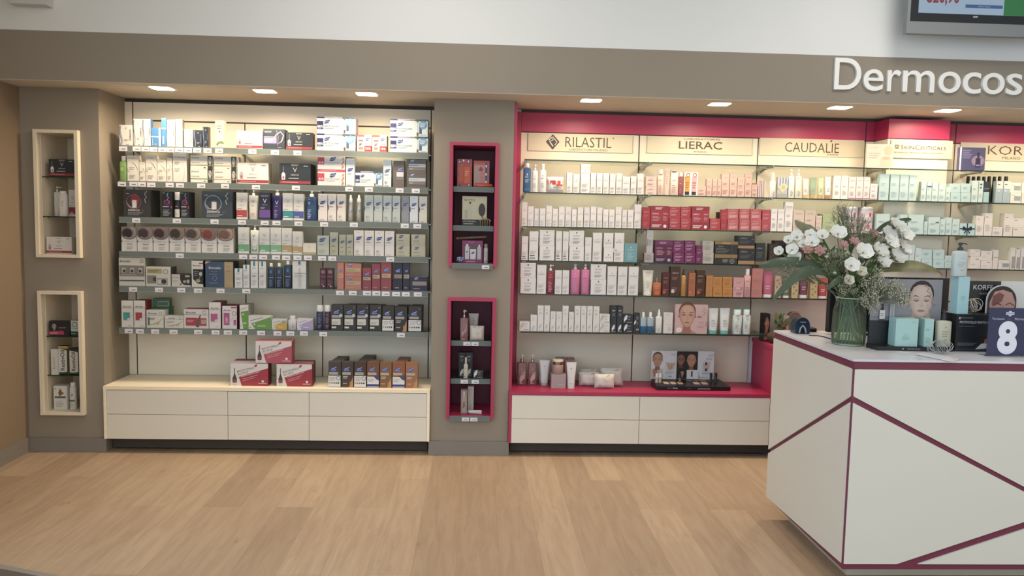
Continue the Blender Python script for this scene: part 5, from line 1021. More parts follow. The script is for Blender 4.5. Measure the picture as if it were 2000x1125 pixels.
# fifth shelf
S = SR[4]
stack(S, 1015.8, 1046.6, [514.2, 543.4], RW, 'square white carton with dot emblem, left pile', rilcube, bow=.02)
stack(S, 1153, 1183.6, [516.8, 546.6], RW, 'square white carton with dot emblem, right pile', rilcube, bow=.02)
for x0, x1, y, q in ((1047.6, 1066.4, 518, 'tall'), (1083, 1096.8, 528.6, 'short'), (1097.4, 1111, 528.6, 'short'), (1185, 1204, 520.4, 'tall'), (1205.4, 1224.2, 521.2, 'tall'), (1226.4, 1246, 521.2, 'tall')):
    carton(S, x0, x1, y, RW, q+' white carton with dot emblem', rilastil(False, .74), bow=.03)
dl = [('p', [(.5, .88), (.54, .84), (.5, .80), (.46, .84)], 'f0e6ea'), T('RILASTIL', .5, .74, .045, 'e6d3d8', fit=.6), lines(.2, .75, .08, .56, 7, 'c99aa6')]
bottle(S, 1067.2, 1082.2, 517.6, 529.4, '8a2334', 'dark red pump bottle', dl, 'pump', n=3.4, cw=.34, shoulder=.03, spout=.02)
for x0, x1 in ((1113.6, 1132.4), (1134, 1151.6)):
    bottle(S, x0, x1, 516.8, 526.6, 'd0699a', 'pink pump bottle', dl, 'pump', cap='dcd6d8', n=3.6, cw=.36, shoulder=.03, spout=.012)
tube_(S, 1254.2, 1277, 528.5, 'e3dccb', 'large ivory tube', [T('LIERAC', .5, .86, .06, '9a9484', fit=.6), lines(.2, .8, .7, .76, 1, LG), lines(.3, .7, .12, .5, 4, LG)], cap='e6dfd0', cf=.17, bw=.76)
bottle(S, 1274.8, 1292, 543, 552, 'b9622a', 'orange flask with wooden cap', [T('LIERAC', .5, .76, .10, 'e3b08a', fit=.7), lines(.2, .8, .5, .66, 2, 'd99a70'), ('e', .5, .22, .35, .18, 'd9682a')], 'cap', cap='a97f58', n=4, cw=.2, shoulder=.06, Y=.098)
lr5 = lambda c, box: lierac(c, 'a0705f', box)
carton(S, 1292.4, 1307, 533.2, '5d2a26', 'maroon carton with orange square', lr5('d0a08a', 'd0623a'))
carton(S, 1307.8, 1327.6, 521.2, '4f332a', 'tall dark brown carton', lr5('c9b0a0', 'd9cfc6'), top='d9b8a4')
bottle(S, 1329, 1340.6, 525.8, 538.2, 'c98a3a', 'slim amber bottle with black nozzle', [T('LIERAC', .5, .74, .05, 'e6c894', fit=.7), lines(.2, .8, .1, .6, 4, 'a8702c')], 'drop', cap='2f2a28', n=2.2, dr=.9, cw=.4, shoulder=.1)
carton(S, 1344, 1357.4, 533.6, 'b06a40', 'light orange carton', lr5('e3b394', 'd9764a'), top='c9603a')
carton(S, 1358.4, 1375.6, 528.6, '4f3328', 'dark brown carton with orange top', lr5('c9b0a0', 'd0562f'), top='c4523a')
carton(S, 1378, 1391.6, 539, 'c4843a', 'narrow orange carton', lpp)
for x0, x1, q in ((1392.2, 1410.2, 'left'), (1410.8, 1430, 'right')):
    stack(S, x0, x1, [542.2, 561.8], 'c9883c', 'orange carton, %s pile' % q, lambda w, h: [T('LIERAC', .5, .7, .12, 'a56a2a', fit=.6), lines(.2, .8, .2, .5, 3, 'b0752f')])
carton(S, 1431, 1452, 543.2, 'd9a3a3', 'broad pink carton with printed band', lambda w, h: [T('LIERAC', .5, .74, .05, '8a5a60', fit=.5), R(.1, .36, .9, .52, 'c97f84'), lines(.2, .8, .38, .5, 2, 'f0dada'), lines(.3, .9, .08, .26, 3, '9a6a70')])
bottle(S, 1452.6, 1466.4, 526.4, 538.4, 'd99f9c', 'pink bottle with clear cap', [lines(.2, .85, .72, .78, 1, '8a5a5c'), lines(.2, .8, .1, .5, 4, 'b07c7c')], 'cap', n=4, cw=.6, shoulder=.03, capm=mat('d6d4d4', .15))
carton(S, 1467.2, 1488, 525, 'c87c74', 'tall coral carton', lpp)
for x0, x1, y, c, q, cp in ((1489, 1511.4, 531.2, 'c4607a', 'pink tube with lace pattern', 'd9cfc8'), (1528, 1544.6, 548, '5f6f52', 'dark green tube', 'd9cfc8'), (1560.6, 1580.4, 533.4, '7a3a4e', 'plum tube', 'd9cfc8'), (1597.4, 1618, 544.4, 'b53a34', 'red tube', 'd9cfc8')):
    tube_(S, x0, x1, y, c, q, [('s', [(.1+.1*k, .8+.03*(-1)**k) for k in range(9)], .02, 'd9a9b6'), lines(.2, .8, .2, .4, 2, 'd0b0b0')], cap=cp, cf=.13, bw=.86)
for x0, x1, y, c, q in ((1512.8, 1525, 540, 'c9a88c', 'flowered beige carton'), (1545.8, 1558, 540, 'c9b27c', 'yellow carton'), (1582, 1596, 547.2, 'c9ae78', 'yellow carton')):
    carton(S, x0, x1, y, c, q, lambda w, h: [('e', .3+.4*(k % 2), .2+.15*k, .14, .05, '9a7a4a') for k in range(5)])
# lowest glass shelf
S = SR[5]; AW = 'e6e1d9'
carton(S, 1014.2, 1034.8, 627.2, AW, 'low white carton with wing emblem', avlow('c3bfb9', LG))
for x0, x1, y in ((1035.6, 1048.6, 614.4), (1049.2, 1061.4, 596), (1062, 1073.4, 596), (1074, 1085, 607.6), (1085.6, 1097, 608), (1097.6, 1109.6, 596.6), (1110.2, 1120.6, 608.6), (1121.2, 1133, 596.8), (1133.6, 1144.8, 597), (1145.4, 1156.8, 597.2), (1157.4, 1169.8, 597.6)):
    carton(S, x0, x1, y, AW, ('tall' if y < 600 else 'short')+' white carton with wing emblem', avantw, d=.05)
stack(S, 1170.4, 1191, [612.8, 631], AW, 'wide white carton with wing emblem', avlow('c3bfb9', LG))
for x0, x1 in ((1191.8, 1203.6), (1204.2, 1216)):
    carton(S, x0, x1, 597.4, '33363b', 'tall black carton with white wing', avantb, left='24262a', d=.07)
stack(S, 1216.6, 1236, [613.6, 632], '33363b', 'wide black carton with white wing', avlow('e0e0e0', '9a9a9c'))
carton(S, 1236.6, 1249, 610.6, '33363b', 'short black carton with white wing', avlow('e0e0e0', '9a9a9c'))
CLEARB = see_through('clear_bottle', 'dfe8ea', .15)
for x0, x1 in ((1249.8, 1262.6), (1263.4, 1277)):
    bottle(S, x0, x1, 609.6, 618.4, 'a3b9c4', 'clear bottle half filled with blue liquid', [lines(.2, .7, .5, .54, 1, 'c9d6dc')], 'cap', n=4, cw=.4, shoulder=.06, mt=mat('9fb4be', .12), inner=None)
for o in (REG[-1][0], REG[-2][0]):     # blue lower phase
    b0 = o.children[0]; hb = max(v.co.z for v in b0.data.vertices); xs_ = max(v.co.x for v in b0.data.vertices); ys_ = max(v.co.y for v in b0.data.vertices)
    m = MB(); m.loft([(.0006, xs_*.955, ys_*.97, 4), (hb*.02, xs_*1.012, ys_*1.015, 4), (hb*.42, xs_*1.012, ys_*1.015, 4)], mat('2f6a94', .15), 28); m.build('liquid', o)['label'] = 'blue liquid phase'
bottle(S, 1280, 1293.4, 604.2, 617.2, 'e6e2da', 'slim white spray bottle', [lines(.2, .7, .1, .3, 3, LG), lines(.2, .6, .8, .84, 1, GY)], 'spray', n=3, cw=.42, shoulder=.05)
carton(S, 1295.2, 1313.4, 610.4, 'e3dcd6', 'white carton with silver script', lambda w, h: [lines(.2, .7, .88, .92, 1, LG), ('s', [(.3, .4), (.5, .44), (.7, .40), (.85, .42)], .03, 'b5afa8'), lines(.5, .9, .1, .3, 4, 'b9b0a8')])
def face(cx, cy, r, w, h, sk, hair, dk, light=None, closed=False, lip='b07468'):
    # portrait print: head seen from the front, hair drawn back
    k = w/h; X = lambda x, y: (cx+x*r, cy+y*r*k)
    e = lambda x, y, a, b_, c: ('e', cx+x*r, cy+y*r*k, a*r, b_*r*k, c)
    s = lambda pts, th, c: ('s', [X(*p) for p in pts], th*r, c, .3)
    mix = lambda p, q, t: '%02x%02x%02x' % tuple(round(int(p[i:i+2], 16)*(1-t)+int(q[i:i+2], 16)*t) for i in (0, 2, 4))
    jaw = [(-.80, .55), (-.83, .1), (-.74, -.4), (-.52, -.88), (-.2, -1.18), (.16, -1.18), (.5, -.88), (.73, -.4), (.82, .1), (.79, .55), (.62, 1.0), (.25, 1.2), (-.25, 1.2), (-.6, 1.0)]
    a = [('p', [X(*p) for p in ((-.36, -.6), (.36, -.6), (.44, -1.8), (-.44, -1.8))], dk), e(0, .52, .90, .98, hair), e(-.84, .02, .10, .22, dk), e(.84, .02, .10, .22, dk), ('p', [X(*p) for p in jaw], mix(sk, dk, .5))]
    for t, q in ((.92, .34), (.84, .2), (.74, .08), (.62, 0)):      # rounding of the cheeks
        a.append(('p', [X(x*t+.03, y*(t*.5+.5)+.02) for x, y in jaw], mix(sk, dk, q)))
    for sx in (-1, 1):
        a += [e(sx*.37, .12, .24, .14, mix(sk, dk, .55)), s([(sx*.62, .36), (sx*.44, .42), (sx*.16, .33)], .075, mix(hair, dk, .35))]
        if closed: a.append(s([(sx*.56, .10), (sx*.37, .03), (sx*.18, .10)], .06, hair))
        else: a += [e(sx*.37, .10, .15, .055, 'd3c8bf'), e(sx*.37, .105, .06, .06, '4a4038'), s([(sx*.55, .10), (sx*.37, .175), (sx*.19, .10)], .045, hair)]
    a += [('p', [X(*p) for p in ((-.04, .26), (.05, .26), (.13, -.30), (-.12, -.30))], mix(sk, dk, .12)), s([(.11, -.1), (.14, -.28), (.03, -.35), (-.11, -.30)], .035, mix(sk, dk, .8)),
          ('p', [X(*p) for p in ((-.30, -.64), (-.1, -.56), (0, -.585), (.1, -.56), (.30, -.64), (.12, -.75), (-.12, -.75))], lip), s([(-.28, -.64), (0, -.655), (.28, -.64)], .022, mix(lip, '3a2020', .5))]
    return a
carton(S, 1317, 1381, 594.6, 'd9b3ae', 'pink show carton with a woman\'s portrait', lambda w, h: [R(0, 0, 1, 1, 'd6afab')]+[('p', [(.12, 0), (.7, 0), (.58, .08), (.5, .14), (.22, .14), (.2, .06)], 'c08a78')]+face(.37, .60, .29, w, h, 'd3a289', '6a4a3a', 'a8705c', light='c4907a')+[('e', .13, .12, .09, .09, 'efe2de'), T('50', .13, .12, .04, 'a88a88', fit=.1), ('s', [(.86, .9), (.92, .84), (.84, .78), (.92, .72), (.86, .64)], .018, 'b58a84'), lines(.68, .84, .54, .62, 2, '7a5a5c'), T('EXPERT', .80, .40, .035, 'c4838a', fit=.26), T('LIFT', .80, .34, .035, 'c4838a', fit=.2), lines(.68, .94, .2, .28, 2, 'c49a98'), R(.94, .28, 1, .42, 'b98a9a')], d=.05, name='show_carton')
for x0, x1 in ((1382.4, 1404), (1405, 1426.4)):
    tube_(S, x0, x1, 602.4, 'e0dfdb', 'white tube with teal cap', [('o', .5, .80, .13, .3, 'b9b8b4'), ('s', [(.44, .84), (.56, .76)], .05, 'f4f4f2'), lines(.25, .8, .15, .5, 5, LG)], cap='5fb0a8', cf=.13, bw=.78)
for x0, x1 in ((1431, 1449.4), (1450.2, 1466.2)):
    bottle(S, x0, x1, 604.4, 616, 'c6ccc6', 'clear bottle with white cap and teal lid', [T('V', .5, .80, .13, '6f726f', b=-.01), ('p', [(.14, .03), (.72, .03), (.86, .66), (.04, .66)], 'e3e3de'), lines(.25, .75, .1, .5, 5, LG)], 'cap', cap='e3e6e2', n=5, dr=.7, cw=.78, shoulder=.02, mt=mat('c3cbc6', .12))
    t = REG[-1][0]; hh = max(v.co.z for v in t.children[1].data.vertices); aa = max(v.co.x for v in t.children[1].data.vertices); m = MB(); m.loft([(hh+.0003, aa, aa, 2), (hh+.004, aa, aa, 2)], '4fa8a8', 20); m.build('lid', t)

# ------------------------------------------------------------------ things on the burgundy worktop
WR = dict(base=[(1000, 750), (1500, 770)], z=.4252, Y=.1, loc='burgundy worktop')
def Yat(px, py, z=.4252): return atZ(px, py, z).y
MV = mat('8a5a58', .15)
for x0, x1 in ((1008.6, 1029.4), (1030.2, 1049)):
    bottle(WR, x0, x1, 690, 705.4, '8a5a58', 'mauve glass bottle with silver collar pump', lambda w, h: wing(.55, .3, 2.2, w, h, 'cfa9a4')+[lines(.3, .8, .05, .1, 1, 'd9c0bc'), ('e', .5, .72, .1, .05, 'b98a84')], 'pump', cap='d9d0c6', n=4, dr=.6, cw=.3, shoulder=.04, yb=749.5, Y=.17, mt=MV, metal=mat('b9a58f', .25, .9), spout=.012)
tb = [lines(.35, .7, .70, .76, 2, GY), ('s', [(.5, .66), (.55, .55), (.5, .5)], .03, LG), lines(.35, .7, .06, .12, 1, LG)]
tube_(WR, 1053, 1074, 702.4, 'dcd9d4', 'pale tube with silver cap, in front of its twin', tb, cap='b5a9a4', cf=.12, yb=751.4, Y=.155, bw=.72)
tube_(WR, 1050, 1069, 697, 'd9d6d0', 'pale tube half hidden behind its twin', tb, cap='b5a9a4', cf=.12, yb=744, Y=.22, bw=.72)
Yb = .08
o = carton(WR, 1076, 1105, 734.4, 'b39f9c', 'grey mauve cube carton under a cream jar', lambda w, h: [lines(.5, .95, .25, .33, 2, 'd6c9c6'), lines(.6, .9, .6, .66, 1, 'c4b5b2')], yb=761.2, Y=Yb, d=.075, side='9a8684')
x, w, h, Y = place(WR, 1077, 1103.4, 706.4, 734.4, Yb)
t = thing('cream_jar', (x, Yb+.0375, o['_top'])); m = MB(); a = min(w/2, .036)
m.loft([(0, a*.9, a*.9, 2), (.004, a, a, 2), (h*.62, a, a, 2), (h*.66, a*.95, a*.95, 2)], mat('b8948a', .2), 32); m.build('body', t)
m = MB(); m.loft([(h*.66, a*.99, a*.99, 2), (h*.86, a*.99, a*.99, 2)], mat('b08a5a', .22, .9), 32); m.loft([(h*.86, a, a, 2), (h*.96, a, a, 2), (h, a*.9, a*.9, 2)], 'd9cabb', 32); m.build('lid', t)['label'] = 'cream lid with gold ring'
reg(t, 'round cream jar with gold ringed lid, on a cube carton', 'jar', WR['loc'])
for x0, x1, y, c, Y_, q in ((1085, 1106, 693.6, 'a07674', .245, 'tall mauve carton at the back, left'), (1106.4, 1122, 693.8, 'a07674', .245, 'tall mauve carton at the back, right'), (1102.5, 1123, 703, 'c08a80', .17, 'salmon carton behind the front tube')):
    carton(WR, x0, x1, y, c, q, lambda w, h: [lines(.3, .7, .8, .85, 1, 'd6b9b4')], yb=742 if Y_ > .2 else 750, Y=Y_, d=.06)
tube_(WR, 1105, 1126, 712, 'e6e1d9', 'white tube in front of the salmon carton', tb, cap='dcd5cc', cf=.11, yb=763, Y=.07, bw=.7)
pk = [('s', [(.55, .86), (.72, .94), (.85, .84)], .06, 'd3a090', .2), ('o', .25, .2, .06, .35, '8a7a74'), lines(.34, .8, .16, .24, 1, 'b9a89c'), lines(.5, .8, .5, .6, 1, 'd3c3b6')]
soft_pack(WR, 1131, 1169, 717.5, 'd0cabd', 'cream soft pack at the back left of the heap', pk, yb=746, Y=.225, d=.07)
soft_pack(WR, 1174, 1219, 718.6, 'd3cbbe', 'cream soft pack at the back right of the heap', pk, yb=753.6, Y=.145, d=.07)
soft_pack(WR, 1131, 1171, 727, 'e0d3c6', 'cream soft pack at the left of the heap', pk, yb=753.6, Y=.145, d=.06)
soft_pack(WR, 1161.5, 1201, 731, 'e6dacb', 'cream soft pack at the front of the heap', pk, yb=758.4, Y=.08, d=.055)
# make-up tester stand
a, b_ = atY(1283, 754, .06), atY(1427, 755.5, .06); W = b_.x-a.x
t = thing('tester_stand', ((a.x+b_.x)/2, .06, .4256)); dp = .15; m = MB(); TB = mat('1e1f22', .3)
hf, hb = .026, .05
m.add([(-W/2, 0, 0), (W/2, 0, 0), (W/2-.035, dp, 0), (-W/2-.005, dp, 0), (-W/2, 0, hf), (W/2, 0, hf), (W/2-.035, dp, hb), (-W/2-.005, dp, hb)], [(0, 1, 5, 4), (1, 2, 6, 5), (2, 3, 7, 6), (3, 0, 4, 7), (4, 5, 6, 7), (3, 2, 1, 0)], TB)
paint(m, [T('TEINT', .14+.03, .55, .3, '8a8a8c', fit=.09), T('IDEAL', .25, .55, .34, 'd9d9dc', fit=.09, b=.01), T('VICHY', .44, .55, .22, '8a8a8c', fit=.06), T('DERMABLEND', .64, .5, .34, 'c9c9cc', fit=.17)], W, hf, lambda x, z: 0)
m.build('tray', t)
top = lambda u, v: Vector(((u-.5)*W-.02*v, dp*v, hf+(hb-hf)*v))
def slab(m, u0, u1, v0, v1, th, c):
    q = [top(u0, v0), top(u1, v0), top(u1, v1), top(u0, v1)]
    m.prism([p+Vector((0, 0, th)) for p in q], (0, 0, 1), th-.0005, c)
for u0, u1, v0, v1, c in [(.13+.095*k, .20+.095*k, .25, .5, x) for k, x in enumerate(['c9a888', 'c4a080', 'b08a6a'])]+[(.54+.11*k, .62+.11*k, .25, .5, x) for k, x in enumerate(['b08c74', 'a9846c'])]+[(.48+.095*k, .56+.095*k, .62, .85, x) for k, x in enumerate(['6a5c58', '6f605a', '75655c'])]:
    m = MB(); slab(m, u0, u1, v0, v1, .004, c); m.build('powder_pan', t)
for u, c, k in ((.045, 'c9b6a6', 0), (.09, 'c4a890', 0), (.36, '7a6458', 1), (.81, '3a3230', 2), (.875, '3a3230', 2)):
    p = top(u, .45 if k != 2 else .6); m = MB()
    m.loft([(p.z, .010, .008, 2.2), (p.z+.035, .009, .006, 2.4)], c, 12, p.x, p.y); m.loft([(p.z+.035, .0095, .0095, 2), (p.z+.062, .009, .009, 2)], 'e0e0e2' if k == 0 else '24242a', 12, p.x, p.y); m.build('tester', t)
# back board of the stand
zc = hb; Hb = .19; y0 = dp-.012
m = MB(); xL, xR = -W/2-.012, W/2-.075; BW = xR-xL
m.box(xL, xR, y0, y0+.006, hb-.004, hb+Hb, 'd3d2d6')
mm = MB()
art = [R(0, 0, .19, .36, 'c9b4a6'), R(.405, 0, .74, .99, '2f2824')]+face(.10, .66, .088, BW, Hb, 'bb8a6c', '3a2a24', '8f5f48', light='c99a7c')+face(.47, .68, .072, BW, Hb, '8a5c46', '2f241f', '5f3c2e', closed=True)+face(.635, .66, .085, BW, Hb, 'b5866a', '3d2d26', '855a44', light='c49678')+face(.06, .24, .034, BW, Hb, 'b08466', '5a3a2e', '8a5f48')+face(.49, .2, .034, BW, Hb, 'b08466', '3a2a24', '8a5f48')+[
    T('VICHY', .345, .88, .045, '6a6a70', fit=.1), T('VICHY', .94, .86, .06, '8a8a90', fit=.1), ('p', [(.22, .62), (.27, .36), (.33, .36), (.38, .62), (.30, .5)], 'c09a7a'), R(.27, .36, .28, .6, 'a9744c'), R(.31, .36, .32, .58, 'a9744c'), R(.85, .30, .88, .62, '3a2f2c'), ('p', [(.81, .64), (.84, .4), (.89, .4), (.92, .64), (.86, .5)], 'c4a48c'), lines(.22, .38, .18, .28, 2, 'a9a9ae'), T('IDEAL', .30, .10, .035, '4a4a50', fit=.07), T('DERMABLEND', .82, .08, .04, '5a5a62', fit=.14), lines(.8, .98, .18, .26, 2, 'a9a9ae'), lines(.86, .99, .7, .78, 1, 'a9a9ae'), R(.56, .02, .74, .34, 'd0cfd3'), R(.63, .1, .655, .3, '3a3230')]
paint(mm, art, BW, Hb, lambda x, z: 0)
m.build('back_board', t)
q = mm.build('portrait_print', t, ((xL+xR)/2, y0-.0006, hb)); q['label'] = 'printed portraits of three women'
tag(t, 'black make-up tester stand with printed portraits, on the burgundy worktop', 'tester stand')

# ------------------------------------------------------------------ niches
def nshelf(R, z, loc, Y=.03): return dict(base=[(0, 0), (2000, 0)], z=z, Y=Y, loc=loc)
UL, LL, UM, LM = 'upper pale wood niche', 'lower pale wood niche', 'upper burgundy niche', 'lower burgundy niche'
n1, n2, n3 = nshelf(NL1, zl1[0], UL), nshelf(NL1, zl1[1], UL), nshelf(NL1, NL1[2]+.021, UL)
carton(n1, 95.5, 147, 308, '2d3338', 'black carton with red stripe, on the upper glass', ampoule('b', 1), yb=342, d=.1, side='1f2225')
bottle(n2, 104, 117.5, 361, 371, 'e3ded4', 'white pump bottle behind the bottle', [('p', [(.15, .06), (.85, .06), (.92, .42), (.08, .42)], 'a04038')], 'pump', n=3.2, cw=.3, shoulder=.05, yb=419, Y=.1)
bottle(n2, 112.6, 131, 371.5, 377, 'e6e1d8', 'white bottle with red foot in front', [('p', [(.12, .06), (.88, .06), (.94, .36), (.06, .36)], 'a8403a'), T('V', .5, .66, .13, '77716c'), lines(.3, .7, .5, .55, 1, GY)], 'cap', n=2.6, cw=.75, shoulder=.06, yb=421, Y=.03)
carton(n2, 134.5, 150.5, 369, 'dcd4ca', 'white carton with dark red band', vichy('8f3034'), yb=421, Y=.06)
carton(n3, 91, 141, 462.6, 'e3dcd4', 'white carton with red stripe and ampoule print', ampoule('w', 0), yb=495.5, Y=.02)
n1, n2, n3 = nshelf(NL2, zl2[0], LL), nshelf(NL2, zl2[1], LL), nshelf(NL2, NL2[2]+.021, LL)
carton(n1, 96, 135, 622.5, '2a2729', 'black carton with pink bar and portrait', lambda w, h: face(.26, .62, .13, w, h, 'a99a94', '1f1c1e', '7a6c68')+[('p', [(0, .06), (.78, .10), (.74, .36), (0, .30)], 'b83a5c'), lines(.06, .6, .14, .26, 1, 'e3b0c0'), lines(.5, .95, .5, .6, 2, '8a8a8c')], yb=651.6, d=.035, Y=.014)
carton(n1, 136.5, 156, 624, 'd9d9d2', 'white carton with dark green foot', lambda w, h: [R(0, 0, 1, .28, '33523c'), ('o', .5, .74, .28, .2, '3a4a40'), T('Anapyl', .5, .5, .10, '3a4a40', fit=.8), lines(.1, .8, .08, .18, 1, 'a9c0b0')], yb=653, Y=.04)
rest = lambda dark: (lambda w, h: ([R(0, .92, 1, 1, 'b9a23c')] if dark == 2 else [])+[('p', [(.08, .04), (.9, .10), (.9, .86), (.08, .92)], 'dcdad2'), T('RestivOil', .45, .5, .44, '3a403a', r=90, fit=.72, b=.015), R(.08, .04, .9, .08, '3a6a44')])
carton(n2, 100, 113.8, 680, 'dcd9d0', 'slim white carton with upright grey lettering', lambda w, h: [T('Restivoil', .4, .45, .36, '9a968c', r=90, fit=.5), R(.1, .78, .9, .785, LG)], yb=730, Y=.014, d=.03)
carton(n2, 114.2, 133.8, 676, '2b332c', 'dark green carton with yellow top', rest(2), yb=731, side='b9a23c')
carton(n2, 134.6, 155.5, 680.5, '2b332c', 'dark green carton with white panel', rest(1), yb=731.4, side='24342a')
carton(n3, 105.4, 131.6, 757.6, 'e0ddd4', 'white carton with brown horse chestnut leaf print', lambda w, h: [('p', [(.35, .7), (.5, .9), (.65, .74), (.8, .7), (.6, .62), (.45, .56)], '9a5c34'), R(.08, .48, .92, .56, '4f6a5a'), lines(.15, .8, .1, .36, 4, LG), R(.08, .86, .2, .9, 'a86a3a')], yb=803.6, Y=.03)
bottle(n3, 133, 147.5, 752, 760, 'e3e0d8', 'white spray can with green print', [R(.1, .36, .9, .44, '4f7a60'), lines(.2, .8, .1, .3, 4, LG), ('p', [(.4, .6), (.6, .78), (.7, .64)], '9a7c5a')], 'cap', n=2, dr=1, cw=.72, shoulder=.04, yb=804, Y=.03)
n1, n2, n3 = nshelf(0, zm1[0], UM), nshelf(0, zm1[1], UM), nshelf(0, NM1[2]+.02, UM)
flw = lambda w, h: [('e', .15, .90, .09, .07, '3a4a8a'), ('e', .15, .90, .04, .03, 'd9c8c0'), ('e', .42, .95, .06, .04, 'd9d2cc'), ('e', .75, .92, .10, .08, '3f4f92'), ('e', .75, .92, .045, .035, 'dcd6d0'), ('e', .1, .45, .07, .09, '3a4a8a'), ('e', .18, .06, .09, .06, '3a4a8a'), ('e', .8, .08, .09, .06, '46569a'), ('e', .8, .08, .04, .03, 'd9d2cc'), R(.1, .2, .42, .72, 'b8502f'), R(.48, .14, .86, .72, 'c4542e'), lines(.52, .8, .4, .6, 3, 'd98a60'), ('e', .3, .78, .12, .05, '8a6a5a')]
carton(n1, 892.4, 921.6, 309.6, 'a83f34', 'gift pack with blue flowers and orange bottles', flw, yb=364.5, d=.05, name='gift_pack')
carton(n1, 924.2, 955.6, 312, 'b5604e', 'gift pack with clear window and flower strip', lambda w, h: [R(.03, .08, .74, .84, 'b98a80'), ('p', [(.08, .1), (.36, .1), (.34, .6), (.1, .6)], 'a8908a'), ('p', [(.4, .1), (.66, .1), (.64, .56), (.42, .56)], 'c07a68'), R(.74, .05, .86, .95, '3a4a8a'), ('e', .80, .8, .05, .05, 'dcd6d0'), ('e', .80, .5, .05, .05, 'dcd6d0'), ('e', .80, .22, .05, .05, 'dcd6d0'), ('p', [(.3, .64), (.46, .8), (.62, .66), (.5, .6)], 'a03a34'), R(0, .92, 1, 1, 'b84a3c')], yb=364.8, Y=.052, d=.05, name='gift_pack')
x, w, h, _ = place(n1, 926.5, 962, 355.6, 364.4, .018)
m = MB(); m.tube([(-w/2, 0, h*.5), (-w/2+.008, 0, h*.5), (w*.3, 0, h*.5), (w*.36, 0, h*.5), (w/2, 0, h*.5)], [h*.42, h*.5, h*.46, h*.32, h*.32], 'c8482a', 12); paint(m, [lines(.15, .7, .4, .6, 1, 'e0a08a')], w, h, lambda a_, b_: -h*.5)
reg(m.build('tube', None, (x, .015+h*.5, n1['z']+.0005)), 'orange tube lying in front of the gift packs', 'tube', UM)
carton(n2, 902, 950.6, 382.4, 'c3bb98', 'gilded carton with dark foot and hairbrush print', lambda w, h: [R(0, 0, 1, .22, '2c2b28'), T('PHYTO', .30, .86, .075, '4a463c', fit=.42), ('e', .80, .55, .14, .22, '3d3833'), ('s', [(.8, .34), (.86, .24)], .04, '4a443c'), R(.26, .26, .38, .72, 'b9b6a8'), R(.10, .26, .22, .54, 'aaa78f'), ('e', .32, .78, .04, .04, '3a3630'), lines(.06, .6, .05, .11, 1, 'a9a698'), T('PHYTODURAL', .30, .16, .05, 'c9c6ba', fit=.5)], yb=441, d=.05, Y=.037)
x, w, h, _ = place(n2, 936, 959, 426, 441.6, .018)
m = MB()
for s in (0, .012):
    m.tube([(-w/2, s, h*.75), (-w*.2, s, h*.95), (w*.2, s, h*.95), (w/2, s, h*.7)], .0035, mat('b39468', .35, .6), 8)
    for k in range(5): m.tube([(-w*.42+w*.2*k, s, h*.82), (-w*.42+w*.2*k, s+.002, .001)], [.003, .0015], mat('b39468', .35, .6), 6)
reg(m.build('hair_clip', None, (x, .014, n2['z']+.0005)), 'golden hair claw clip in front of the gilded carton', 'hair clip', UM)
o = carton(n3, 902, 942.6, 470, '93306a', 'magenta gift pack with clear window and three small bottles', lambda w, h: [R(.06, .12, .94, .86, '6a4a5a'), R(.14, .16, .34, .74, 'c9c6c6'), ('p', [(.40, .16), (.66, .16), (.68, .62), (.38, .62)], 'd6d3cf'), R(.74, .16, .92, .72, 'bfbcbc'), R(.19, .74, .29, .84, 'dcdad8'), R(.79, .72, .87, .82, 'dcdad8')]+leaf(.53, .45, .18, w, h)+leaf(.24, .5, .12, w, h)+[lines(.2, .8, .03, .09, 1, 'd9a0c4'), lines(.3, .7, .9, .96, 1, 'c97aa8')], yb=513.6, Y=.055, d=.05, name='gift_pack')
x, w, h, _ = place(n3, 891.8, 950.4, 461.6, 469.6, .05)
m = MB(); m.tube([(-w/2, 0, h*.3), (0, 0, h*.55), (w/2, 0, h*.8)], .0075, '7a5c40', 10); m.tube([(-.004, 0, h*.53), (.008, 0, h*.58)], .0082, '3f7f78', 10); m.tube([(-w/2-.001, 0, h*.3), (-w/2+.006, 0, h*.31)], .0078, 'a98a60', 10)
reg(m.build('roll_brush', None, (x, .065, o['_top']+.004)), 'thin wooden stick with teal band lying on the magenta pack', 'stick', UM)
x, w, h, _ = place(n3, 893, 909, 501, 513.6, .02)
m = MB(); BLU = mat('5f7fa8', .6); rr_ = h*.5
m.loft([(h*.02, rr_*.3, rr_*.3, 2), (h*.2, rr_*.8, rr_*.8, 2), (h*.5, rr_, rr_, 2), (h*.8, rr_*.8, rr_*.8, 2), (h*.98, rr_*.3, rr_*.3, 2)], BLU, 16)
for k in range(9):
    g = k*.7; m.loft([(h*.3+k % 3*h*.22, .004, .002, 2), (h*.36+k % 3*h*.22, .005, .003, 2), (h*.42+k % 3*h*.22, .003, .002, 2)], 'd3d9e0', 8, rr_*.95*math.cos(g+PI), -rr_*.9*abs(math.sin(g)))
reg(m.build('pompon', None, (x-.009, .016+rr_, n3['z']+.0005)), 'blue and white round pompon left of the magenta pack', 'pompon', UM)
bottle(n3, 944, 953.4, 476, 484, 'c3bfba', 'slim silver bottle right of the magenta pack', lambda w, h: leaf(.5, .14, .6, w, h)+[lines(.2, .8, .4, .8, 3, 'a39f9a')], 'cap', cap='8f8b88', n=2, dr=1, cw=.8, shoulder=.02, yb=514, Y=.02)
n1, n2, n3 = nshelf(0, zm2[0], LM), nshelf(0, zm2[1], LM), nshelf(0, NM2[2]+.02, LM)
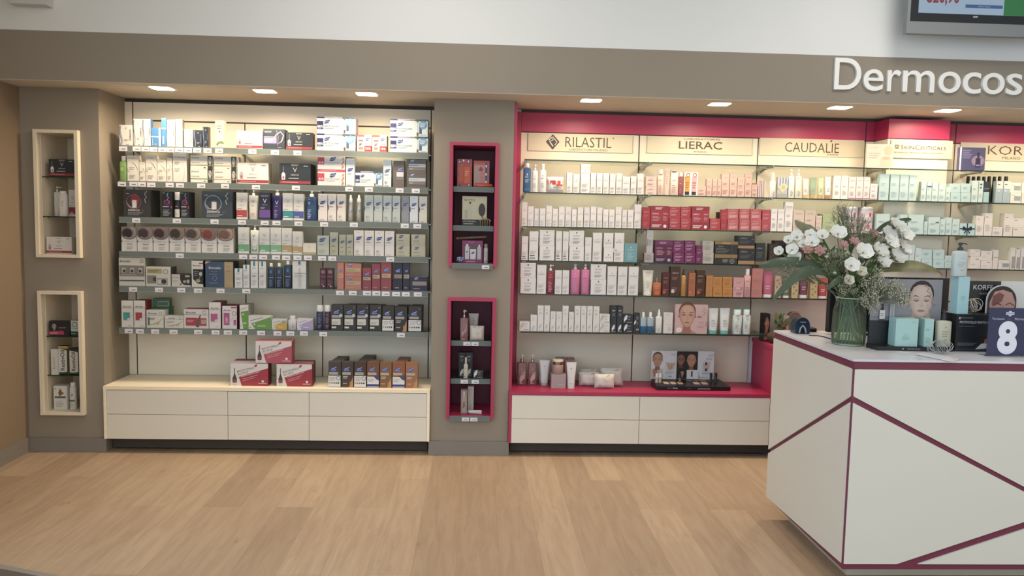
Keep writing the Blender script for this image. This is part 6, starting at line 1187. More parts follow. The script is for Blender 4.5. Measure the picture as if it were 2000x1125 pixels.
bottle(n1, 897, 915, 603, 617.5, '7a5452', 'mauve glass pump bottle', lambda w, h: wing(.5, .4, 2.6, w, h, 'a88a86')+[lines(.2, .8, .05, .1, 1, 'd9b9b4')], 'pump', cap='d6cfc8', n=4, dr=.6, cw=.3, shoulder=.04, yb=663, Y=.02, mt=MV, metal=mat('b9b0a8', .25, .9), spout=.014)
tube_(n1, 914, 935, 612, 'c4beb6', 'grey white tube behind the pillow pack', [lines(.3, .7, .5, .8, 4, GY)], cap='b9b0a8', cf=.12, yb=662, Y=.09)
soft_pack(n1, 917, 945.6, 637, 'd6cdbf', 'small cream soft pack with pink feather', [('s', [(.05, .8), (.3, .92), (.5, .8)], .07, 'c9a090', .2), ('s', [(.05, .65), (.25, .78)], .05, 'c9a090', .2), lines(.4, .8, .45, .52, 1, 'a89a8c')], yb=666, Y=.018, d=.045)
for x0, x1 in ((895.4, 908.6), (909.2, 922.6)):
    carton(n2, x0, x1, 687, '2f3034', 'tall black carton with white wing, behind the bottle', avantb, yb=734, Y=.09, d=.05)
bottle(n2, 904.6, 914.4, 696, 708.5, 'cfc6b4', 'slim cream bottle with silver cap', [lines(.2, .8, .7, .8, 2, 'a39a88'), lines(.2, .8, .1, .2, 1, 'a39a88')], 'cap', cap='c4c0b9', n=2.6, cw=.5, shoulder=.1, yb=736.8, Y=.03)
carton(n2, 923.6, 944, 721, '2d2e32', 'low black carton with white wing', avlow('dcdcdc', '9a9a9c'), yb=737.6, Y=.03)
carton(n3, 899.6, 912, 762, '8d7c72', 'clear boxed bottle with rusty print', lambda w, h: [R(.2, .04, .8, .74, 'b0a092'), ('p', [(.3, .2), (.7, .3), (.6, .5), (.35, .46)], '9a5c44'), R(.34, .74, .66, .92, 'c9bfb4'), R(0, 0, .06, 1, 'b5aaa4'), R(.94, 0, 1, 1, 'b5aaa4')], yb=809, Y=.03)
carton(n3, 912.8, 925, 755.2, 'd0cabf', 'tall slim ivory carton', avantw, yb=803, Y=.1)
x, w, h, _ = place(n3, 913, 941, 802.6, 811.5, .02)
m = MB(); m.loft([(0, .009, .009, 2), (.010, .009, .009, 2)], 'b0a9a2', 16); m.loft([(.010, .0105, .0105, 2), (w*.5, .012, .007, 2.2), (w*.98, .0125, .0015, 4), (w, .0125, .0012, 4)], 'd6d0c8', 16)
o = m.build('tube', None, (x-w/2, .032, n3['z']+.0128)); o.rotation_euler = (0, PI/2, -.12)
reg(o, 'small pale tube lying on the niche floor', 'tube', LM)
for z, xx, loc in ((NM1[2]-.012, [945], UM), (zm2[0]-.028, [911.5, 927], LM), (zm2[1]-.028, [907.5, 929], LM), (NM2[2]-.012, [911, 927.5], LM)):
    for q in xx:
        p = atY(q, 700, -.043 if loc == UM or z < NM2[2] else .003)
        reg(price_tag(p.x, z, -.0428 if z in (NM1[2]-.012, NM2[2]-.012) else .0028, .046, .024), 'white price tag', 'price tag', 'rail of the '+loc, 'price tags in the niches')

# ------------------------------------------------------------------ white counter
CZ = .98; CX, CY0, CY1, CXR = 1.525, -1.90, -1.04, 4.3
t = thing('counter', (CX, CY0, 0)); ORG = Vector((CX, CY0, 0))
def cprism(name, pts, n, th, m, bev=True, lab=None):
    mb = MB(); mb.prism([Vector(p)-ORG for p in pts], n, th, m); o = mb.build(name, t)
    if bev:
        b_ = o.modifiers.new('b', 'BEVEL'); b_.width = .003; b_.segments = 2; b_.limit_method = 'ANGLE'
    if lab: o['label'] = lab
    return o
m = MB(); g = .0075
m.box(g, CXR-CX-.01, g, CY1-CY0-.01, .1, .955, BURGD); m.box(.0025, .02, .0025, .02, .122, .94, BURGD); m.build('core', t)['label'] = 'burgundy core showing in the joints'
m = MB(); m.box(.105, CXR-CX-.05, .17, CY1-CY0-.06, 0, .0995, mat('c9bfa2', .45)); m.build('plinth', t)
m = MB(); m.box(.006, CXR-CX, .006, CY1-CY0, .9405, .9695, BURGD); m.build('edge_band', t)['label'] = 'burgundy edge band'
m = MB(); m.box(0, CXR-CX+.004, 0, CY1-CY0+.004, .97, CZ, CTOP); o = m.build('worktop', t); b_ = o.modifiers.new('b', 'BEVEL'); b_.width = .002; b_.segments = 2
zb, zt, zs = .125, .939, .815; x0 = CX+.0075
d1 = lambda x: zs-.498*(x-x0)             # long falling joint of the front
d2 = lambda x: .140+.345*(x-1.83)         # rising joint
xm = (zs+.498*x0-.140+.345*1.83)/.843; q = .013
xe = x0+(zs-zb)/.498
F_ = lambda *p: [(x, CY0, z) for x, z in p]
nf = (0, -1, 0)
cprism('front_panel', F_((x0, zs+q), (xe+.02, zb), (CXR, zb), (CXR, zt), (x0, zt)), nf, .007, COUNTER)
cprism('front_panel', F_((x0, zb), (1.83-.045-.03, zb), (xm-.02, d2(xm)+q*.2), (x0, zs-q)), nf, .007, COUNTER)
cprism('front_panel', F_((1.83+.015, zb), (xe-.03, zb), (xm+.005, d1(xm)-q*1.6)), nf, .007, COUNTER)
S_ = lambda *p: [(CX, y, z) for y, z in p]
ns = (-1, 0, 0); ya = CY0+.0065
cprism('side_panel', S_((CY1, .345+q*.8), (ya+.004, zs+q*.8), (ya+.004, zt), (CY1, zt)), ns, .007, COUNTER)
cprism('side_panel', S_((CY1, .105), (ya+.004, zb), (ya+.004, zs-q), (CY1, .345-q*.8)), ns, .007, COUNTER)
tag(t, 'angular white service counter with burgundy joints, right foreground', 'counter')
SCN = dict(base=[(0, 0), (2000, 0)], z=CZ, Y=-1.3, loc='white counter')
def cy(px, py): return atZ(px, py, CZ).y
# glass vase
vb = atZ(1656, 672, CZ+.001); VX, VY = vb.x, vb.y
p0, p1 = atY(1625, 672, VY), atY(1687, 672, VY); VR = (p1.x-p0.x)/2; VX = (p0.x+p1.x)/2
VH = atY(1655, 583, VY-VR*.6).z-CZ; sh = atY(1655, 612, VY-VR).z-CZ
JAR = see_through('jar_glass', 'f6faf6', .16, 'c9d3c6', .05); WAT = see_through('vase_water', 'f0f5ea', .08, '9aa880', .10)
t = thing('glass_vase', (VX, VY, CZ+.0005))
m = MB(); m.loft([(0, VR*.9, VR*.9, 2), (.006, VR*.98, VR*.98, 2), (sh*.3, VR, VR, 2), (sh, VR*.97, VR*.97, 2), (sh+(VH-sh)*.55, VR*.84, VR*.84, 2), (VH-.004, VR*.84, VR*.84, 2), (VH, VR*.88, VR*.88, 2)], JAR, 40, caps=False)
m.loft([(0.0, VR*.88, VR*.88, 2), (.008, VR*.86, VR*.86, 2)], mat('b9c4b4', .1), 32); m.tube([(VR*.86*math.cos(a*PI/16), VR*.86*math.sin(a*PI/16), VH) for a in range(33)], .0022, mat('c9d6cf', .08), 8); m.build('jar', t)
m = MB(); wz = atY(1655, 617, VY-VR).z-CZ; m.loft([(.009, VR*.93, VR*.93, 2), (wz-.002, VR*.93, VR*.93, 2), (wz, VR*.93, VR*.93, 2)], WAT, 32); m.build('water', t)
tag(t, 'clear glass jar vase holding the bouquet on the white counter', 'vase')

# bouquet
PETW = mat('efece0', .6, key='petal_white'); PETC = mat('e3dec3', .6, key='petal_cream'); PETP = mat('cf9a90', .6, key='petal_pink'); STEM = mat('6d8a4a', .5); STEMD = mat('4f6b3a', .5); LEAFG = mat('46573f', .45); LEAFO = noisy('leaf_olive', '6d6a48', .5, .25, (20, 20, 20))
NECK = Vector((VX, VY, CZ+VH))
def petal(m, base, axis, side, R_, wd, op, mt, cup=.5, ruf=.1, n=5):
    # one petal: grows along axis and opens towards side
    ax, sd = axis, side; tn = ax.cross(sd).normalized(); vs = []; ph = random.random()*6
    for i in range(n+1):
        u = i/n; ang = op*(u**.8)
        dirn = ax*math.cos(ang)+sd*math.sin(ang)
        c = base+(ax*math.sin(min(ang, 1.4))*.62*R_*u+sd*(.10+.9*u**1.1*math.sin(op*.75))*R_*.95*u**.7)
        ww = wd*R_*math.sin(PI*(.12+.74*u))**.8
        for j in range(n+1):
            v = 2*j/n-1
            vs.append(c+tn*ww*v+ax*(cup*abs(v)**2*.28*R_+ruf*R_*u*u*math.sin(ph+5*v)))
    m.add(vs, [(i*(n+1)+j, i*(n+1)+j+1, (i+1)*(n+1)+j+1, (i+1)*(n+1)+j) for i in range(n) for j in range(n)], mt, True)
def stem_pts(p, k):
    a = k*2.4; q_ = .15+.5*((k*7) % 10)/10; c_ = a+1.3+k*1.7; nk = NECK+Vector((math.cos(a)*VR*q_, math.sin(a)*VR*q_, -.02)); bt = Vector((VX+math.cos(c_)*VR*.78, VY+math.sin(c_)*VR*.78, CZ+.012))
    md = (p+nk)/2; md.z = min(p.z, max(md.z, nk.z+.3*(p.z-nk.z)))-.0; md = md.lerp(Vector((nk.x, nk.y, md.z)), .35)
    pts = []
    for i in range(9):
        u = i/8; pts.append(p*(1-u)**2+md*2*u*(1-u)+nk*u*u)
    return pts+[nk.lerp(bt, .5), bt]
def bloom(zx, zy, r, desc, dy=0, kind='w', face_=None, opening=1.15, idx=[0]):
    idx[0] += 1; k = idx[0]; px, py = 1480+zx/3.628, 390+zy/3.628; Y = VY+dy; p = atY(px, py, Y)
    R_ = (atY(px+r/3.628, py, Y).x-p.x)*(1.12 if kind in 'wc' else 1.05)
    out = (p-(NECK+Vector((0, .02, -.02)))).normalized(); ax = (out*.75+(Vector((0, -1, .15)) if face_ is None else Vector(face_))).normalized()
    t = thing({'w': 'white_flower', 'c': 'cream_flower', 'p': 'pink_flower', 'b': 'flower_bud'}[kind], p)
    q0 = ax.orthogonal().normalized(); q1 = ax.cross(q0); m = MB(); mt = {'w': PETW, 'c': PETC, 'p': PETP, 'b': PETC}[kind]; z = Vector((0, 0, 0))-ax*R_*.35
    rings = {'w': ((5, opening*1.05, 1.12, .74), (5, opening*.78, .95, .66), (4, opening*.48, .72, .56), (3, opening*.25, .5, .45)), 'c': ((5, opening*.85, 1.0, .7), (5, opening*.55, .85, .62), (4, .3, .65, .5)), 'p': ((6, 1.0, 1.05, .30), (6, .75, .85, .24), (3, .35, .7, .16)), 'b': ((4, .3, 1, .5), (3, .15, .9, .4))}[kind]
    for n, op, sc, wd in rings:
        o0 = random.random()*6
        for i in range(n):
            a = o0+2*PI*i/n; petal(m, z, ax, (q0*math.cos(a)+q1*math.sin(a)), R_*sc*1.12, wd, op, mt, .5, .05 if kind in 'wcb' else .09)
    m.build('petals', t)
    if kind in 'wc':
        m = MB(); m.loft([(-.001, .0035, .0035, 2), (.006, .003, .003, 2), (.009, .001, .001, 2)], mat('9aa04e', .6), 8); o = m.build('pistil', t, -ax*R_*.15); o.rotation_euler = ax.to_track_quat('Z', 'Y').to_euler()
    m = MB(); pts = [q-p for q in stem_pts(p-ax*R_*.4, k)]; m.tube(pts, .0023, STEM if k % 2 else STEMD, 6)
    for i in (1, 2, 3, 4, 5):      # small leaves along the stem
        b0 = pts[i]; d = Vector((random.uniform(-1, 1), random.uniform(-1, .4), random.uniform(.1, .9))).normalized(); s_ = d.cross(Vector((0, 1, .3))).normalized(); L_ = random.uniform(.03, .06)
        m.add([b0, b0+d*L_*.4+s_*.009, b0+d*L_, b0+d*L_*.4-s_*.009], [(0, 1, 2, 3)], STEMD if i % 2 else STEM)
    m.build('stem', t)
    tag(t, desc, 'flower', {'w': 'white blooms of the bouquet', 'c': 'cream blooms of the bouquet', 'p': 'pink blooms of the bouquet', 'b': 'buds of the bouquet'}[kind])
for a in ((570, 240, 50, 'open white flower at the top centre of the bouquet, facing forward', -.03), (985, 192, 52, 'white flower highest at the right of the bouquet', .0), (1034, 246, 56, 'large ruffled white flower at the far upper right of the bouquet', -.02), (925, 250, 52, 'white flower below the dark right-hand leaf of the bouquet', -.01), (938, 304, 50, 'white cup shaped flower, right part of the bouquet, second row', -.05), (1036, 348, 45, 'pale white flower at the right rim of the bouquet, in front of aqua cartons', .0),
          (978, 404, 56, 'white flower lowest at the right rim, above the large brownish leaf', -.02), (884, 440, 46, 'white flower with open cup left of the lowest right one', -.07), (862, 362, 50, 'white flower in the middle of the right half', -.06), (750, 372, 54, 'open white flower with yellow centre, right of the bouquet middle', -.10), (664, 466, 46, 'open white flower low in the bouquet middle, with green eye', -.12),
          (384, 302, 42, 'white flower left of centre, above the two pink ones', -.04), (372, 250, 34, 'small white flower at the upper left of the bouquet', .0), (278, 262, 38, 'white flower at the upper left edge of the bouquet', .0), (244, 356, 38, 'white flower at the left edge, beside pink petals', -.03), (216, 286, 28, 'small white flower, second from the left tip', -.01), (150, 366, 30, 'white flower at the extreme left tip of the bouquet', .0), (262, 410, 40, 'white flower lying just above the long left leaf', -.04), (322, 318, 30, 'small white flower between left edge and pink petals', -.03), (458, 254, 36, 'half open white flower left of the top centre one', -.02)):
    bloom(*a[:4], dy=a[4])
bloom(735, 508, 42, 'cream flower low right of the bouquet middle', -.11, 'c'); bloom(646, 570, 40, 'cream flower lowest above the vase rim', -.11, 'c')
for a in ((545, 518, 22, 'round cream bud low left of the bouquet middle', -.10), (488, 402, 24, 'pale bud right of the pink flowers', -.07), (675, 392, 20, 'slim bud above the flower with green eye', -.09), (340, 262, 20, 'bud between the upper left white flowers', .0)):
    bloom(*a[:4], dy=a[4], kind='b')
for a in ((352, 356, 40, 'pink flower left of its neighbour in the left half', -.06), (440, 366, 46, 'pink flower right of its neighbour in the left half', -.07), (606, 322, 40, 'pale pink flower under the top centre white one', -.06), (680, 300, 44, 'pink flower in the upper middle of the bouquet', -.05), (818, 240, 42, 'reddish pink flower behind the right-hand white group', .02)):
    bloom(*a[:4], dy=a[4], kind='p')
def blade(pts, wd, desc, mt, k, wdir=(0, .45, 1), droop=0):
    # long strap leaf: pts = photo points with depth offset, wd = half width
    P3 = [atY(1480+x/3.628, 390+y/3.628, VY+dy) for x, y, dy in pts]; n = len(P3); o0 = P3[0]; t = thing('strap_leaf', o0); m = MB(); vs = []; W_ = Vector(wdir).normalized()
    N_ = 16; sp = []
    for i in range(N_+1):
        u = i/N_*(n-1); j = min(int(u), n-2); f = u-j
        pm = P3[max(j-1, 0)]; p1_, p2_ = P3[j], P3[j+1]; pn = P3[min(j+2, n-1)]
        sp.append(.5*((2*p1_)+(p2_-pm)*f+(2*pm-5*p1_+4*p2_-pn)*f*f+(3*p1_-pm-3*p2_+pn)*f**3))
    for i, p in enumerate(sp):
        u = i/N_; tn = (sp[min(i+1, N_)]-sp[max(i-1, 0)]).normalized(); s_ = (W_-tn*W_.dot(tn)).normalized(); nn = tn.cross(s_)
        ww = wd*(math.sin(PI*min(1, .06+u*.93)))**.75
        for v in (-1, -.5, 0, .5, 1): vs.append(p-o0+s_*ww*v+nn*(abs(v)*ww*.25+.002*math.sin(v*9+u*20)))
    m.add(vs, [(i*5+j, i*5+j+1, i*5+j+6, i*5+j+5) for i in range(N_) for j in range(4)], mt, True); m.build('blade', t)
    m = MB(); m.tube([q-o0 for q in stem_pts(P3[0], k)], .0028, STEMD, 6); m.build('stem', t)
    tag(t, desc, 'leaf', 'strap leaves of the bouquet')
blade([(470, 470, -.04), (360, 445, -.06), (230, 440, -.08), (110, 448, -.10), (5, 468, -.12)], .026, 'long dark leaf reaching out to the far left of the bouquet', LEAFG, 3)
blade([(500, 540, -.08), (430, 500, -.10), (330, 510, -.13), (220, 590, -.15), (100, 720, -.17)], .023, 'dark leaf drooping to the lower left of the bouquet', LEAFG, 5)
blade([(440, 250, .04), (380, 215, .05), (320, 190, .06), (262, 146, .07)], .024, 'brownish pointed leaf at the upper left of the bouquet', LEAFO, 7, (.6, .3, .9))
blade([(840, 225, .05), (920, 185, .06), (1010, 160, .07), (1090, 137, .08)], .020, 'dark pointed leaf at the upper right of the bouquet', LEAFG, 9)
blade([(880, 500, .0), (960, 488, -.02), (1080, 478, -.03), (1200, 490, -.04), (1310, 530, -.05)], .036, 'broad olive leaf reaching right above the monitor', LEAFO, 11, (0, .8, .62))
blade([(640, 600, -.09), (600, 560, -.10), (540, 590, -.12), (490, 640, -.13)], .014, 'short dark leaf hanging over the vase rim', LEAFG, 13)
def spray(zx, zy, rad, n, desc, dy, k, col='c9c4a4'):
    c = atY(1480+zx/3.628, 390+zy/3.628, VY+dy); R_ = rad/3.628/430; t = thing('filler_spray', c); m = MB(); f = MB(); rnd = random.Random(k)
    base = stem_pts(c, k); root = base[3]-c
    for i in range(n):
        d = Vector((rnd.gauss(0, 1), rnd.gauss(0, .6), rnd.gauss(0, .8))); d = d/d.length*R_*(rnd.random()**.4); md = root.lerp(d, .55)+Vector((rnd.gauss(0, .006), rnd.gauss(0, .006), rnd.gauss(0, .006)))
        m.tube([root, md, d], .0006, mat('7d8462', .6), 4)
        for j in range(5):
            e = d+Vector((rnd.gauss(0, .009), rnd.gauss(0, .008), rnd.gauss(0, .009))); s_ = rnd.uniform(.0014, .003); m.tube([md.lerp(d, .7), e], .0004, mat('7d8462', .6), 3)
            f.add([e+Vector(v)*s_ for v in ((1, 0, 0), (-1, 0, 0), (0, 1, 0), (0, -1, 0), (0, 0, 1.3), (0, 0, -1.3))], [(0, 2, 4), (2, 1, 4), (1, 3, 4), (3, 0, 4), (2, 0, 5), (1, 2, 5), (3, 1, 5), (0, 3, 5)], col)
    m.tube([q-c for q in base[3:]], .0012, mat('7d8462', .6), 5); m.build('stem', t); o = f.build('florets', t); o['kind'] = 'stuff'
    tag(t, desc, 'filler flower', 'filler sprays of the bouquet')
for a in ((590, 90, 75, 45, 'grey brown filler spray at the top left of the centre', .03, 21, '9a8f80'), (690, 175, 100, 70, 'pale filler spray at the top centre of the bouquet', .0, 22, 'b9b296'), (560, 400, 75, 60, 'filler spray in the middle left of the bouquet', -.06, 23, 'a9a888'), (820, 590, 90, 90, 'pale filler spray at the lower right of the bouquet', -.12, 24), (800, 720, 65, 55, 'pale filler spray hanging in front of the black monitor', -.14, 25), (960, 630, 65, 45, 'filler spray reaching right over the grey portrait board', -.15, 26), (1040, 700, 48, 32, 'filler spray at the tip lowest right of the bouquet', -.17, 27), (200, 510, 62, 32, 'filler spray under the long left leaf', -.08, 28, 'a9a090'), (340, 530, 50, 24, 'thin filler spray between the two left leaves', -.09, 29, 'a89a8c'), (630, 620, 70, 45, 'filler spray just above the vase rim', -.1, 30, 'b3b092'), (500, 470, 60, 40, 'greenish filler spray left of the bouquet middle', -.07, 31, '7f8a5c'), (790, 300, 80, 60, 'green filler spray in the upper right of the bouquet', -.02, 32, '6f8350')):
    spray(*a)

# scanner, small device, cable
sy = cy(1567, 652); x, w, h, _ = place(SCN, 1552.6, 1581.6, 623, 654.5, sy)
t = thing('barcode_scanner', (x, sy+.03, CZ+.0005)); m = MB(); NV = mat('22364e', .25)
arch = [(-w*.5, 0), (w*.5, 0), (w*.5, h*.5)]+[(w*.5*math.cos(k*PI/10), h*.5+h*.5*math.sin(k*PI/10)) for k in range(1, 10)]+[(-w*.5, h*.5)]
m.prism([(a, -.03, b_) for a, b_ in arch], (0, -1, 0), .06, NV); o = m.build('housing', t); bv = o.modifiers.new('b', 'BEVEL'); bv.width = .005; bv.segments = 3
m = MB(); paint(m, [('s', [(.28, .06), (.34, .34), (.5, .52), (.66, .34), (.74, .06)], .10, 'b9c0c8'), ('p', [(.36, .04), (.66, .04), (.60, .32), (.5, .43), (.42, .32)], '0e1116'), R(.3, .70, .7, .74, 'aeb6bf')], w, h, lambda a, b_: -.0306); m.build('reading_window', t)['label'] = 'silver arch around the dark window'
tag(t, 'dark blue arched barcode scanner on the left end of the counter', 'scanner')
dy_ = cy(1592, 651); x, w, h, _ = place(SCN, 1581.5, 1601, 645, 652, dy_); m = MB(); m.loft([(0, w/2, .035, 5), (h*.8, w/2, .035, 5), (h, w/2*.9, .03, 5)], mat('1c1c1f', .35), 24)
tag(m.build('handset', None, (x+.01, dy_+.08, CZ+.0005)), 'small flat black device behind the scanner', 'device')
pts = [atZ(1580, 656, CZ), atZ(1596, 656.5, CZ), atZ(1610, 659, CZ), atZ(1625, 664, CZ), atZ(1640, 662, CZ)]; m = MB(); m.tube([p+Vector((0, 0, .003)) for p in pts], .0025, '1e1e20', 8)
tag(m.build('cable'), 'thin black cable running from the scanner to the vase', 'cable')
# till monitor, back to the customer
MY = -1.17; x, w, h, _ = place(SCN, 1616, 1846, 537, 651, MY); t = thing('till_monitor', (x, MY, CZ)); m = MB(); BK = mat('1a1b1d', .35)
m.box(-w/2, w/2, -.01, .03, h*.04, h, BK); m.box(-w*.3, w*.3, -.022, -.0105, h*.2, h*.85, BK); o = m.build('casing', t); bv = o.modifiers.new('b', 'BEVEL'); bv.width = .004; bv.segments = 2
m = MB(); m.box(-.03, .03, -.005, .02, .012, h*.2, BK); m.build('neck', t)
m = MB(); m.box(-.12, .12, -.03, .06, .0005, .012, BK); m.build('base', t)
m = MB(); m.box(-w*.155, -w*.148, -.034, -.0235, .02, h*.7, 'a9aaac'); m.box(-w*.2, -w*.05, -.034, -.0235, .013, .0195, 'c9c9cb'); m.build('trim_bar', t)['label'] = 'pale trim bars'
tag(t, 'black till monitor seen from behind, between vase and portrait board', 'monitor')
# show board with portrait
by = cy(1785, 686); x, w, h, _ = place(SCN, 1712.5, 1862, 676, 686, by); t = thing('show_board', (x, by, CZ+.0006)); m = MB(); CB = mat('202226', .4)
m.box(-w/2, w/2, 0, .10, 0, h*.8, CB); m.build('tray', t); hb_ = atY(1785, 546, by+.09).z-CZ
m = MB(); paint(m, [T('SKINCEUTICALS', .48, .5, .30, 'b9bcbc', fit=.26), R(.33, .36, .345, .64, 'c9cccc')], w, h*.8, lambda a, b_: -.0003); m.build('lettering', t)
m = MB(); xl, xr = -w/2+.004, w/2-.012; bw = xr-xl; m.box(xl, xr, .09, .098, h*.8, hb_, CB); m.build('board', t)
m = MB(); bh = hb_-h*.8
art = [R(0, .36, 1, 1, '8d8d92'), R(0, 0, 1, .36, '24272b'), R(0, .42, .5, .425, '6f7076'), R(0, .36, .46, .42, '7c7d82')]+[('p', [(.56, .34), (.86, .34), (.84, .5), (.6, .5)], 'b99a88')]+face(.71, .66, .195, bw, bh, 'd0b8aa', '26221f', 'a88a7a', closed=True, lip='b07f76', light='dcc8bc')+[('e', .76+.018*math.sin(k*5.1)+.006*k, .93-.016*k, .006+.002*(k % 3), .005, '6a6058') for k in range(22)]+[('e', .80+.04*math.sin(k*3.3), .62-.02*k, .006, .005, '8a8078') for k in range(14)]+[R(.125, .385, .20, .52, 'd9d6d0'), R(.125, .36, .20, .385, '4a3a2c'), R(.145, .52, .18, .56, '26221f'), R(.152, .56, .173, .62, '26221f'), lines(.135, .19, .42, .48, 2, '8a8a88'), R(.265, .40, .33, .62, 'b5b7b9'), R(.28, .42, .315, .6, '9c9ea1'), lines(.04, .4, .72, .74, 1, 'b9babd')]
paint(m, art, bw, bh, lambda a, b_: -.0002); m.build('portrait_print', t, ((xl+xr)/2, .0895, h*.8))['label'] = 'printed portrait of a woman with closed eyes'
tag(t, 'grey show board with a woman\'s portrait above a black tray, on the counter', 'show board')
TR = dict(base=[(0, 0), (2000, 0)], z=CZ+h*.8+.0006, Y=by+.02, loc='black tray of the portrait board')
TZ = TR['z']
carton(TR, 1747, 1791.6, 622.8, 'a6cfc8', 'broad aqua carton', lambda w, h: [T('SKIN', .45, .42, .04, '7fa3a0', fit=.3), lines(.3, .7, .22, .36, 4, '8fb3b0'), lines(.7, .95, .86, .9, 1, '8fb3b0')], yb=677, Y=by+.012, d=.06, left='7fa9a4')
carton(TR, 1803, 1821.6, 625, 'a6cfc8', 'narrow aqua carton', skin2, yb=679, Y=by+.012, d=.045, left='7fa9a4')
bottle(TR, 1830.5, 1860.5, 607, 626.7, 'c3c0a4', 'beige bottle with black spray top', [('e', .5, .80, .05, .03, '8a8a7a'), lines(.25, .8, .38, .66, 3, '9a9882'), R(.42, .26, .6, .29, '4a4a44')], 'spray', cap='1f2023', yb=678, Y=by+.012, n=3, dr=.6, cw=.36, shoulder=.07)
# second stand: protocol tray with cut-out portrait
py_ = cy(1920, 687); x, w, h, _ = place(SCN, 1864, 2060, 614.5, 686.5, py_); t = thing('protocol_stand', (x, py_, CZ+.0006)); m = MB()
m.box(-w/2, w/2, 0, .12, 0, h, CB); m.build('tray', t); m = MB()
art = [R(.0, .04, 1, .07, '3a3d42'), T('SKINCEUTICALS', .10, .91, .04, '9a9da0', fit=.12), R(.02, .87, .035, .93, 'b9bcbe'), T('PROTOCOLLO PHOTO-AGING', .205, .79, .06, 'dcdde0', W=.35), lines(.02, .24, .66, .70, 1, '5a5d62'), lines(.02, .22, .15, .24, 3, '6d7075')]
art += [('p', [(.20, .06), (.36, .10), (.40, .24), (.26, .22)], 'dcd9d4'), ('p', [(.28, .22), (.40, .24), (.41, .34), (.35, .40), (.29, .34)], 'b0683a'), ('p', [(.36, .40), (.40, .38), (.43, .54), (.42, .62), (.38, .5)], '6f7a88'), ('p', [(.40, .08), (.52, .1), (.52, .7), (.44, .6)], '9a9ea4')]
paint(m, art, w, h, lambda a, b_: -.0004); m.build('tray_print', t)['label'] = 'white lettering and flask print'
o = MB(); xa = atY(1891, 600, py_+.10).x-x; xb = atY(1952, 600, py_+.10).x-x; ht = atY(1920, 549, py_+.10).z-CZ
o.box(xa, xb, .10, .106, h, ht, CB); o.box(xb+.003, w/2, .108, .114, h, ht, 'd9d7d2'); paint(o, [], 1, 1, lambda a, b_: 0); bo = o.build('back_board', t)
m = MB(); paint(m, [T('KORFF', .43, .80, .17, 'dcdcde', fit=.62), T('MILANO', .46, .60, .05, 'a9a9ad', fit=.3)], xb-xa, ht-h, lambda a, b_: -.0003); m.build('lettering', t, ((xa+xb)/2, .0997, h))
fx0 = atY(1925, 600, py_+.07).x-x; fx1 = atY(1985, 600, py_+.07).x-x; ftop = atY(1955, 557, py_+.07).z-CZ; fw_ = fx1-fx0; fh = ftop-h
m = MB(); ring = [(fx0, .07, h+.0005), (fx1, .07, h+.0005), (fx1, .07, h+fh*.45)]+[((fx0+fx1)/2+fw_/2*math.cos(k*PI/12), .07, h+fh*.45+fh*.55*math.sin(k*PI/12)) for k in range(1, 12)]+[(fx0, .07, h+fh*.45)]
m.prism(ring, (0, -1, 0), .003, 'dcd9d6'); m.build('cut_out', t)
m = MB(); paint(m, [('p', [(.04, 0), (.96, 0), (.97, .45)]+[(.5+.47*math.cos(k*PI/12), .45+.52*math.sin(k*PI/12)) for k in range(1, 12)]+[(.03, .45)], '2a2422'), ('p', [(.10, 0), (.90, 0), (.93, .4), (.80, .74), (.5, .84), (.24, .76), (.10, .4)], 'b9877c'), ('p', [(.16, .3), (.2, .62), (.4, .74), (.56, .66), (.5, .44), (.34, .3)], '7a4440'), ('s', [(.2, .26), (.34, .36), (.48, .30)], .04, '4a302c'), ('s', [(.62, .30), (.76, .38), (.9, .28)], .04, '6a4640'), ('e', .33, .14, .09, .05, '3f302c'), ('e', .76, .14, .09, .05, '3f302c'), ('s', [(.54, .3), (.50, .06)], .03, '9a6a60')], fw_, fh, lambda a, b_: 0)
m.build('portrait_print', t, ((fx0+fx1)/2, .0664, h))['label'] = 'printed half portrait with reddened brow'
tag(t, 'black protocol stand with a cut-out portrait, behind the number sign', 'show stand')
TP = dict(base=[(0, 0), (2000, 0)], z=CZ+h+.0006, Y=py_+.03, loc='black protocol stand')
o = carton(TP, 1867.5, 1890.6, 541.5, 'a3cfd3', 'tall pale blue carton carrying a bottle', lambda w, h: [lines(.3, .75, .36, .5, 4, '8ab0b4')], yb=614, Y=py_+.012, d=.055, left='86b3b6')
bottle(TP, 1862.5, 1893, 474.6, 490.4, 'c4cfcb', 'large pale pump bottle standing on the tall pale blue carton', [('e', .5, .78, .04, .02, '8a9a98'), lines(.2, .8, .4, .62, 3, 'a3b0ae'), R(.42, .26, .64, .285, '6a7674')], 'pump', cap='3a3534', n=2.8, dr=.6, cw=.34, shoulder=.10, yb=541, Y=py_+.012, z=o['_top']+.0005, spout=.03)
# number sign
ny = cy(1960, 696); x, w, h, _ = place(SCN, 1923.5, 2004, 601, 696.5, ny); t = thing('number_sign', (x, ny, CZ+.0005)); m = MB()
m.box(-w/2, w/2, 0, .004, 0, h, ACRYL); m.box(-w/2, w/2, .004, .05, 0, .003, ACRYL); m.build('holder', t)
m = MB(); m.box(-w/2+.003, w/2-.003, -.0008, -.0002, .004, h-.003, '2e3358'); cw_, ch_ = w-.006, h-.007
k = cw_/ch_
art = [('p', [(.43, .86), (.43, .915), (.5, .915), (.5, .945), (.57, .945), (.57, .915), (.64, .915), (.64, .86), (.57, .86), (.57, .83), (.5, .83), (.5, .86)], 'c3c8de'), R(.45, .88, .62, .893, '8288b0'), T('Farmacia', .25, .775, .05, 'c3c8de', fit=.40), T('DOTT', .52, .772, .02, '9aa0c4', fit=.08), T('Marino', .78, .775, .05, 'c3c8de', fit=.34), T('8', .505, .375, .60, 'e6e7f0', W=.50, b=.05)]
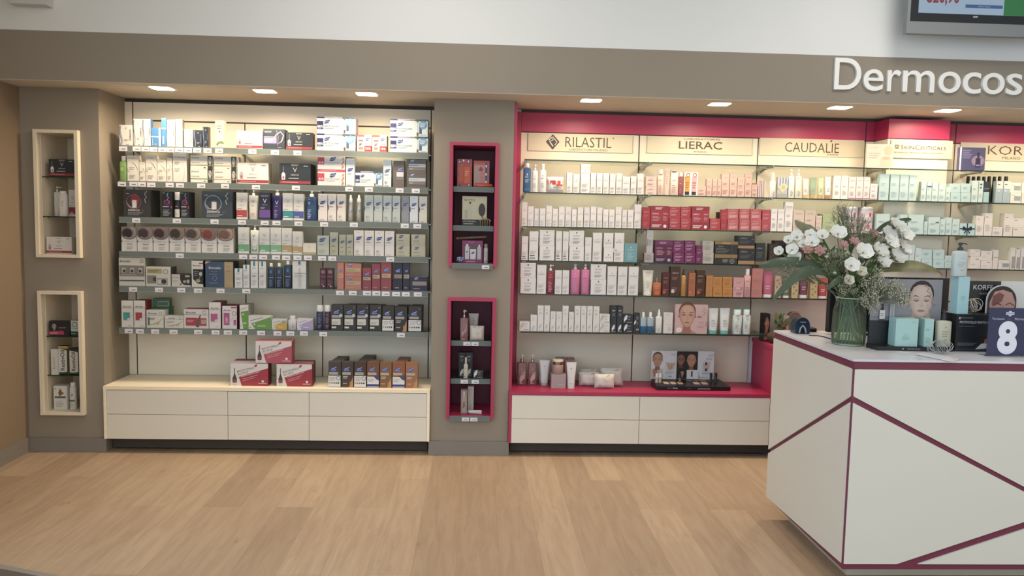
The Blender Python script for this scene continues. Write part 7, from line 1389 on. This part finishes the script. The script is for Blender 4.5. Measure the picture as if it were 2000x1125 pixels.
mm = MB(); paint(mm, art, cw_, ch_, lambda a, b_: -.0009); m.build('card', t)['label'] = 'dark blue card'
mm.build('lettering', t, (0, 0, .004))['label'] = 'pale numeral eight, cross and lettering'
tag(t, 'dark blue number eight sign with a white cross, standing at the counter edge', 'number sign')
# wire ornaments, papers
def wire(px0, px1, py0, py1, Y, z0, desc, k, col):
    p0, p1 = atY(px0, (py0+py1)/2, Y), atY(px1, (py0+py1)/2, Y); R_ = (p1.x-p0.x)/2; Hh = atY(px0, py0, Y).z-atY(px0, py1, Y).z; rnd = random.Random(k)
    t = thing('wire_ornament', ((p0.x+p1.x)/2, Y+R_*.8, z0)); mw = mat(col, .3, .6); w_ = MB(); bd = MB()
    for j in range(9):
        a, tl = j*PI/9*2+rnd.random(), rnd.uniform(-.5, .5); pts = []
        for i in range(17):
            g = 2*PI*i/16; v = Vector((math.cos(g)*R_*.96, math.sin(g)*R_*.25*math.cos(tl), math.sin(g)*Hh*.46)); v.rotate(Matrix.Rotation(a*.35-.5, 3, 'Z')); v.y = v.y*.8; v.z = max(-Hh*.48, min(Hh*.48, v.z*(.6+.4*abs(math.cos(a)))+.15*Hh*math.sin(a*3)*math.cos(g)))
            pts.append(v+Vector((0, 0, Hh*.5)))
        w_.tube(pts, .0011, mw, 5)
        for i in range(0, 16, 3): bd.loft([(pts[i].z-.0022, .0008, .0008, 2), (pts[i].z, .0024, .0024, 2), (pts[i].z+.0022, .0008, .0008, 2)], mw, 6, pts[i].x, pts[i].y)
    w_.build('wire', t); o = bd.build('beads', t); o['kind'] = 'stuff'; tag(t, desc, 'ornament', 'wire ornaments on the counter')
wire(1823, 1872, 668, 695, cy(1850, 694)-.01, CZ+.001, 'silver wire ornament lying in front of the beige bottle', 3, 'b9bcbe')
wire(1893, 1927, 586, 616, py_+.03, TP['z']+.001, 'pale wire ornament on top of the black protocol stand', 5, 'd9cfbe')
def sheet(pp, z, desc, c):
    q = [atZ(a, b_, CZ+z) for a, b_ in pp]; o0 = q[0]; m = MB(); m.prism([p-o0 for p in q], (0, 0, 1), .0006, c); tag(m.build('leaflet', None, o0), desc, 'leaflet', 'leaflets on the counter')
sheet([(1786, 692), (1862, 707), (1876, 701), (1806, 687.5)], .0025, 'white leaflet at the front edge of the counter, below the wire ornament', 'dddde0')
sheet([(1700, 683), (1768, 692), (1786, 688), (1722, 681)], .0012, 'white leaflet under the tray of the portrait board', 'd9d9dc')

# ------------------------------------------------------------------ things on the raised burgundy worktop
RZ = dict(base=[(0, 0), (2000, 0)], z=.7442, Y=.02, loc='raised burgundy worktop')
ry = lambda px, py: atZ(px, py, .7442).y
carton(RZ, 1490, 1502.5, 613, '2a2426', 'dark carton printed with a bare torso', lambda w, h: [('p', [(.1, .05), (.6, .05), (.78, .2), (.62, .34), (.9, .62), (.72, .82), (.4, .9), (.2, .7), (.3, .4), (.05, .25)], 'a8694e'), ('p', [(.2, .34), (.6, .30), (.5, .26), (.2, .28)], '5a3428'), ('p', [(.05, .66), (.5, .76), (.95, .70), (.6, .62), (.3, .56)], 'b9785a')], yb=667, Y=ry(1492, 667), d=.075, side='26222a', rz=0)
ly = ry(1516, 672); x, w, h, _ = place(RZ, 1505, 1528, 650, 673, ly); t = thing('log_planter', (x, ly+.04, .7446)); m = MB(); r_ = h/2
m.loft([(-.03, r_*.94, r_*.94, 2), (-.026, r_, r_, 2), (.05, r_, r_*.98, 2)], noisy('bark', '4a382c', .8, .3, (40, 40, 10)), 20); o = m.build('log', t, (0, 0, r_)); o.rotation_euler = (PI/2, 0, .5)
m = MB(); m.loft([(0, r_*.84, r_*.84, 2), (.0012, r_*.84, r_*.84, 2)], 'b9a88c', 20); o = m.build('cut_face', t, (.0145, -.0268, r_)); o.rotation_euler = (PI/2, 0, .5); o['label'] = 'pale cut wood face'
m = MB(); fl = MB(); rnd = random.Random(4)
for k in range(26):
    b0 = Vector((.012+abs(rnd.gauss(0, .014)), rnd.gauss(0, .012), r_*2*.9)); d = Vector((abs(rnd.gauss(.2, .5))-.12, rnd.gauss(-.2, .4), abs(rnd.gauss(.9, .3)))).normalized()*rnd.uniform(.04, .12); s_ = d.cross(Vector((0, 1, 0))).normalized()*rnd.uniform(.008, .017)
    e = b0+d; m.tube([b0, e], .0008, STEMD, 4); (m if k % 3 else fl).add([e-d*.3, e-d*.05+s_, e+d*.25, e-d*.05-s_], [(0, 1, 2, 3)], mat('6d9a58', .5) if k % 3 == 1 else mat('3f5a3c', .5) if k % 3 else mat('8d7a50', .6))
m.build('leaves', t); fl.build('dry_flowers', t)['label'] = 'brownish dry flowers'
tag(t, 'small artificial plant on a dark log slice, left of the scanner', 'plant')
carton(RZ, 1527, 1538.6, 620, 'd3c3b4', 'slim cream carton behind the counter corner', lambda w, h: [lines(.2, .8, .5, .9, 4, 'b3a294')], yb=672, Y=.14, side='a58d78')
x, w, h, _ = place(RZ, 1535, 1565, 614, 672, .16); m = MB(); arch = [(-w/2, 0), (w/2, 0), (w/2, h*.62)]+[(w/2*math.cos(k*PI/10), h*.62+h*.38*math.sin(k*PI/10)) for k in range(1, 10)]+[(-w/2, h*.62)]
t = thing('domed_case', (x, .16, .7446)); m.prism([(a, 0, b_) for a, b_ in arch], (0, -1, 0), .05, mat('8f7460', .6)); m.build('body', t); m = MB(); m.tube([(a, .0, b_) for a, b_ in arch[2:]], .006, mat('a9825f', .35), 8); m.build('piping', t)
tag(t, 'brown domed case behind the scanner, on the raised burgundy worktop', 'case')

# ------------------------------------------------------------------ wall things: television, fascia letters, white fitting
TY = -.45; bl = atY(1770, 66, TY); Wt, Ht = .98, .62; t = thing('television', (bl.x, TY, bl.z)); SIL = mat('8f9494', .35, .3); m = MB()
px = lambda a, b_: (atY(a, b_, TY).x-bl.x, atY(a, b_, TY).z-bl.z)
zb1 = px(1779, 41)[1]; xb1 = .018; zs1 = px(1793, 25)[1]; xs1 = px(1793, 25)[0]
m.box(0, Wt, 0, .035, 0, Ht, SIL); m.box(.12, Wt-.12, .0355, .09, .08, Ht-.08, BK); o = m.build('casing', t); bv = o.modifiers.new('b', 'BEVEL'); bv.width = .008; bv.segments = 3
m = MB(); m.box(xb1, Wt-xb1, -.002, -.0003, zb1, Ht-.02, mat('23282c', .3)); paint(m, [], 1, 1, lambda a, b_: 0); m.build('bezel', t)
SW, SH_ = Wt-2*xs1, Ht-zs1-.045
m = MB(); scr = lambda h_, s: glow('screen_'+h_, h_, s)
m.box(xs1, xs1+SW, -.004, -.0022, zs1, zs1+SH_, scr('b4cfe6', .55)); m.build('screen', t)
m = MB(); ox_ = xs1; u = lambda a, b_: ((px(a, b_)[0]-ox_)/SW, (px(a, b_)[1]-zs1)/SH_)
g0 = u(1959, 26)
a0, a1 = u(1885, 9), u(1957, 18); T_ = u(1842, 0)
paint(m, [R(g0[0], 0, 1, 1, scr('2f8a4a', .5)), R(a0[0], a1[1], a1[0], a0[1], scr('4a6fb4', .45)), T('IGIENE ORALE', (a0[0]+a1[0])/2, (a0[1]+a1[1])/2, (a0[1]-a1[1])*.5, scr('c3d3ea', .5), fit=.085), T('€26,90', u(1839, 0)[0], u(1839, -8)[1], .17, scr('b02f4a', .4), b=.02, W=.24)], SW, SH_, lambda a, b_: 0); m.build('screen_picture', t, (xs1+SW/2, -.0045, zs1))['label'] = 'red price, blue caption and green field'
m = MB(); paint(m, [T('acer', .5, .5, .5, 'd9dcdc', b=.03)], .05, .022, lambda a, b_: 0); m.build('logo', t, (px(1905, 34)[0], -.0025, px(1905, 36.5)[1]))
m = MB(); m.box(Wt*.35, Wt*.65, .0903, .194, Ht*.3, Ht*.7, STEEL); m.build('wall_bracket', t)
tag(t, 'flat television with silver frame on the wall at the top right', 'television')
for ch, xa, xb, z0_, cap in (('D', 1629, 1681, 0, 1), ('e', 1686, 1725, 0, 0), ('r', 1733, 1759, 0, 0), ('m', 1763, 1825, 0, 0), ('o', 1833, 1876, 0, 0), ('c', 1880.5, 1916, 0, 0), ('o', 1918.6, 1962, 0, 0), ('s', 1966, 1997, 0, 0)):
    Yl = -.272; a, b_ = atY(xa, 170, Yl), atY(xb, 170, Yl); vs, fs, tw = glyphs(ch, -.012 if ch in 'D' else -.006)
    zl = min(v[1] for v in vs); zh_ = max(v[1] for v in vs); H_ = .186 if cap else .127
    cu = bpy.data.curves.new('t', 'FONT'); cu.body = ch; cu.extrude = .05; cu.resolution_u = 6; cu.offset = .004
    ob = bpy.data.objects.new('t', cu); me = bpy.data.meshes.new_from_object(ob); bpy.data.objects.remove(ob); bpy.data.curves.remove(cu)
    xs_ = [v.co.x for v in me.vertices]; ys_ = [v.co.y for v in me.vertices]; x0_, x1_, y0_, y1_ = min(xs_), max(xs_), min(ys_), max(ys_)
    for v in me.vertices:
        x_, y_, z_ = v.co; v.co = ((x_-x0_)/(x1_-x0_)*(b_.x-a.x), -.009-z_/.05*.009, (y_-y0_)/(y1_-y0_)*H_)
    me.materials.clear(); me.materials.append(mat('fffdf6', .5)); me.name = 'sign_letter'
    o = bpy.data.objects.new('sign_letter', me); C.objects.link(o); base = 2.338
    o.location = (a.x, -.2539, base-(0 if cap else .002))
    n_ = {('o', 1833): 'first letter o', ('o', 1918.6): 'second letter o'}.get((ch, xa), ('capital letter ' if cap else 'letter ')+ch.upper() if cap else 'letter '+ch)
    tag(o, 'raised white %s of the lettering on the taupe bulkhead' % n_, 'letter', 'raised letters on the bulkhead')
a, b_ = atY(25, 9.5, -.30), atY(96, 11.5, -.30); m = MB(); m.box(a.x, b_.x, -.33, -.2536, a.z, a.z+.2, 'd9dad6'); o = m.build('wall_fitting'); bv = o.modifiers.new('b', 'BEVEL'); bv.width = .006; bv.segments = 2
tag(o, 'white box shaped fitting high on the wall at the top left', 'wall fitting')
# door mat with aluminium edge
e0, e1 = atZ(0, 1104.5, 0), atZ(108, 1125.5, 0); dv = (e1-e0).normalized(); nv = Vector((dv.y, -dv.x, 0)); nv = nv if nv.y < 0 else -nv
A = e0-dv*1.2; B = e1+dv*.5; t = thing('door_mat', A)
def slab2(o_, w0, w1, z, mt, nm):
    m = MB(); q = [A+nv*w0, B+nv*w0, B+nv*w1, A+nv*w1]; q = [p-A for p in q]; q = [Vector((p.x, p.y, z)) for p in q]
    nrm = (q[1]-q[0]).cross(q[2]-q[1]); q = q if nrm.z > 0 else q[::-1]
    m.prism(q, (0, 0, 1), z-.0003, mt); return m.build(nm, t)
slab2(0, 0, .03, .006, mat('b3aca2', .4, .4), 'edge_strip'); slab2(0, .0302, 1.2, .005, noisy('mat_fibre', '5a4d45', .95, .2, (200, 200, 200)), 'carpet')
tag(t, 'dark entrance mat with metal edge strip, bottom left corner', 'mat')

# ------------------------------------------------------------------ labels of the shelf goods
ORD = 'first second third fourth fifth sixth seventh eighth ninth tenth eleventh twelfth thirteenth fourteenth fifteenth sixteenth seventeenth eighteenth nineteenth twentieth'.split()
by_ = {}
for r in REG: by_.setdefault((r[1], r[3]), []).append(r)
for (desc, loc), rs_ in by_.items():
    rs_.sort(key=lambda r: (round(r[0].location.x, 2), r[0].location.z))
    for i, (o, d, cat, l_, grp) in enumerate(rs_):
        lab = d+', '+(ORD[i]+' such from left, ' if len(rs_) > 1 else '')+loc
        for a_, b_ in ((' such from left, ', ' from left, '), (' shelf of the ', ' shelf, '), (' the ', ' '), (' a ', ' '), (' and ', ', ')):
            if len(lab.split()) > 16: lab = lab.replace(a_, b_)
        if len(lab.split()) > 16: print('LONG', lab)
        tag(o, lab, cat, grp)
for o in bpy.data.objects:
    if '_top' in o: del o['_top']
    if '_z' in o: del o['_z']
bpy.context.view_layer.update()
